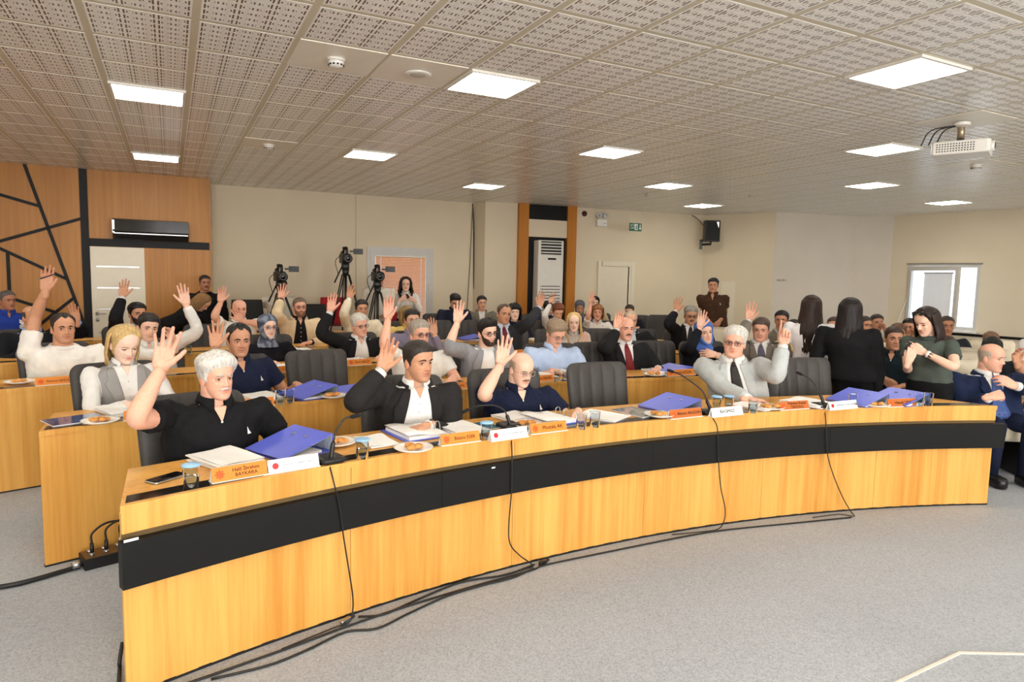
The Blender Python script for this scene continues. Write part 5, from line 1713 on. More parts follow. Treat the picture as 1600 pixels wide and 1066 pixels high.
    if chair and not stand:
        if chair_x is not None:
            pc_ = on_arc(chair_x, yb, R)
        c = place_chair(p, (rz if abs(body) < 60 else facing_center(p)) if chair_x is None else facing_center(pc_), 'charcoal chair taken by the ' + (who or label), GC)
        dv = RW @ np.array([0, 0.06, 0]); q_ = p if chair_x is None else pc_
        c.location = (q_[0] + dv[0], q_[1] + dv[1], 0)
    return dict(root=root, arms=arms, wor=wor, loc=loc, hc=hc, HR=HR, nb=nb, T=TS_, hs=hs, s=s)
# ---------------------------------------------------------------- the council members, row by row
SO = 0.68
R1, R2, R3, R4, R5 = (ROWR[k] + SO for k in (1, 2, 3, 4, 5))
WH = (228, 226, 223); BLK = (26, 26, 28); DKS = (34, 33, 34)
G1, G2, G3, G4, G5 = ('council members at the %s desk' % q for q in ('front', 'second', 'third', 'fourth', 'rear'))
PP = {}
# front row
PP['p1'] = person('white haired man with a white moustache in a black polo shirt raising his hand', 322, 547, R=R1, hx=338, face=30, body=16, pitch=2, skin='red', hair=('short', (208, 204, 197), 0.030), top=('polo', (24, 24, 26)), right=('up', 257, 548, 214, 628, 0.16, 'spread'), left=('desk', 0.32, 0.22, 0, 'relax'), mous=(214, 210, 202), lod=0, build=1.14, belly=0.05, s=1.06, group=G1, who='white haired man in black polo', gaze=10, hk=0.85)
PP['p2'] = person('man in a dark jacket and open white shirt with a wristband raising his hand', 640, 532, R=R1, hx=654, face=38, body=12, pitch=3, skin='tan', hair=('short', (46, 40, 36), 0.010), top=('shirt', WH), over=('jacket', (42, 40, 40), 30, 0.02), right=('up', 604, 556, 551, 632, 0.14, 'open'), left=('desk', 0.02, 0.36, 70, 'rest'), lod=0, build=1.1, belly=0.04, s=1.06, group=G1, who='man in dark jacket, front desk', gaze=6)
PP['p3'] = person('bald man with thin glasses in a navy polo shirt looking down, hand raised', 806, 552, R=R1, hx=815, face=36, body=20, pitch=16, skin='fair', hair=('bald', (176, 156, 132), 0.012), top=('polo', (26, 32, 54)), right=('up', 786, 549, 757, 622, 0.14, 'open'), left=('desk', 0.28, 0.40, 25, 'rest'), mous=(112, 84, 70), glasses=(196, 176, 140), lod=0, build=1.12, belly=0.05, s=1.04, group=G1, who='bald man in navy polo', hk=0.88)
PP['p4'] = person('white haired man in a light grey suit with a dark tie, fist raised', 1168, 508, R=R1, hx=1149, face=-4, body=4, roll=-4, skin='red', hair=('short', (206, 202, 194), 0.022), top=('shirt', WH), over=('jacket', (184, 188, 188), 26, 0.12), tie=(44, 40, 38), right=('at', 1188, 626, 0.42, (1, -0.1, 0.15), (0, -1, 0.2), 1122, 622, 'rest'), left=('up', 1226, 521, 1212, 592, 0.16, 'point'), glasses=(84, 44, 40), lod=0, build=1.12, belly=0.04, s=1.06, group=G1, fat=0.6, who='man in light grey suit')
# second row
PP['blond'] = person('blonde woman in a grey waistcoat over a white blouse, eyes lowered', 196, 507, R=R2, hx=194, face=24, body=14, pitch=22, skin='pale', hair=('long', (206, 172, 116), 0.016, 0.15, 92), top=('shirt', WH), over=('vest', (154, 152, 150), 22, 0.12), right=('desk', 0.06, 0.36, 60, 'relax'), left=('desk', 0.10, 0.30, 70, 'relax'), lod=0, fem=True, s=1.05, build=1.05, group=G2, who='blonde woman in grey waistcoat')
PP['navy'] = person('dark haired man in a navy polo shirt with a wristwatch, hand raised', 384, 505, R=R2, hx=373, face=14, body=18, pitch=3, skin='tan', hair=('receding', (34, 30, 28), 0.012), top=('polo', (30, 36, 60)), right=('up', 337, 524, 334, 592, 0.14, 'spread'), left=('desk', 0.32, 0.22, -10, 'relax'), lod=0, build=1.06, s=1.05, group=G2, who='man in navy polo, second desk', gaze=-8)
PP['whitet'] = person('grey haired man with glasses in a white t-shirt, arm raised high', 655, 499, R=R2, hx=656, face=26, body=18, skin='red', hair=('short', (160, 150, 138), 0.016), top=('tee', (238, 235, 228)), right=('up', 607, 482, 600, 552, 0.12, 'closed_up'), left=('desk', 0.18, 0.36, 30, 'relax'), glasses=(64, 52, 46), lod=1, build=1.12, s=1.05, group=G2, belly=0.04, who='grey haired man in white t-shirt')
PP['blazer'] = person('bearded man with dark glasses in a grey blazer over a white tee', 752, 497, R=R2, hx=762, face=30, body=14, pitch=6, roll=4, skin='fair', hair=('quiff', (26, 22, 22), 0.016), top=('tee', WH), over=('half', (146, 146, 150), 26, 0.05), right=('up', 716, 489, 700, 566, 0.12, 'open'), left=('desk', 0.16, 0.34, 40, 'relax'), glasses=(58, 26, 24), beard=((60, 42, 34), 0.004), lod=1, s=1.04, build=1.03, group=G2, who='bearded man in grey blazer')
PP['bluesh'] = person('grey haired man in a light blue short sleeved shirt, reading', 868, 499, R=R2, hx=869, face=34, body=16, pitch=26, skin='red', hair=('short', (146, 126, 104), 0.026), top=('short', (182, 200, 230)), right=('desk', 0.10, 0.34, 55, 'relax'), left=('desk', 0.12, 0.34, 55, 'relax'), glasses=(140, 110, 90), mous=(150, 132, 116), lod=1, build=1.12, s=1.06, group=G2, belly=0.04, who='man in light blue shirt')
PP['redtie'] = person('moustached man in a dark suit with a red striped tie, palm raised', 986, 496, R=R2, hx=978, face=26, body=16, skin='red', hair=('bald', (60, 50, 44), 0.012), top=('shirt', WH), over=('jacket', (34, 34, 36), 22, 0.18), tie=(124, 32, 38), right=('up', 966, 501, 946, 556, 0.12, 'closed_up'), left=('desk', 0.16, 0.34, 40, 'relax'), mous=(52, 42, 38), lod=1, s=1.05, build=1.05, group=G2, who='moustached man with red tie', chair_x=948)
PP['bscarf'] = person('woman in a blue headscarf and dark jacket with one hand at her chest', 1086, 500, R=R2, hx=1101, face=28, body=14, roll=10, skin='fair', hair=None, scarf=((78, 112, 186),), top=('tee', WH), over=('jacket', (24, 25, 32), 20, 0.05), right=('up', 1096, 499, 1077, 552, 0.14, 'open'), left=('at', 1108, 553, 0.20, (-1, 0.1, 0.2), (0.1, -0.3, -1), 1128, 562, 'relax'), lod=1, fem=True, s=1.05, group=G2, who='woman in blue headscarf', chair_x=1114)
PP['brown'] = person('heavy man in a taupe suit and grey tie raising his open hand', 1194, 496, R=R2, hx=1190, face=-6, body=4, pitch=6, skin='red', hair=('short', (84, 68, 58), 0.012), top=('shirt', WH), over=('jacket', (124, 116, 108), 20, 0.3), tie=(96, 94, 112), right=('up', 1172, 488, 1156, 535, 0.10, 'spread'), left=('desk', 0.10, 0.40, 40, 'relax'), lod=1, s=1.08, build=1.15, fat=0.8, group=G2, who='heavy man in taupe suit')
# third row
PP['whitel'] = person('stocky man in a white t-shirt holding a pen in his high raised hand', 97, 489, R=R3, hx=98, face=14, body=10, skin='tan', hair=('receding', (44, 36, 32), 0.008), top=('tee', (240, 238, 233)), right=('up', 73, 437, 56, 497, 0.10, 'closed_up'), left=('desk', 0.20, 0.34, 30, 'relax'), lod=1, s=1.1, build=1.22, belly=0.05, group=G3, fat=0.5, gaze=14, who='stocky man in white t-shirt')
PP['whites'] = person('dark haired man in a white shirt, one arm up, other hand by his face', 252, 489, R=R3, hx=231, face=16, body=14, pitch=8, roll=-6, skin='fair', hair=('short', (34, 28, 26), 0.014), top=('shirt', WH), left=('up', 288, 462, 309, 515, 0.10, 'open'), right=('at', 268, 528, 0.34, (-0.3, 1, 0), (-0.3, 0, 1), 290, 586, 'relax'), lod=1, s=1.06, build=1.05, group=G3, who='dark haired man in white shirt')
PP['mscarf'] = person('woman in a marbled grey headscarf and dark top with glasses', 424, 491, R=R3, hx=418, face=24, body=12, skin='pale', hair=None, scarf=((110, 116, 130), 'scarf'), top=('sweater', (26, 26, 34)), right=('desk', 0.12, 0.34, 50, 'relax'), left=('desk', 0.16, 0.36, 45, 'relax'), glasses=(150, 120, 110), lod=1, fem=True, s=1.06, build=1.12, group=G3, who='woman in marbled headscarf')
PP['whitehs'] = person('white haired man with glasses in a black suit, no tie, hand raised', 560, 489, R=R3, hx=562, face=28, body=14, pitch=4, roll=6, skin='red', hair=('short', (210, 204, 194), 0.016), top=('shirt', WH), over=('jacket', (32, 32, 34), 28, 0.02), right=('up', 518, 474, 500, 527, 0.10, 'open'), left=('desk', 0.18, 0.34, 40, 'relax'), glasses=(120, 90, 70), lod=1, s=1.06, build=1.08, group=G3, who='white haired man in black suit')
PP['stripe'] = person('man in a blue striped shirt half hidden by the grey haired man', 652, 482, R=R3, hx=644, face=16, body=4, skin='mid', hair=('short', (48, 38, 32), 0.018), top=('shirt', (120, 118, 150), 'stripe'), left=('up', 677, 511, 690, 550, 0.12, 'open'), right=('desk', 0.1, 0.34, 40, 'relax'), lod=1, s=1.04, group=G3, who='man in striped shirt')
PP['redtie2'] = person('man in a slate suit with a dark red tie, left arm stretched out', 796, 475, R=R3, hx=788, face=24, body=10, roll=-6, skin='tan', hair=('receding', (84, 70, 58), 0.008), top=('shirt', (206, 214, 230)), over=('jacket', (52, 54, 58), 26, 0.05), tie=(112, 26, 38), left=('up', 845, 469, 824, 506, 0.06, 'closed_up'), right=('desk', 0.1, 0.34, 40, 'relax'), lod=1, s=1.05, build=1.05, group=G3, who='man with dark red tie')
PP['blond2'] = person('young woman with long blonde hair and a raised forearm', 900, 488, R=R3, hx=897, face=4, body=4, pitch=4, skin='pale', hair=('long', (212, 178, 120), 0.012, 0.26, 54), top=('half', (214, 208, 204)), left=('up', 915, 529, 921, 570, 0.30, 'closed_up'), right=('desk', 0.12, 0.34, 40, 'relax'), lod=1, fem=True, s=1.02, group=G3, who='young blonde woman', chair_x=878)
PP['greyh'] = person('fair grey haired man in a dark suit behind the moustached man', 998, 486, R=R3, hx=986, face=16, body=10, skin='mid', hair=('receding', (184, 166, 144), 0.010), top=('shirt', (200, 210, 226)), over=('jacket', (32, 32, 34), 20, 0.2), left=('desk', 0.10, 0.38, 45, 'relax'), right=('desk', 0.1, 0.34, 40, 'relax'), lod=1, s=1.04, build=1.08, group=G3, who='grey haired man in dark suit', chair_x=1008)
PP['glassd'] = person('grey haired man with black glasses and moustache in a black suit, hand up', 1070, 477, R=R3, hx=1080, face=14, body=8, pitch=8, skin='tan', hair=('short', (146, 140, 132), 0.018), top=('shirt', WH), over=('jacket', (28, 28, 32), 20, 0.2), tie=(26, 26, 30), right=('up', 1058, 477, 1043, 514, 0.08, 'spread'), left=('desk', 0.16, 0.34, 40, 'relax'), mous=(90, 82, 78), glasses=(24, 22, 22), lod=1, s=1.05, build=1.06, group=G3, who='grey haired man with black glasses')
# fourth row
PP['baldd'] = person('balding man in a dark suit behind the stocky man, hand raised', 40, 479, R=R4, hx=50, face=26, body=14, skin='tan', hair=('bald', (70, 60, 54), 0.010), top=('shirt', (150, 176, 220)), over=('jacket', (28, 30, 36), 20, 0.2), left=('up', 117, 490, 132, 521, 0.10, 'open'), right=('desk', 0.1, 0.34, 40, 'relax'), lod=2, s=1.05, build=1.1, group=G4, who='balding man in dark suit')
PP['beardm'] = person('bearded man in a black suit with white cuffs, right hand up', 212, 472, R=R4, hx=214, face=22, body=12, skin='tan', hair=('short', (26, 22, 22), 0.016), top=('shirt', WH), over=('jacket', (28, 28, 32), 22, 0.1), right=('up', 193, 452, 179, 500, 0.08, 'open'), left=('desk', 0.16, 0.34, 40, 'relax'), beard=((40, 32, 30), 0.003), lod=1, s=1.06, build=1.06, group=G4, who='bearded man in black suit')
PP['baldw'] = person('bald man in a white short sleeved shirt with both hands up', 365, 469, R=R4, hx=374, face=14, body=8, skin='red', hair=None, top=('short', (236, 234, 228)), right=('up', 346, 461, 334, 503, 0.08, 'open'), left=('up', 372, 492, 394, 505, 0.22, 'spread'), lod=2, s=1.04, build=1.08, group=G4, who='bald man in white shirt', chair_x=334)
PP['beige'] = person('man with red glasses and goatee in a beige jacket over a black shirt', 468, 465, R=R4, hx=468, face=14, body=8, skin='red', hair=('short', (110, 92, 80), 0.006), top=('shirt', (28, 27, 29)), over=('jacket', (224, 202, 166), 28, 0.02), right=('up', 440, 457, 430, 502, 0.08, 'spread'), left=('desk', 0.08, 0.38, 60, 'relax'), beard=((130, 92, 70), 0.004), mous=(130, 92, 70), glasses=(130, 40, 36), lod=1, s=1.06, build=1.1, group=G4, who='man in beige jacket')
PP['cream'] = person('dark haired man in a cream jacket behind the white haired man', 566, 468, R=R4, hx=565, face=16, body=8, skin='tan', hair=('short', (36, 30, 28), 0.014), top=('shirt', WH), over=('jacket', (228, 216, 192), 24, 0.05), right=('up', 547, 457, 535, 498, 0.08, 'closed_up'), left=('desk', 0.16, 0.34, 40, 'relax'), lod=2, s=1.04, group=G4, who='man in cream jacket', chair_x=582)
PP['yellow'] = person('woman in a mustard yellow blouse behind the striped shirt', 628, 478, R=R4, hx=636, face=30, body=16, skin='mid', hair=('fringe', (150, 120, 70), 0.014, 0.12), top=('blouse', (216, 190, 112)), lod=2, fem=True, s=1.04, build=1.1, group=G4, who='woman in mustard blouse', chair_x=640, left=('desk', 0.1, 0.34, 40, 'relax'), right=('desk', 0.1, 0.34, 40, 'relax'))
PP['curly'] = person('woman with short curly black hair beside the slate suit', 806, 473, R=R4, hx=804, face=10, body=6, skin='pale', hair=('fringe', (26, 22, 22), 0.026, 0.11, 60), top=('sweater', (34, 36, 52)), left=('desk', 0.06, 0.36, 50, 'relax'), right=('desk', 0.06, 0.36, 50, 'relax'), lod=2, fem=True, s=1.04, group=G4, who='curly haired woman', chair_x=796)
PP['auburn'] = person('auburn haired woman in white with a bracelet, pen in raised hand', 866, 473, R=R4, hx=872, face=18, body=8, pitch=24, skin='mid', hair=('short', (120, 66, 42), 0.022), top=('blouse', WH), right=('up', 862, 466, 848, 502, 0.08, 'closed_up'), left=('desk', 0.1, 0.36, 50, 'relax'), lod=2, fem=True, s=1.04, group=G4, who='auburn haired woman', chair_x=848)
PP['wprint'] = person('woman with brown hair in a white printed blouse, hand held high', 937, 475, R=R4, hx=934, face=2, body=4, skin='red', hair=('fringe', (150, 100, 62), 0.016, 0.10, 75), top=('short', (238, 234, 230), 'print', 16), right=('up', 924, 465, 916, 502, 0.06, 'closed_up'), left=('desk', 0.1, 0.36, 50, 'relax'), lod=2, fem=True, s=1.02, group=G4, who='woman in printed blouse')
# rear row
PP['police'] = person('officer in a bright blue uniform shirt at the far left', 16, 454, R=R5, hx=11, face=28, body=12, skin='brown', hair=('short', (90, 84, 80), 0.006), top=('short', (38, 62, 150)), lod=2, s=1.05, build=1.12, group=G5, who='officer in blue uniform', left=('desk', 0.1, 0.34, 40, 'relax'), right=('desk', 0.1, 0.34, 40, 'relax'))
PP['navysh'] = person('man with glasses in a navy shirt looking down at the rear desk', 708, 459, R=R5, hx=711, face=16, body=8, pitch=26, skin='mid', hair=('short', (38, 32, 30), 0.022), top=('shirt', (34, 38, 58)), glasses=(60, 60, 64), lod=2, s=1.05, build=1.1, group=G5, who='man in navy shirt', chair_x=690, left=('desk', 0.1, 0.34, 40, 'relax'), right=('desk', 0.1, 0.34, 40, 'relax'))
PP['greys'] = person('young man in a grey brown jacket and white tee at the rear desk', 750, 462, R=R5, hx=753, face=12, body=6, skin='mid', hair=('short', (28, 24, 24), 0.014), top=('tee', WH), over=('jacket', (116, 110, 98), 18, 0.1), lod=2, s=1.04, group=G5, who='young man in grey brown jacket', chair_x=752, left=('desk', 0.08, 0.36, 50, 'relax'), right=('desk', 0.1, 0.34, 40, 'relax'))
PP['ghijab'] = person('woman in a plain grey headscarf and navy top looking down', 906, 469, R=R5, hx=906, face=6, body=4, pitch=18, skin='tan', hair=None, scarf=((96, 96, 106),), top=('sweater', (44, 54, 92)), lod=2, fem=True, s=1.05, group=G5, who='woman in grey headscarf', left=('desk', 0.1, 0.34, 40, 'relax'), right=('desk', 0.1, 0.34, 40, 'relax'))
PP['darkh'] = person('dark haired person behind the two raised hands by the air conditioner', 854, 470, R=R5, hx=856, face=30, body=10, pitch=18, skin='mid', hair=('short', (24, 20, 20), 0.020), top=('sweater', (40, 46, 70)), lod=2, s=1.0, group=G5, who='dark haired person at rear desk', chair_x=842, left=('desk', 0.1, 0.34, 40, 'relax'), right=('desk', 0.1, 0.34, 40, 'relax'))
PP['tanm'] = person('tanned man at the rear desk behind the fair grey haired man', 986, 476, R=R5, hx=984, face=-10, body=-6, pitch=10, skin='red', hair=('short', (60, 48, 40), 0.010), top=('sweater', (34, 34, 40)), lod=2, s=1.02, group=G5, who='tanned man at rear desk', left=('desk', 0.1, 0.34, 40, 'relax'), right=('desk', 0.1, 0.34, 40, 'relax'))
# ---------------------------------------------------------------- people standing at the back
GB = 'people standing along the back wall'
PP['blackt'] = person('man with a moustache in a black top standing before the wood wall', 318, 430, dist=11.2, hx=320, face=14, body=10, skin='brown', hair=('short', (40, 34, 32), 0.006), top=('sweater', (24, 24, 26)), mous=(40, 34, 32), stand=True, lod=2, s=1.04, build=1.15, group=GB)
PP['bend'] = person('woman in black with light brown hair bending forward over the chairs', 268, 459, dist=10.2, hx=316, face=70, body=70, pitch=48, skin='mid', hair=('long', (140, 104, 62), 0.014, 0.22, 60), top=('sweater', (24, 24, 26)), stand=True, fem=True, hip=(262, 512), lod=2, s=1.04, build=1.1, group=GB, left=('at', 330, 520, -0.05, (0.2, -1, 0), (0, 0, 1), 318, 505, 'relax'), right=('at', 326, 522, 0.15, (0.2, -1, 0), (0, 0, 1), 310, 508, 'relax'))
PP['cam1'] = person('camera operator in a pale t-shirt hidden behind the left camera', 446, 436, dist=11.4, hx=440, face=10, body=20, skin='tan', hair=('short', (40, 34, 30), 0.012), top=('tee', (224, 214, 196)), stand=True, lod=2, s=1.05, build=1.2, belly=0.04, group=GB, right=('at', 412, 500, 0.1, (0.2, -1, 0.1), (0, 0, -1), 405, 480, 'relax'))
PP['cam2'] = person('camera operator in a pale t-shirt behind the right camera', 588, 424, dist=11.5, hx=593, face=20, body=10, skin='tan', hair=('short', (34, 30, 28), 0.012), top=('tee', (222, 214, 200)), stand=True, lod=2, s=1.05, build=1.05, group=GB, left=('at', 598, 493, 0.3, (-1, 0.3, 0.2), (0, -1, 0), 612, 488, 'fist'))
PP['phonew'] = person('young woman with wavy dark hair in a white blouse holding a phone', 636, 432, dist=11.7, hx=634, face=4, body=-4, skin='fair', hair=('wave', (40, 28, 24), 0.028, 0.27, 58), top=('blouse', (226, 220, 210)), stand=True, fem=True, lod=1, s=1.03, group=GB, right=('at', 631, 466, 0.26, (0.9, 0.5, 0.2), (0.2, 0.3, -1), 618, 480, 'rest'), left=('at', 641, 467, 0.26, (-0.9, 0.5, 0.2), (-0.2, 0.3, -1), 655, 482, 'rest'))
PP['polo'] = person('man in a dark brown polo shirt standing with hands joined in front', 1116, 434, dist=11.2, hx=1115, face=-4, body=-4, skin='dark', hair=('short', (26, 22, 22), 0.016), top=('polo', (70, 48, 34)), stand=True, lod=1, s=1.0, build=1.02, group=GB, right=('at', 1111, 508, 0.16, (0.6, -0.9, 0.1), (0, -0.2, -1), 1099, 488, 'rest'), left=('at', 1120, 508, 0.16, (-0.6, -0.9, 0.1), (0, -0.2, -1), 1133, 488, 'rest'))
PP['hijab2'] = person('woman in a black headscarf standing behind the printed blouse', 930, 463, dist=12.6, hx=930, face=4, body=4, skin='fair', hair=None, scarf=((34, 28, 28),), top=('sweater', (196, 176, 140)), fem=True, stand=False, chair=True, seat_z=0.5, lod=2, s=1.02, group=GB, who='woman in black headscarf')
# ---------------------------------------------------------------- women standing on the right
GW = 'women standing at the right end of the rows'
PP['rear1'] = person('woman with long dark hair seen from behind in a white top and black skirt', 1272, 461, dist=7.3, hx=1269, face=176, body=176, skin='mid', hair=('long', (46, 30, 24), 0.014, 0.44, 40), top=('tee', (240, 238, 240)), trousers=(18, 18, 20), stand=True, fem=True, lod=1, s=1.02, build=1.12, group=GW, fwd=0.0)
PP['rear2'] = person('woman with straight dark hair seen from behind in a black jacket', 1338, 465, dist=6.9, hx=1330, face=172, body=176, skin='mid', hair=('long', (28, 20, 20), 0.014, 0.30, 40), top=('sweater', (22, 22, 24)), over=('jacket', (24, 24, 26), 10, 0.1), trousers=(18, 18, 20), stand=True, fem=True, lod=1, s=1.04, build=1.2, group=GW, fwd=0.0)
PP['green'] = person('woman in a green t-shirt looking down at her phone, sunglasses on her head', 1456, 479, dist=6.85, hx=1449, face=-38, body=-22, pitch=22, skin='fair', hair=('long', (46, 32, 28), 0.018, 0.26, 70), top=('tee', (78, 86, 80)), trousers=(24, 24, 26), stand=True, fem=True, lod=0, s=1.03, build=1.06, group=GW, right=('at', 1424, 553, 0.34, (0.2, 0.9, 0.1), (0.3, 0.2, -1), 1420, 580, 'rest'), left=('at', 1432, 546, 0.30, (-1, 0.35, 0.1), (0, 0.3, -1), 1482, 570, 'rest'))

# ---------------------------------------------------------------- cream auditorium seats and their audience
def make_cream():
    t = empty('auditorium_seat')
    V = []
    for z in np.linspace(0, 1, 14):
        zz = 0.40 + z * 0.58
        rr = math.sqrt(max(0.0, 1 - max(0, (z - 0.86) / 0.14) ** 2))
        row = []
        for a in np.linspace(0, 2 * math.pi, 28, endpoint=False):
            xx = (0.255 * math.copysign(abs(math.sin(a)) ** 0.35, math.sin(a))) * (0.86 + 0.14 * rr)
            yy = (0.055 + 0.012 * math.sin(z * math.pi)) * math.copysign(abs(math.cos(a)) ** 0.5, math.cos(a)) * (0.4 + 0.6 * rr)
            row.append((xx, -0.26 - 0.10 * z + yy, zz))
        V.append(row)
    mb = MB().grid(np.array(V)[:, ::-1], closed=True); mb.f.append(tuple(13 * 28 + k for k in range(27, -1, -1)))
    mb.build('backrest', M_CREAMSEAT, t, True)
    MB().rbox((0, 0.0, 0.40), (0.50, 0.48, 0.13), 0.06).build('seat', M_CREAMSEAT, t, True)
    for sx in (-1, 1):
        MB().rbox((sx * 0.275, -0.04, 0.56), (0.05, 0.42, 0.05), 0.02).build('armrest', M_CREAMSEAT, t, True)
        MB().box((sx * 0.275, -0.06, 0.27), (0.04, 0.30, 0.54)).build('side_panel', M_PLASTIC, t)
    return t
cream_proto = make_cream(); cream_n = [0]
def cream_seat(xy, rz, label):
    c = cream_proto if cream_n[0] == 0 else copy_tree(cream_proto)
    cream_n[0] += 1
    c.location = (xy[0], xy[1], 0); c.rotation_euler = (0, 0, rz)
    c['label'] = label; c['category'] = 'seat'; c['group'] = 'cream auditorium seats'
    return c
GA = 'audience in the cream seats'
def audience(key, who, label, x, htop, dist, **kw):
    P_ = person(label, x, htop, dist=dist, chair=False, group=GA, seat_z=0.46, **kw)
    r_ = P_['root']
    c = cream_seat(r_.location, r_.rotation_euler[2], 'cream seat taken by the ' + who)
    PP[key] = P_
    return P_
audience('suit', 'bald man in blue suit', 'bald man in a blue suit and blue tie turning aside to adjust his jacket', 1545, 538, 7.2, hx=1551, face=68, body=30, pitch=4, skin='red', hair=('bald', (190, 170, 150), 0.006), top=('shirt', WH), over=('jacket', (34, 44, 74), 22, 0.05), tie=(70, 92, 150), lod=0, build=1.34, belly=0.06, s=1.08, trousers=(26, 32, 54), fat=0.6, right=('at', 1563, 617, 0.40, (1, 0.25, 0.1), (0.2, -0.6, -0.7), 1512, 622, 'fist'), left=('at', 1574, 597, 0.34, (-0.9, 0.4, 0.1), (-0.3, -0.3, -1), 1612, 606, 'rest'))
audience('teal', 'man in dark polo', 'man in a dark teal polo shirt holding a plate on his lap', 1393, 510, 7.9, hx=1398, face=16, body=-6, skin='tan', hair=('short', (58, 42, 34), 0.010), top=('polo', (30, 42, 48)), lod=1, build=1.12, belly=0.04, s=1.06, right=('at', 1392, 602, 0.34, (0.5, -0.6, 0.3), (0.3, 0.4, -1), 1378, 588, 'rest'), left=('lap',))
audience('blackt2', 'man in black t-shirt', 'man in a black t-shirt with a plate, behind the woman in green', 1496, 525, 8.1, hx=1480, face=20, body=10, skin='tan', hair=('short', (60, 44, 36), 0.012), top=('tee', (26, 26, 28)), lod=1, build=1.15, s=1.05, left=('lap',), right=('lap',))
audience('a1', 'man leaning on his hand', 'dark haired man resting his chin on his hand beside the window', 1424, 497, 10.3, hx=1422, face=-10, skin='dark', hair=('short', (30, 26, 26), 0.014), top=('tee', (150, 150, 146)), lod=2, s=1.03, left=('at', 1431, 516, 0.14, (-0.2, 1, 0), (-1, 0, 0), 1434, 535, 'fist'))
audience('a2', 'man with brown fringe', 'man with a brown fringe half hidden behind the teal polo', 1406, 505, 9.0, hx=1404, face=0, skin='mid', hair=('short', (96, 66, 46), 0.012), top=('tee', (180, 176, 168)), lod=2, s=1.03)
audience('a3', 'man at the far left of them', 'man leaning on his hand beside the black jacket', 1376, 491, 10.75, hx=1371, face=20, skin='dark', hair=('short', (50, 38, 32), 0.008), top=('short', (206, 200, 186)), lod=2, s=1.03, left=('at', 1380, 507, 0.12, (-0.4, 1, 0), (-1, 0, 0), 1388, 522, 'fist'))
audience('a4', 'man next to the black jacket', 'man with a red face just right of the black jacket', 1352, 494, 9.9, face=40, skin='dark', hair=('short', (50, 40, 36), 0.010), top=('tee', (140, 130, 120)), lod=2, s=1.02)
audience('a5', 'man below the window', 'man in a dark shirt sitting under the open window', 1483, 494, 9.6, hx=1480, face=16, skin='brown', hair=('short', (60, 46, 40), 0.006), top=('tee', (34, 36, 42)), lod=2, s=1.04)
audience('greyj', 'man in grey brown jacket', 'man in a grey brown jacket holding a hand before his mouth', 1208, 485, 9.1, hx=1222, face=-8, body=0, skin='dark', hair=('short', (26, 22, 22), 0.012), top=('shirt', (190, 186, 180)), over=('jacket', (126, 118, 104), 16, 0.3), lod=1, s=1.05, build=1.08, left=('at', 1226, 505, 0.18, (-0.3, 1, 0), (-1, 0, 0), 1236, 530, 'fist'))
audience('yell', 'woman in yellow top', 'woman with folded arms in a pale yellow top beside the white top', 1250, 499, 8.5, hx=1241, face=4, skin='tan', fem=True, hair=('bun', (36, 28, 26), 0.012), top=('tee', (226, 206, 138)), lod=1, s=1.02, right=('at', 1250, 551, 0.20, (1, 0.1, 0.1), (0, -0.2, -1), 1232, 556, 'rest'), left=('at', 1244, 553, 0.22, (-1, 0.1, 0.1), (0, -0.2, -1), 1262, 556, 'rest'))
audience('a6', 'man between the two women', 'man glimpsed between the white top and the black jacket', 1300, 495, 9.2, hx=1304, face=-10, skin='dark', hair=('short', (60, 46, 40), 0.008), top=('tee', (160, 150, 140)), lod=2, s=1.02)
audience('a7', 'dark haired man behind the bald one', 'dark haired man bowed behind the bald man in blue', 1545, 527, 8.55, hx=1549, face=20, pitch=50, skin='tan', hair=('short', (22, 20, 20), 0.018), top=('tee', (34, 36, 42)), lod=1, s=1.05, build=1.1)
audience('a8', 'man with reddish hair', 'man with reddish brown hair in a tan jacket, right of the sill', 1545, 518, 10.2, hx=1549, face=4, skin='red', hair=('short', (120, 88, 66), 0.010), top=('shirt', (190, 176, 160)), over=('jacket', (158, 140, 118), 16, 0.3), lod=2, s=1.05, build=1.1)
audience('a9', 'person at the right edge', 'person in a white shirt at the right edge holding a paper', 1640, 486, 8.0, face=-50, skin='tan', hair=('short', (40, 34, 30), 0.012), top=('short', (226, 222, 220)), lod=2, s=1.05, right=('at', 1588, 555, 0.3, (-0.3, 0.9, 0.2), (0, 0, 1), 1600, 580, 'rest'))
cs = [(1112, 9.9, 'cream seat in front of the man in the brown polo'), (1170, 9.95, 'cream seat behind the heavy man in the taupe suit')]
for px, dd, lab in cs:
    d_ = ray(px, 560)[:2]; p_ = d_ / np.linalg.norm(d_) * dd
    v_ = -d_ / np.linalg.norm(d_)
    cream_seat(p_, math.atan2(v_[1], v_[0]) - math.pi / 2, lab)

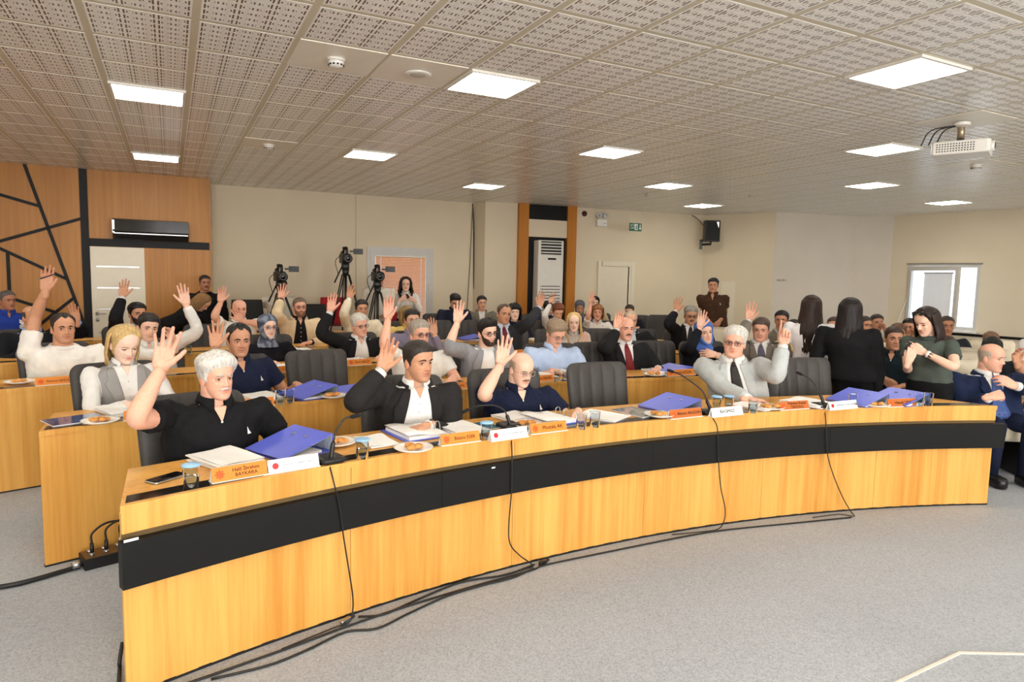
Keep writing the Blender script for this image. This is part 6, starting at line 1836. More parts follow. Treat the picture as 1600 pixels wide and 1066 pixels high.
# ---------------------------------------------------------------- small things people wear or hold
def in_hand(P_, side, name, label, cat, build, off=(0, 0.02, 0.09)):
    """thing placed at a hand: local frame of the hand (thumb -x for the right hand)"""
    Sj, E, Wt, HM, pose, kind = P_['arms'][side]
    o = np.array(off) * np.array([side, 1, 1])
    pos = P_['wor'](Wt + HM @ o)
    r_ = empty(name, tuple(pos), 0, label=label, category=cat)
    rzz = P_['root'].rotation_euler[2]
    c_, s_ = math.cos(rzz), math.sin(rzz)
    Mw = np.array([[c_, -s_, 0], [s_, c_, 0], [0, 0, 1]]) @ HM
    build(r_, Mw)
    return r_
def pen_build(col):
    def f(r_, Mw):
        mb = MB().tube([(-0.06, 0, 0), (0.05, 0, 0)], 0.0045, 8); mb.xform(Mw @ rotm(0, 0, 0.5)); mb.build('barrel', mat('pen %d %d %d' % col, col, 0.3), r_, True)
        mb = MB().tube([(0.05, 0, 0), (0.066, 0, 0)], [0.004, 0.001], 8); mb.xform(Mw @ rotm(0, 0, 0.5)); mb.build('tip', M_STEEL, r_, True)
    return f
in_hand(PP['p4'], 1, 'pen', 'red pen held over the papers by the grey suit', 'pen', pen_build((206, 30, 50)), (0, 0.03, 0.10))
in_hand(PP['whitel'], 1, 'pen', 'dark pen in the high raised hand of the stocky man', 'pen', pen_build((30, 28, 40)), (0, 0.02, 0.12))
in_hand(PP['auburn'], 1, 'pen', 'dark pen in the raised hand of the auburn haired woman', 'pen', pen_build((34, 30, 30)), (0, 0.02, 0.12))
def phone_build(r_, Mw):
    mb = MB().rbox((0, 0, 0), (0.074, 0.150, 0.009), 0.010); mb.xform(Mw @ rotm(0, 1.2, 0)); mb.build('case', M_PLASTIC, r_, True)
    mb = MB().box((0, 0, 0.005), (0.068, 0.142, 0.002)); mb.xform(Mw @ rotm(0, 1.2, 0)); mb.build('screen', M_SCREEN, r_)
in_hand(PP['green'], -1, 'mobile_phone', 'dark phone held by the woman in the green t-shirt', 'phone', phone_build, (0.0, 0.035, 0.10))
in_hand(PP['phonew'], 1, 'mobile_phone', 'dark phone held by the woman in the white blouse', 'phone', phone_build, (0.0, 0.035, 0.10))
def band(P_, side, name, label, cat, col, back=0.02, r=0.032, w=0.012, face=None, metal=0.0):
    Sj, E, Wt, HM, pose, kind = P_['arms'][side]
    d = unit(Wt - E); c = Wt - d * back
    r_ = empty(name, tuple(P_['wor'](c)), P_['root'].rotation_euler[2], label=label, category=cat)
    MB().tube([-d * w / 2, d * w / 2], r * P_['s'], 18).build('strap', mat('band %d %d %d' % col, col, 0.4, metal=metal), r_, True)
    if face is not None:
        n = HM[:, 1] * face
        mb = MB().rbox((0, 0, 0), (0.034, 0.038, 0.010), 0.006)
        zx = unit(n); xx = unit(np.cross(d, zx)); mb.xform(np.stack([xx, d, zx], 1), n * r * P_['s']); mb.build('case', M_SCREEN, r_, True)
    return r_
band(PP['p2'], 1, 'wristband', 'dark leather wristband on the raised hand at the front', 'wristband', (46, 30, 28), 0.004, 0.029, 0.008)
band(PP['p2'], 1, 'wristband', 'brown beaded wristband just below the dark leather one', 'wristband', (96, 52, 40), 0.018, 0.031, 0.008)
band(PP['navy'], 1, 'wristwatch', 'steel wristwatch on the raised arm of the navy polo', 'watch', (190, 186, 178), 0.03, 0.031, 0.018, 1.0, 0.8)
band(PP['green'], -1, 'smart_watch', 'square black watch on the wrist of the woman in green', 'watch', (232, 226, 220), 0.03, 0.029, 0.020, -1.0)
band(PP['auburn'], 1, 'bracelet', 'dark bracelet of the auburn haired woman', 'bracelet', (30, 26, 26), 0.01, 0.030, 0.02)
band(PP['beige'], 1, 'wristband', 'wide black cuff on the raised wrist of the beige jacket', 'wristband', (24, 24, 26), 0.05, 0.043, 0.06)
# sunglasses pushed up on the hair of the woman in green
Pg = PP['green']
r_ = empty('sunglasses', tuple(Pg['wor'](Pg['hc'] + Pg['HR'] @ np.array([0, 0.068, 0.105]))), Pg['root'].rotation_euler[2], label='dark sunglasses pushed up on the hair of the woman in green', category='sunglasses')
for sx in (-1, 1):
    mb = MB().ell((sx * 0.033, 0, 0), (0.028, 0.006, 0.020), 12, 6); mb.xform(Pg['HR'] @ rotm(0, -0.9, 0)); mb.build('lens', M_SCREEN, r_, True)
    mb = MB().tube([(sx * 0.06, 0, 0.005), (sx * 0.085, -0.05, -0.01), (sx * 0.088, -0.12, -0.03)], 0.003, 6); mb.xform(Pg['HR']); mb.build('temple', M_PLASTIC, r_, True)

# ---------------------------------------------------------------- video cameras on tripods
def video_camera(px, py, dist, lab, labt, leg_spread, yaw, sz=1.0):
    p_ = at_dist(px, py, dist)
    v_ = -p_[:2] / np.linalg.norm(p_[:2]); rz_ = math.atan2(v_[1], v_[0]) - math.pi / 2 + yaw
    r_ = empty('video_camera', tuple(p_), rz_, label=lab, category='video camera', group='video cameras at the back')
    K = sz
    MB().rbox((0, -0.06 * K, 0), (0.13 * K, 0.34 * K, 0.15 * K), 0.03).build('body', M_PLASTIC, r_, True)
    mb = MB().lathe([(0.055 * K, 0), (0.06 * K, 0.02), (0.06 * K, 0.09), (0.07 * K, 0.11), (0.066 * K, 0.13), (0.04 * K, 0.12)], n=20); mb.xform(np.array([[1, 0, 0], [0, 0, 1], [0, -1, 0]]), (0, 0.10 * K, -0.005)); ln_ = mb.build('lens_barrel', M_PLASTIC, r_, True)
    mb = MB().lathe([(0.05 * K, 0), (0.03 * K, 0.012), (0, 0.015)], n=18); mb.xform(np.array([[1, 0, 0], [0, 0, 1], [0, -1, 0]]), (0, 0.212 * K, -0.005)); mb.build('lens_glass', M_SCREEN, ln_, True)
    MB().tube(catmull([(0, 0.10 * K, 0.07 * K), (0, 0.09 * K, 0.15 * K), (0, -0.05 * K, 0.16 * K), (0, -0.16 * K, 0.13 * K), (0, -0.18 * K, 0.06 * K)]), 0.022 * K, 8).build('handle', M_PLASTIC, r_, True)
    MB().tube([(0.02, 0.16 * K, 0.16 * K), (0.02, -0.04 * K, 0.165 * K)], 0.026 * K, 10).build('microphone', mat('black foam', (16, 16, 17), 0.9), r_, True)
    MB().box((-0.19 * K, 0.06 * K, 0.115 * K), (0.15 * K, 0.02 * K, 0.09 * K)).build('side_screen', M_PLASTIC, r_)
    MB().box((-0.10 * K, 0.06 * K, 0.115 * K), (0.09 * K, 0.02 * K, 0.03 * K)).build('screen_hinge', M_PLASTIC, r_)
    MB().tube([(0, -0.20 * K, 0.06 * K), (0, -0.29 * K, 0.10 * K)], 0.028 * K, 10).build('eyepiece', M_PLASTIC, r_, True)
    MB().tube(catmull([(0.06, -0.1, 0.05), (0.14, -0.12, -0.05), (0.10, -0.1, -0.25)]), 0.006, 6).build('cable', M_RUBBER, r_, True)
    h = p_[2] - 0.075 * K
    t_ = empty('tripod', (p_[0], p_[1], 0), rz_, label=labt, category='tripod', group='tripods of the video cameras')
    MB().rbox((0, -0.03, h - 0.05), (0.11, 0.14, 0.10), 0.02).build('fluid_head', M_PLASTIC, t_, True)
    MB().lathe([(0.045, h - 0.20), (0.06, h - 0.10)], n=16).build('bowl', M_PLASTIC, t_, True)
    MB().tube([(0.05, -0.05, h - 0.06), (0.16, -0.10, h - 0.32)], 0.012, 8).build('pan_handle', M_PLASTIC, t_, True)
    MB().tube([(0, 0, h - 0.2), (0, 0, h * 0.42)], 0.022, 10).build('centre_column', M_PLASTIC, t_, True)
    for k in range(3):
        a = 2 * math.pi * k / 3 + 0.5
        e = np.array([leg_spread * math.cos(a), leg_spread * math.sin(a), 0.015]); b_ = np.array([0.05 * math.cos(a), 0.05 * math.sin(a), h - 0.18])
        tg = np.array([-math.sin(a), math.cos(a), 0]) * 0.022
        lg = MB().tube([b_ + tg, (b_ + e) / 2 + tg], 0.011, 8).tube([b_ - tg, (b_ + e) / 2 - tg], 0.011, 8).tube([(b_ + e) / 2 + (b_ - e) * 0.12, e], 0.013, 8).build('leg', M_PLASTIC, t_, True)
        MB().tube([(0, 0, h * 0.45), (b_ + e) / 2], 0.008, 6).build('brace', M_PLASTIC, t_)
        MB().ell(e, (0.02, 0.02, 0.015), 8, 5).build('rubber_foot', M_RUBBER, t_, True)
video_camera(438, 432, 10.9, 'black video camera on the left tripod, operator behind it', 'black tripod of the left camera', 0.55, 0.2)
video_camera(540, 404, 11.2, 'highest black video camera, standing alone in the middle', 'tallest black tripod, standing in the middle', 0.52, 0.2)
video_camera(590, 432, 10.9, 'black video camera on the right before the amber blind', 'black tripod of the right camera before the blind', 0.42, 0.2)
# folded chairs and bags at the back
def back_chair(px, py, dist, w, hgt, material, label):
    p_ = at_dist(px, py, dist); v_ = -p_[:2] / np.linalg.norm(p_[:2])
    r_ = empty('stacking_chair', (p_[0], p_[1], 0), math.atan2(v_[1], v_[0]) - math.pi / 2 + 0.2, label=label, category='chair', group='spare chairs at the back wall')
    V = [[(w * u * (1 - 0.06 * t ** 4), 0.03 * (1 - u * u) - 0.26 - 0.08 * t, p_[2] - hgt + hgt * t - 0.03 * (abs(u) ** 4) * t) for u in np.linspace(-0.5, 0.5, 11)] for t in np.linspace(0, 1, 9)]
    MB().slab(np.array(V), 0.04).build('backrest', material, r_, True)
    MB().rbox((0, 0, 0.45), (w, 0.46, 0.07), 0.05).build('seat', material, r_, True)
    for sx in (-1, 1):
        for sy in (-1, 1):
            MB().tube([(sx * w * 0.45, sy * 0.2, 0.0), (sx * w * 0.42, sy * 0.18, 0.44)], 0.012, 8).build('leg', M_STEEL, r_)
        MB().tube([(sx * w * 0.42, -0.2, 0.44), (sx * w * 0.42, -0.30, p_[2] - hgt * 0.6)], 0.012, 8).build('back_post', M_STEEL, r_)
M_REDC = mat('red chair fabric', (178, 26, 34), 0.8, var=0.1); M_BLKC = mat('black chair fabric', (24, 24, 26), 0.8, var=0.1)
back_chair(392, 470, 10.7, 0.46, 0.5, M_BLKC, 'black fabric chair behind the bald man in white')
back_chair(492, 477, 10.6, 0.46, 0.5, M_BLKC, 'black fabric chair right of the beige jacket')
back_chair(528, 466, 11.9, 0.5, 0.5, M_REDC, 'red fabric chair by the tallest tripod')
back_chair(622, 484, 12.1, 0.46, 0.5, M_REDC, 'red fabric chair under the amber blind')

# badges on the officer's chest
Po = PP['police']
for k, t_ in ((0, 0.86), (1, 0.76)):
    q = Po['T'].pt(t_, D2R(-26), 0.022)
    mb = MB()
    if k == 0:
        for dz in (0.016, -0.008):
            mb.add([(-0.03, 0, dz + 0.018), (0, 0, dz), (0.03, 0, dz + 0.018), (0.03, 0, dz), (0, 0, dz - 0.020), (-0.03, 0, dz)], [(0, 5, 4, 1), (1, 4, 3, 2)])
        mb.xform(np.eye(3), q); mb.build('rank_chevron', M_PAPER, Po['root'])
    else:
        mb.lathe([(0.032, 0), (0.032, 0.004), (0.02, 0.006)], n=18); mb.xform(np.array([[1, 0, 0], [0, 0, 1], [0, -1, 0]]), q); mb.build('round_badge', mat('badge grey', (196, 196, 200), 0.5), Po['root'])
# ================================================================ things on the desks
def tang(p):
    """angle of the desk's tangent at p (local x to the right of the picture, local y away)"""
    d = np.asarray(p)[:2] - ARC
    return math.atan2(-d[0], d[1])
def nameplate(pl, pr, text, label, style='orange', hgt=0.058, z=DT):
    a, b_ = at_z(*pl, z), at_z(*pr, z)
    c = (a + b_) / 2; w = np.linalg.norm(b_ - a); ang = math.atan2(b_[1] - a[1], b_[0] - a[0])
    r_ = empty('name_plate', (c[0], c[1], z + 0.003), ang, label=label, category='name plate', group='name plates on the desks')
    tl = D2R(18); k, q = math.cos(tl), math.sin(tl)
    M_ = np.array([[1, 0, 0], [0, k, q], [0, -q, k]])
    cm = {'orange': M_ORANGE, 'amber': M_ORANGED, 'white': M_PAPER}[style]
    MB().box((0, 0, hgt / 2), (w, 0.004, hgt)).xform(M_).build('front_card', cm, r_)
    MB().box((0, 0, hgt / 2), (w, 0.003, hgt)).xform(np.array([[1, 0, 0], [0, k, -q], [0, q, k]]), (0, hgt * q * 2, 0)).build('back_card', M_PAPER, r_)
    MB().box((0, hgt * q, 0.0), (w + 0.006, hgt * q * 2 + 0.012, 0.005)).build('base_strip', M_WHITE, r_)
    rx = math.pi / 2 - tl
    fp = lambda x, zz, o=0.0032: tuple(M_ @ np.array([x, -o, zz]))
    if style != 'white' or text[0] != '!':
        if style == 'white':
            e = MB().lathe([(0.014, 0), (0.014, 0.001)], n=16)
        else:
            e = MB().lathe([(0.013, 0), (0.013, 0.001)], n=16)
            for kk in range(8):
                e.lathe([(0.0045, 0), (0.0045, 0.0008)], (0.0155 * math.cos(kk * math.pi / 4), 0.0155 * math.sin(kk * math.pi / 4), 0), 8)
        e.xform(M_ @ np.array([[1, 0, 0], [0, 0, -1], [0, 1, 0]]), fp(-w / 2 + 0.032, hgt * 0.5, 0.002)); e.build('emblem', M_RED if style == 'white' else M_EMBLEM, r_)
    t_ = text.lstrip('!').strip()
    if t_:
        n = max(len(q_) for q_ in t_.split('\n')); av = w - (0.07 if text[0] != '!' else 0.03)
        sz = min(hgt * (0.46 if '\n' in t_ else 0.52), av / n * 1.75)
        text_obj(t_, sz, M_INK if style != 'white' else (M_INKK if text[0] == '!' else M_INKG), r_, fp(0.026 if text[0] != '!' else 0, hgt * 0.5), (rx, 0, 0))
    return r_
def tumbler(px, py, label, lid=False, z=DT, water=0.45):
    p_ = at_z(px, py, z)
    r_ = empty('water_glass', (p_[0], p_[1], z + 0.003), 0, label=label, category='glass', group='water glasses on the desks')
    MB().lathe([(0.0, 0.004), (0.026, 0.004), (0.026, 0.008), (0.030, 0.09), (0.033, 0.092), (0.033, 0.090), (0.029, 0.0), (0.0, 0.0)], n=20).build('tumbler', M_GLASS, r_, True)
    MB().lathe([(0.0255, 0.0085), (0.0255 + 0.004 * water, 0.0085 + 0.08 * water), (0.0, 0.0085 + 0.08 * water)], n=20).build('water', M_GLASS, r_, True)
    if lid:
        MB().lathe([(0.037, 0.088), (0.037, 0.094), (0.030, 0.097), (0.0, 0.097)], n=20).build('foil_lid', M_LID, r_, True)
    return r_
def snack_plate(px, py, label, z=DT, rs=0.10, seed=0):
    p_ = at_z(px, py, z)
    r_ = empty('snack_plate', (p_[0], p_[1], z + 0.003), 0, label=label, category='plate', group='snack plates on the desks')
    MB().lathe([(0.0, 0.0), (rs * 0.55, 0.0), (rs * 0.9, 0.012), (rs, 0.020), (rs * 0.99, 0.022), (rs * 0.88, 0.015), (rs * 0.55, 0.004), (0.0, 0.004)], n=28).build('plate', M_PLATE, r_, True)
    rg = random.Random(seed + int(px))
    for k in range(4):
        a = k * 1.6 + rg.random(); q = 0.030 + 0.012 * rg.random()
        mb = MB().ell((0, 0, 0), (0.026 + 0.006 * rg.random(), 0.022, 0.012), 10, 6); mb.xform(rotm(rg.random() * 3, 0.2, 0), (q * math.cos(a), q * math.sin(a), 0.017 + 0.004 * k)); mb.build('biscuit', M_COOKIE, r_, True)
    return r_
def paper_stack(px, py, label, w=0.21, d=0.297, n=3, rot=0.0, z=DT, th=0.006, name='paper_stack'):
    p_ = at_z(px, py, z); ang = tang(p_) + rot
    r_ = empty(name, (p_[0], p_[1], z + 0.003), ang, label=label, category='papers', group='papers on the desks')
    rg = random.Random(int(px + py))
    for k in range(n):
        V = [[(-w / 2 + w * i / 6, -d / 2 + d * j / 6, 0.004 * (k == n - 1) * math.sin(i * 0.9 + j * 0.5)) for j in range(7)] for i in range(7)]
        mb = MB().slab(np.array(V), th * (0.9 if k < n - 1 else 0.3)); mb.xform(rotm(rg.uniform(-0.08, 0.08), 0, 0), (rg.uniform(-0.008, 0.008), rg.uniform(-0.008, 0.008), k * th)); mb.build('sheet', M_PAPER, r_)
    return r_
def binder(px, py, label, rot=0.0, z=DT, spine=0.075, op=0.0, sc_=1.0):
    """lever arch binder lying on its back cover, spine to the right, cover raised by the full spine"""
    p_ = at_z(px, py, z); ang = tang(p_) + rot
    r_ = empty('ring_binder', (p_[0], p_[1], z + 0.003), ang, label=label, category='binder', group='blue ring binders')
    w, d = 0.285 * sc_, 0.318 * sc_; zl, zr = 0.012 + op, spine
    def sheet(z0, z1, th, mtl, name, w_=w):
        v = [(-w_ / 2, -d / 2, z0), (w_ / 2, -d / 2, z1), (w_ / 2, d / 2, z1), (-w_ / 2, d / 2, z0)]
        v += [(x, y, z_ + th) for x, y, z_ in v]
        MB().add(v, [(3, 2, 1, 0), (4, 5, 6, 7), (0, 1, 5, 4), (1, 2, 6, 5), (2, 3, 7, 6), (3, 0, 4, 7)]).build(name, mtl, r_)
    sheet(0, 0, 0.003, M_BLUE, 'back_cover')
    sheet(zl, zr, 0.003, M_BLUE, 'front_cover')
    sheet(zl - 0.0015, zr - 0.0015, 0.0012, M_GREYB, 'lining', w - 0.01)
    MB().box((w / 2 - 0.0015, 0, spine / 2), (0.003, d, spine)).build('spine', M_BLUE, r_)
    MB().box((w / 2 - 0.006, 0, spine / 2), (0.004, d - 0.01, spine - 0.008)).build('spine_lining', M_GREYB, r_)
    MB().box((-0.02, 0, 0.003 + 0.006), (w * 0.72, d * 0.92, 0.012)).build('pages', M_PAPER, r_)
    for sy in (-0.05, 0.05):
        zc = zl + (zr - zl) * 0.72 + 0.003
        MB().rbox((w * 0.22, sy, zc + 0.002), (0.030, 0.010, 0.006), 0.004).build('ring_slot', M_STEEL, r_)
        MB().tube(catmull([(w * 0.25, sy, 0.006), (w * 0.22, sy, spine * 0.7), (w * 0.34, sy, spine * 0.72), (w * 0.38, sy, 0.006)]), 0.0022, 6).build('arch_ring', M_STEEL, r_)
    return r_
def open_binder(px, py, label, rot=0.0, z=DT, n=3):
    """binder lying open, a thick pile of white pages on its rings"""
    p_ = at_z(px, py, z); ang = tang(p_) + rot
    r_ = empty('open_binder', (p_[0], p_[1], z + 0.003), ang, label=label, category='binder', group='open binders with white pages')
    MB().box((0, 0, 0.002), (0.30, 0.32, 0.004)).build('cover', M_BLUE, r_)
    V = [[(-0.13 + 0.25 * i / 8, -0.148 + 0.296 * j / 4, 0.030 - 0.022 * (i / 8.0) ** 2 + 0.004 * math.sin(i)) for j in range(5)] for i in range(9)]
    MB().slab(np.array(V), 0.004).build('top_page', M_PAPER, r_, True)
    MB().box((-0.01, 0, 0.012), (0.23, 0.29, 0.018)).build('pages', M_PAPER, r_)
    for sy in (-0.04, 0.04):
        MB().tube(catmull([(0.09, sy, 0.006), (0.085, sy, 0.055), (0.115, sy, 0.06), (0.125, sy, 0.006)]), 0.003, 6).build('arch_ring', M_STEEL, r_)
    MB().box((0.115, 0, 0.008), (0.05, 0.16, 0.008)).build('lever_plate', M_STEEL, r_)
    return r_
def brochure(px, py, label, rot=0.0, z=DT, w=0.21, d=0.29, col=(60, 96, 160)):
    p_ = at_z(px, py, z); ang = tang(p_) + rot
    r_ = empty('brochure', (p_[0], p_[1], z + 0.003), ang, label=label, category='brochure', group='glossy brochures')
    MB().box((0, 0, 0.002), (w, d, 0.004)).build('pages', M_PAPER, r_)
    MB().box((0, 0, 0.0045), (w, d, 0.001)).build('cover', mat('glossy cover %d %d %d' % col, col, 0.12, var=0.5, scale=11, coat=0.6), r_)
    return r_
def microphone(base, path, label, row=1, rot=0.0):
    """desk microphone: path is the gooseneck in picture points, standing in the radial plane of its base"""
    p_ = at_z(*base, DT); ang = tang(p_)
    r_ = empty('desk_microphone', (p_[0], p_[1], DT + 0.003), ang, label=label, category='microphone', group='gooseneck desk microphones')
    MB().rbox((0.02, 0.05, 0.014), (0.12, 0.12, 0.026), 0.02).build('base', M_PLASTIC, r_, True)
    P_ = [at_dist(x, y, math.hypot(p_[0], p_[1]) + 0.02 + 0.05 * i / len(path)) for i, (x, y) in enumerate(path)]
    c_, s_ = math.cos(ang), math.sin(ang)
    lo = [np.array([(q[0] - p_[0]) * c_ + (q[1] - p_[1]) * s_, -(q[0] - p_[0]) * s_ + (q[1] - p_[1]) * c_, q[2] - DT - 0.003]) for q in P_]
    lo[0][2] = max(lo[0][2], 0.02)
    C_ = catmull(lo, 7)
    k = max(2, int(len(C_) * 0.30))
    MB().tube(C_[:k], [0.011] * (k - 1) + [0.008], 10).build('stem', M_PLASTIC, r_, True)
    MB().tube(C_[k - 1:], 0.0045, 8).build('gooseneck', M_PLASTIC, r_, True)
    d = unit(C_[-1] - C_[-3])
    MB().tube([C_[-1] - d * 0.012, C_[-1], C_[-1] + d * 0.03, C_[-1] + d * 0.04], [0.006, 0.0105, 0.0105, 0.004], 12).build('microphone_head', mat('black foam', (16, 16, 17), 0.9), r_, True)
    return r_
def hanging_cable(pts, label, floor_pts=(), R=None, r=0.0036):
    R = R or ROWR[1] - 0.05
    P_ = []
    for i, (x, y) in enumerate(pts):
        q = on_arc(x, y, R + (0.05 if i == 0 else 0.0)); z = at_dist(x, y, math.hypot(*q))[2]
        P_.append((q[0], q[1], max(z, 0.012)))
    for x, y in floor_pts:
        q = at_z(x, y, 0.0); P_.append((q[0], q[1], 0.010))
    MB().tube(catmull(P_, 6), r, 7).build('microphone_cable', M_RUBBER, None, True, label=label, category='cable', group='microphone cables')

# ---- front desk, left to right
p_ = at_z(260, 749, DT); r_ = empty('mobile_phone', (p_[0], p_[1], DT), tang(p_) + 1.9, label='phone lying on the left end of the front desk', category='phone')
MB().rbox((0, 0, 0.005), (0.076, 0.156, 0.009), 0.012).build('case', M_STEEL, r_, True)
MB().rbox((0, 0, 0.0102), (0.070, 0.150, 0.002), 0.010).build('screen', M_SCREEN, r_, True)
tumbler(299, 762, 'covered water glass next to the phone', True)
paper_stack(352, 722, 'white page pile before the white haired man', n=5, rot=0.15, w=0.21)
binder(452, 706, 'raised blue binder before the white haired man', rot=0.22, spine=0.085)
nameplate((332, 757), (418, 742), 'Halil İbrahim\nBAYKARA', 'orange name plate at the left end of the front desk', hgt=0.062)
nameplate((420, 742), (499, 729), 'MİLLİYETÇİ HAREKET PARTİSİ', 'white party plate with a round red emblem beside the first orange plate', 'white', hgt=0.058)
microphone((517, 727), [(517, 724), (521, 690), (526, 672), (538, 655), (551, 651)], 'gooseneck microphone left of the man in the dark jacket')
snack_plate(527, 696, 'snack plate behind the first microphone')
tumbler(566, 717, 'lidded water glass right of the first microphone', True)
paper_stack(588, 691, 'flat sheet in front of the dark jacket', n=2, w=0.16, d=0.24, rot=-0.1)
open_binder(652, 678, 'open binder of white pages under the hand of the dark jacket')
snack_plate(646, 705, 'snack plate in front of the open binder')
nameplate((690, 698), (750, 690), 'Bülent ESER', 'orange name plate in front of the man in the dark jacket')
paper_stack(722, 672, 'white sheets at the elbow of the dark jacket', n=3)
tumbler(760, 687, 'lidded water glass right of the second orange plate', True)
brochure(757, 667, 'glossy green and blue brochure left of the second microphone', 0.1, col=(70, 130, 150), w=0.12, d=0.18)
nameplate((768, 691), (825, 683), 'ADALET VE KALKINMA PARTİSİ', 'white party plate below the second microphone', 'white')
microphone((797, 672), [(797, 670), (793, 652), (787, 641), (772, 634), (745, 635), (730, 641)], 'gooseneck microphone bent left before the bald man')
paper_stack(803, 653, 'curled white pages before the bald man', n=3, rot=0.15, d=0.20)
open_binder(858, 657, 'open binder of white pages before the bald man', 0.1)
nameplate((830, 680), (886, 673), 'Mustafa AK', 'orange name plate in front of the bald man')
snack_plate(822, 667, 'snack plate behind the plate of the bald man')
tumbler(908, 671, 'left one of two empty glasses by the open middle chair', False, water=0.2)
tumbler(929, 668, 'right one of two empty glasses by the open middle chair', False, water=0.2)
paper_stack(940, 651, 'fanned white pages right of the bald man', n=2, w=0.25, rot=0.5)
brochure(995, 645, 'clear plastic folder before the empty middle chair', 0.2, col=(150, 150, 156))
snack_plate(1030, 652, 'snack plate left of the orange plate in mid desk')
binder(1045, 640, 'blue binder left of the man in the grey suit', 0.18, spine=0.08)
nameplate((1048, 656), (1097, 651), 'Ahmet AKAZAN', 'amber name plate beside the blue binder in mid desk', 'amber')
microphone((1112, 650), [(1112, 648), (1106, 630), (1098, 612), (1082, 598), (1064, 586), (1051, 581)], 'gooseneck microphone left of the man in the grey suit')
nameplate((1113, 653), (1161, 648), '!BAĞIMSIZ', 'white plate with black capitals before the grey suit', 'white')
tumbler(1119, 641, 'first blue lidded glass before the grey suit', True)
tumbler(1138, 640, 'second blue lidded glass before the grey suit', True)
tumbler(1176, 646, 'plain water glass right of the white capital plate', False, water=0.6)
snack_plate(1203, 640, 'snack plate at the hand with the red pen')
paper_stack(1180, 636, 'white page under the writing hand', n=2, w=0.25, rot=0.4)
nameplate((1219, 642), (1264, 639), 'Mahmut Kemal\nTAHTACI', 'amber name plate right of the grey suit', 'amber')
paper_stack(1262, 632, 'loose white pages before the empty right chair', n=4, w=0.26, rot=0.4)
microphone((1288, 639), [(1288, 637), (1281, 616), (1272, 600), (1262, 590), (1252, 585)], 'gooseneck microphone at the right of the front desk')
nameplate((1297, 642), (1340, 638), 'CUMHURİYET HALK PARTİSİ', 'white party plate right of the last microphone', 'white')
tumbler(1332, 637, 'empty glass behind the last white plate', False, water=0.1)
binder(1338, 630, 'left one of the two blue binders at the right end', 0.3, spine=0.08)
binder(1402, 629, 'right one of the two blue binders at the right end', 0.3, spine=0.08)
snack_plate(1368, 636, 'snack plate at the right end of the front desk')
nameplate((1388, 637), (1432, 635), 'Hamdi YAVUZ', 'amber name plate at the right end of the front desk', 'amber')
tumbler(1436, 635, 'left one of the two glasses at the right desk end', False, water=0.3)
tumbler(1450, 634, 'right one of the two glasses at the right desk end', False, water=0.3)
# ---- second desk
brochure(118, 657, 'glossy blue brochure at the left end of the second desk', 0.1, col=(58, 84, 140), w=0.29, d=0.22)
snack_plate(157, 662, 'snack plate before the blonde woman')
paper_stack(190, 645, 'white pages before the blonde woman', n=4, rot=0.1)
nameplate((194, 659), (236, 655), 'KILIÇ', 'orange name plate before the blonde woman')
paper_stack(408, 622, 'white pages before the navy polo', n=3)
nameplate((381, 639), (429, 634), 'Şevket ÖNER', 'orange name plate before the man in the navy polo')
tumbler(438, 632, 'left glass of the pair on the second desk', False, water=0.4)
tumbler(453, 630, 'right glass of the pair on the second desk', False, water=0.4)
brochure(446, 614, 'glossy blue brochure behind the pair of glasses', 0.1, col=(70, 100, 190), w=0.14, d=0.2)
binder(482, 619, 'blue binder on the second desk before the empty chair', 0.2, spine=0.08)
snack_plate(520, 622, 'snack plate on the second desk by the dark jacket')
binder(552, 612, 'second blue binder half hidden by the front chair', 0.0, spine=0.03)
nameplate((698, 612), (730, 608), 'Selin LAPÇI', 'orange name plate behind the dark jacket')
brochure(712, 600, 'dark brochure before the bearded man', 0.1, col=(60, 60, 80))
nameplate((826, 599), (865, 596), 'Şahin DEMİR', 'orange name plate before the light blue shirt')
paper_stack(845, 588, 'white pages before the light blue shirt', n=3)
tumbler(870, 596, 'left glass before the light blue shirt', False, water=0.3)
tumbler(883, 595, 'right glass before the light blue shirt', False, water=0.3)
open_binder(898, 586, 'open binder of white pages before the light blue shirt')
binder(1048, 582, 'blue binder beside the woman in the blue headscarf', 0.3, spine=0.06)
paper_stack(1030, 581, 'white pages beside the blue headscarf', n=3, rot=0.2)
snack_plate(1022, 588, 'snack plate on the second desk by the empty chair')
nameplate((1044, 589), (1086, 586), 'Handan KOÇAK', 'orange name plate before the woman in the blue headscarf')
paper_stack(1222, 577, 'white pages before the taupe suit', n=4, rot=0.2)
binder(1236, 580, 'blue binder before the taupe suit', 0.2, spine=0.03)
# ---- third desk and beyond
snack_plate(30, 600, 'snack plate before the stocky man at the left')
nameplate((56, 604), (112, 600), 'Mahmut EKİCİ', 'orange name plate before the stocky man')
nameplate((428, 584), (453, 582), 'Ferda KILIÇ', 'orange name plate before the marbled headscarf')
paper_stack(440, 575, 'brown paper folder before the marbled headscarf', n=3)
nameplate((544, 572), (581, 570), 'Emin BEKİT', 'orange name plate before the white haired man in black')
paper_stack(556, 564, 'white pages before the white haired man in black', n=3)
snack_plate(130, 590, 'snack plate right of the stocky man')
nameplate((798, 556), (820, 554), ' ', 'orange name plate before the slate suit')
paper_stack(815, 547, 'white pages before the slate suit', n=3)
nameplate((905, 552), (925, 551), ' ', 'orange name plate before the young blonde woman')
nameplate((1003, 549), (1022, 548), ' ', 'orange name plate before the fair grey haired man')
open_binder(470, 549, 'open folder of pages before the beige jacket')
tumbler(295, 555, 'glass on the fourth desk under the bending woman', False)
binder(735, 531, 'blue folder on the fourth desk', 0.2, spine=0.06)
paper_stack(838, 531, 'white pages on the fourth desk by the auburn hair', n=3)
tumbler(828, 528, 'glass on the fourth desk by the curly hair', False)
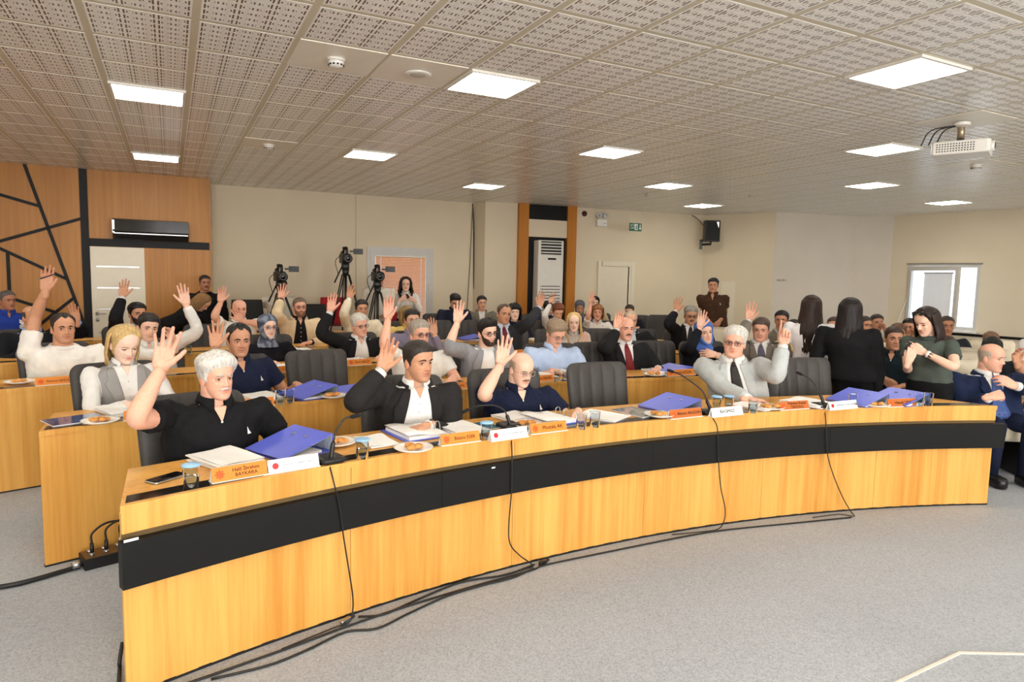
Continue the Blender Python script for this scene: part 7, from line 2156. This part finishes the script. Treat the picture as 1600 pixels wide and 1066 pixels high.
snack_plate(1110, 534, 'snack plate on the fourth desk at the right', rs=0.09)
# sunglasses left on the third desk
for px, py, lab in ((378, 583, 'thin wire glasses lying before the marbled headscarf'), (571, 564, 'thin wire glasses lying before the white haired man in black')):
    q = at_z(px, py, DT); r_ = empty('folded_glasses', (q[0], q[1], DT), tang(q), label=lab, category='glasses', group='glasses lying on the third desk')
    for sx in (-1, 1):
        MB().tube([(sx * 0.034 + 0.026 * math.cos(t), 0, 0.022 + 0.020 * math.sin(t)) for t in np.linspace(0, 2 * math.pi, 17)], 0.002, 6, cap=False).build('rim', M_STEEL, r_, True)
        MB().tube([(sx * 0.06, 0, 0.03), (sx * 0.05, 0.06, 0.01), (sx * 0.0, 0.08, 0.006)], 0.002, 6).build('temple', M_STEEL, r_)
    MB().tube([(-0.01, 0, 0.028), (0.01, 0, 0.028)], 0.002, 6).build('bridge', M_STEEL, r_)

# ---- cables down the desk front and along the floor
hanging_cable([(515, 728), (521, 752), (530, 790), (537, 840), (545, 890), (551, 930), (551, 955)], 'cable of the first microphone hanging down the desk front', [(545, 976), (520, 985), (440, 1018)])
hanging_cable([(799, 686), (800, 720), (799, 770), (795, 820), (797, 850), (812, 868)], 'cable of the second microphone hanging down the desk front', [(832, 886), (820, 892), (770, 905)])
hanging_cable([(1113, 652), (1121, 670), (1122, 710), (1126, 760), (1133, 795), (1131, 815)], 'cable of the third microphone hanging down the desk front', [(1122, 829), (1100, 833), (1050, 838)])
hanging_cable([(1289, 642), (1291, 670), (1293, 710), (1303, 745), (1318, 780), (1330, 800)], 'cable of the fourth microphone hanging down the desk front', [(1334, 809), (1310, 806), (1270, 811)])
def floor_cable(pts, label, r=0.0055, name='floor_cable'):
    P_ = [at_z(x, y, 0.0) + np.array([0, 0, r + 0.001]) for x, y in pts]
    return MB().tube(catmull(P_, 6), r, 7).build(name, M_RUBBER, None, True, label=label, category='cable', group='cables on the floor')
floor_cable([(230, 1090), (300, 1068), (380, 1040), (470, 1008), (545, 980), (640, 948), (740, 918), (830, 893), (855, 884), (960, 862), (1080, 838), (1140, 829), (1230, 820), (1330, 810)], 'long cable running along the foot of the front desk')
floor_cable([(330, 1064), (420, 1042), (480, 1018), (540, 990), (590, 984), (640, 960), (700, 933), (760, 915), (800, 905), (834, 890)], 'second loop of cable left along the desk foot')
floor_cable([(560, 966), (600, 962), (650, 940), (720, 912), (790, 900), (835, 884)], 'short cable lying close to the desk foot')
for px, py, lab in ((848, 882, 'cable connector at the foot of the front desk'), (540, 974, 'light cable joint at the left part of the desk foot')):
    q = at_z(px, py, 0); r_ = empty('cable_connector', (q[0], q[1], 0.012), tang(q) + 0.3, label=lab, category='connector', group='cable connectors')
    MB().rbox((0, 0, 0), (0.06, 0.022, 0.022), 0.006).build('shell', M_STEEL if px < 600 else M_PLASTIC, r_, True)
    MB().tube([(0.03, 0, 0), (0.055, 0, 0)], [0.009, 0.007], 8).build('boot', M_RUBBER, r_, True)
# ---- stage box at the left
a, b_ = at_z(133, 893, 0), at_z(192, 878, 0)
ang = math.atan2(b_[1] - a[1], b_[0] - a[0]); L = np.linalg.norm(b_ - a) + 0.12
r_ = empty('stage_box', tuple(a + (b_ - a) / np.linalg.norm(b_ - a) * L / 2), ang, label='black audio stage box with plugged cables at the second desk', category='stage box')
MB().box((0, 0.07, 0.03), (L, 0.14, 0.06)).build('housing', M_PLASTIC, r_)
MB().box((0, 0.07, 0.063), (L - 0.01, 0.13, 0.006)).build('top_plate', mat('brown metal plate', (120, 96, 70), 0.35, metal=0.7), r_)
for k in range(5):
    xk = -L / 2 + 0.045 + k * 0.07
    for j in range(2):
        cn = MB().lathe([(0.014, 0.064), (0.014, 0.074), (0.010, 0.080)], (xk, 0.04 + 0.06 * j, 0), 12).build('socket', M_STEEL, r_, True)
    pl = MB().tube([(xk, 0.04, 0.07), (xk, 0.04, 0.135)], 0.010, 10).build('plug', M_PLASTIC if k != 2 else M_STEEL, r_, True)
    MB().tube(catmull([(xk, 0.04, 0.13), (xk + 0.01, 0.05, 0.19 + 0.01 * k), (xk + 0.12, 0.08, 0.22), (L / 2 + 0.08, 0.10, 0.14), (L / 2 + 0.16, 0.12, 0.03)]), 0.006, 7).build('plug_cable', M_RUBBER, pl, True)
MB().tube([(-L / 2, 0.05, 0.03), (-L / 2 - 0.05, 0.045, 0.03)], 0.020, 12).build('gland', M_STEEL, r_, True)
P_ = [at_z(x, y, 0.0) + np.array([0, 0, 0.014]) for x, y in ((124, 889), (100, 896), (60, 908), (20, 918), (-40, 926), (-120, 930))]
MB().tube(catmull(P_, 6), 0.013, 8).build('multicore_cable', M_RUBBER, None, True, label='thick multicore cable leaving the stage box', category='cable')
# cable with a metal plug hanging behind the left desk end
q0 = at_z(187, 1052, 0.0); q1 = at_z(183, 1100, 0.0)
MB().tube(catmull([(q0[0] + 0.01, q0[1] + 0.06, 0.10), (q0[0], q0[1] + 0.02, 0.04), (q0[0], q0[1], 0.01), (q1[0], q1[1], 0.01)]), 0.008, 7).build('desk_end_cable', M_RUBBER, None, True, label='cable at the left foot of the front desk', category='cable')

# small white stickers on the black band
for px, py, w_, h_, lab in ((205, 844, 0.05, 0.010, 'narrow white sticker at the left end of the black band'), (771, 731, 0.022, 0.008, 'small white sticker in the middle of the black band')):
    q = on_arc(px, py, ROWR[1] - 0.041); z_ = at_dist(px, py, math.hypot(*q))[2]
    o = MB().box((0, 0, 0), (w_, 0.001, h_)).build('sticker', M_PAPER, None, label=lab, category='sticker', group='stickers on the black band')
    o.location = (q[0], q[1], z_); o.rotation_euler = (0, 0, tang(q))
